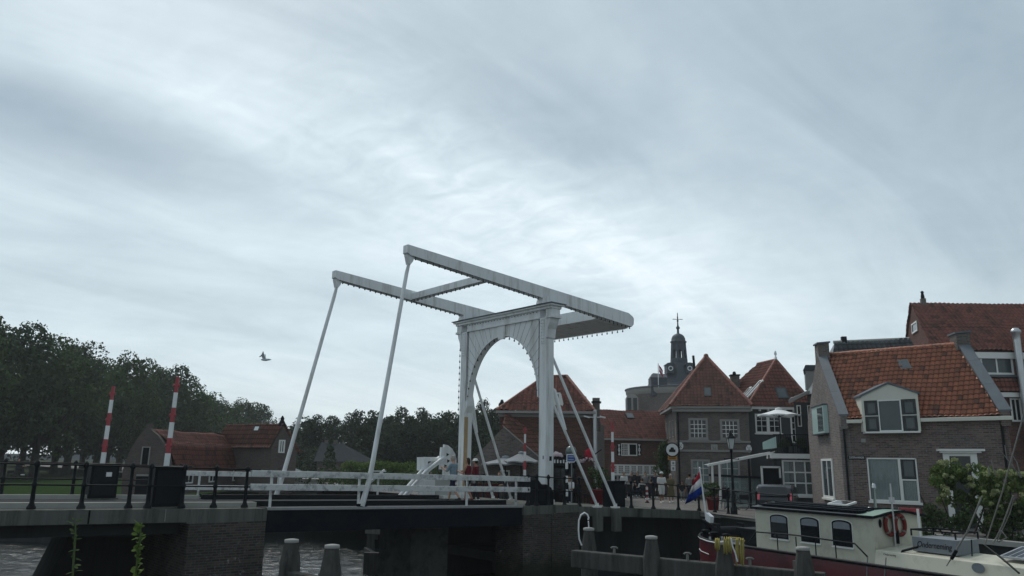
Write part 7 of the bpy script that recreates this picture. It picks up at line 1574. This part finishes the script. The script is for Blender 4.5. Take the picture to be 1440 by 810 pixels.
    for v_ in ho.data.vertices:                            # hairline: pull the shell back from the face
        x, y, z = (v_.co.x-hd.x)/k, (v_.co.y-hd.y)/k, (v_.co.z-hd.z)/k; yy = -x*sz+y*cz
        if yy > .015 and z < .075: v_.co.x -= (.03*-sz)*k*0; v_.co += V3((sz*.06*k, -cz*.06*k, .02*k))
    if hat:
        hm = MB(); hm.lathe([(.150*k, 0), (.150*k, .012*k), (.098*k, .02*k), (.094*k, .075*k), (.06*k, .10*k), (.01*k, .105*k)], hv(0, -.005, .055), 18); hm.build('hat', M[hat], t, loc=(0, 0, 0))
    # clothes
    c = MB(); cz_ = hipz-.04 if topkind != 'tank' else hipz+.02
    ell(c, [V(0, 0, cz_)]+tor[1:5], [(.175 if not female else .165)*kx]+[x+.022*k for x in RX[1:5]], [.125*k]+[y+.022*k for y in RY[1:5]])
    if topkind in ('shirt', 'long'):
        for nm in 'LR':
            a0, a1, a2, dr = J[nm+'a']; q = a1 if topkind == 'shirt' else a2
            if topkind == 'shirt': limb(c, [a0, a0.lerp(a1, .5), a0.lerp(a1, .85)], [.070*k, .064*k, .060*k])
            else: limb(c, [a0, a0.lerp(a1, .5), a1, a1.lerp(a2, .85)], [.070*k, .062*k, .052*k, .040*k])
    fused(c, 'shirt' if topkind != 'tank' else 'sleeveless_top', M[top], t, .014*k)
    c = MB()
    if botkind == 'dress':
        ell(c, [V(0, 0, .34), V(0, 0, .6), V(0, 0, hipz), V(0, 0, hipz+.16)], [.25*k, .215*k, .185*k, .15*k], [.21*k, .18*k, .14*k, .12*k]); fused(c, 'skirt', M[bottom], t, .014*k)
    else:
        ell(c, [V(0, 0, hipz-.08), V(0, 0, hipz), V(0, 0, hipz+.12)], [.17*kx, .178*kx, .158*kx], [.118*k, .125*k, .118*k])
        for nm in 'LR':
            h_, kn, an = J[nm]
            if botkind == 'shorts': limb(c, [h_, h_.lerp(kn, .5), h_.lerp(kn, .9)], [.100*k, .094*k, .086*k])
            else: limb(c, [h_, h_.lerp(kn, .5), kn, kn.lerp(an, .5), kn.lerp(an, .93)], [.100*k, .088*k, .070*k, .064*k, .058*k])
        fused(c, 'shorts' if botkind == 'shorts' else 'trousers', M[bottom], t, .014*k)
    for nm in 'LR':
        an = J[nm][2]; c = MB(); c.tube([an+V(0, -.065, -.05), an+V(0, .0, -.045), an+V(0, .10, -.055), an+V(0, .19, -.06)], [.036*k, .050*k, .044*k, .028*k], 8); c.tube([an+V(0, 0, -.03), an+V(0, 0, .02)], .047*k, 8); fused(c, 'shoe', M[shoes], t, .012*k)
    if bag:
        c = MB(); c.box(.20*k, .34*k, -.16*k, .16*k, .72*k, 1.0*k); b_ = c.build('bag', M[bag], t, loc=(0, 0, 0), bevel=.03); c = MB(); c.tube([V(.27, -.12, 1.0), V(.1, -.05, sh+.02), V(-.02, .10, sh-.05), V(.27, .12, 1.0)], .012*k, 6); c.build('strap', M[bag], b_, loc=(0, 0, 0))
    t.rotation_euler = (0, 0, rz); return t
def feet(x, y, v): u, z = BF.px(x, y, v); return BF(u, v, zd(u)+.0)
def deckpt(x, v):                                        # a spot on the leaf below picture column x
    best = min((abs((lambda q: 720+FOC*(q-CP).dot(CR)/(q-CP).dot(FW))(BF(u/50, v, zd(u/50)))-x), u/50) for u in range(-600, 200)); u = best[1]; return BF(u, v, zd(u)+.005)
P = deckpt(636, 2.2); person('grey-haired man in a pale blue checked shirt looking at his phone', P, rad(62), 1.80, 'skin', 'cloth_check', 'shirt', 'navy', 'shorts', 'hair_grey', stride=.30, arms=((.55, 1.5), (.45, 1.6)), shoes='cloth_dark', group='people on the bridge')
P = deckpt(657, 2.4); person('dark-haired woman in a dark red sleeveless top carrying a bag', P, rad(58), 1.72, 'skin2', 'cloth_red', 'tank', 'cloth_dark', 'shorts', 'hair_dark', .5, stride=.24, arms=((.35, 1.5), (.30, 1.55)), female=True, shoes='cloth_red', bag='cloth_grey', group='people on the bridge')
P = deckpt(668, 3.0); person('person in a dark red shirt and white hat, behind the woman with the bag', P, rad(70), 1.70, 'skin2', 'cloth_red', 'shirt', 'cloth_dark', 'long', 'hair_dark', hat='cloth_white', stride=.15, group='people on the bridge')
def street(x, y): return onland(x, y)
person('man in a white shirt, white shorts and white hat walking down the street', street(931, 707), rad(180), 1.76, 'skin2', 'cloth_white', 'shirt', 'cloth_white', 'shorts', 'hair_grey', hat='cloth_white', stride=.18, arms=((.25, 1.4), (.2, 1.2)), group='people in the street')
person('woman in an olive dress with a white headscarf, beside the man in white', street(944, 706.5), rad(170), 1.66, 'skin', 'olive', 'shirt', 'olive', 'dress', 'cloth_white', .3, stride=.15, female=True, arms=((.2, .5), (.2, .9)), group='people in the street')
person('small child in a dark top beside the woman in olive', street(960, 706), rad(160), 1.25, 'skin2', 'cloth_dark', 'shirt', 'cloth_grey', 'long', 'hair_dark', stride=.2, group='people in the street')
person('person with dark hair in a light grey shirt and dark trousers, left of the flag', street(971, 706), rad(10), 1.74, 'skin2', 'cloth_grey', 'shirt', 'navy', 'long', 'hair_dark', stride=.12, group='people in the street')
person('person in a red top standing partly behind the flag', street(980, 706.5), rad(-20), 1.68, 'skin2', 'cloth_red', 'shirt', 'cloth_dark', 'long', 'hair_dark', group='people in the street')
person('man in a white shirt standing behind the black barrier cabinet', street(878, 702), rad(150), 1.74, 'skin', 'cloth_white', 'long', 'cloth_dark', 'long', 'hair_grey', arms=((.3, 1.3), (.2, .8)), group='people in the street')
person('standing person in dark clothes in front of the lattice windows', street(897, 697.5), rad(200), 1.72, 'skin', 'cloth_dark', 'shirt', 'navy', 'long', 'hair_dark', group='people in the street')
for x, Y, lb, tp in ((886.5, 54.7, 'seated person in a grey shirt at the table left of the arched doorway', 'cloth_grey'), (903.5, 55.1, 'seated person in a white top at the table right of the arched doorway', 'cloth_white'), (916, 53.2, 'seated person in dark clothes at the table beside the climbing plant', 'cloth_dark')):
    p = atY(x, 690, Y); person(lb, V3((p.x, p.y, gz(p))), rad(20), 1.72, 'skin', tp, 'shirt', 'navy', 'long', 'hair_dark', seated=True, arms=((.5, 1.0), (.5, 1.1)), group='seated cafe guests')
for x, Y, lb, tp in ((702, 39.7, 'seated guest in dark clothes behind the far back stays', 'cloth_dark'), (801, 40.9, 'seated guest in a white top beside the striped black and white post', 'cloth_white')):
    p = atY(x, 690, Y); person(lb, V3((p.x, p.y, gz(p))), rad(160), 1.72, 'skin', tp, 'shirt', 'navy', 'long', 'hair_dark', seated=True, arms=((.5, 1.0), (.5, 1.1)), group='seated cafe guests')
P = atY(25, 676, 66); P.z = -.55; bicycle('bicycle ridden along the path under the trees at the left edge', tuple(P), .2); person('cyclist in dark clothes riding under the trees at the left edge', V3((P.x-.2, P.y, P.z+.42)), rad(-80), 1.72, 'skin', 'cloth_dark', 'long', 'cloth_dark', 'long', 'hair_dark', seated=True, arms=((.9, .4), (.9, .4)))
for x, Y, lb, tp, rz in ((889, 57.5, 'dark-clothed cafe guest standing just left of the arched doorway', 'cloth_dark', 2.4), (908, 57.0, 'guest in a pale top standing right of the arched doorway', 'cloth_grey', 3.6), (922, 56.5, 'dark-clothed guest standing beneath the climbing plant', 'navy', 2.9), (780, 42.8, 'waiter in black standing in front of the dark cafe front', 'cloth_dark', 3.0), (768, 43.4, 'person in a dark top behind the near portal post', 'navy', 3.3)):
    p = atY(x, 690, Y); person(lb, V3((p.x, p.y, gz(p))), rz, 1.72, 'skin', tp, 'shirt', 'cloth_dark', 'long', 'hair_dark', group='standing cafe guests')
# ------------------------------------------------------------------ damp air: far trees and the tower fade a little
hm_, hnt, HN, HL, HP = _new('damp_air'); HN.remove(HP); pv = HN.new('ShaderNodeVolumePrincipled'); pv.inputs['Color'].default_value = (.86, .93, .97, 1); pv.inputs['Density'].default_value = .0004; pv.inputs['Anisotropy'].default_value = .3
HL.new(pv.outputs[0], HN['Material Output'].inputs['Volume'])
tag(MB().box(-430, 430, -50, 450, -8, 45).build('haze', hm_), kind='stuff')
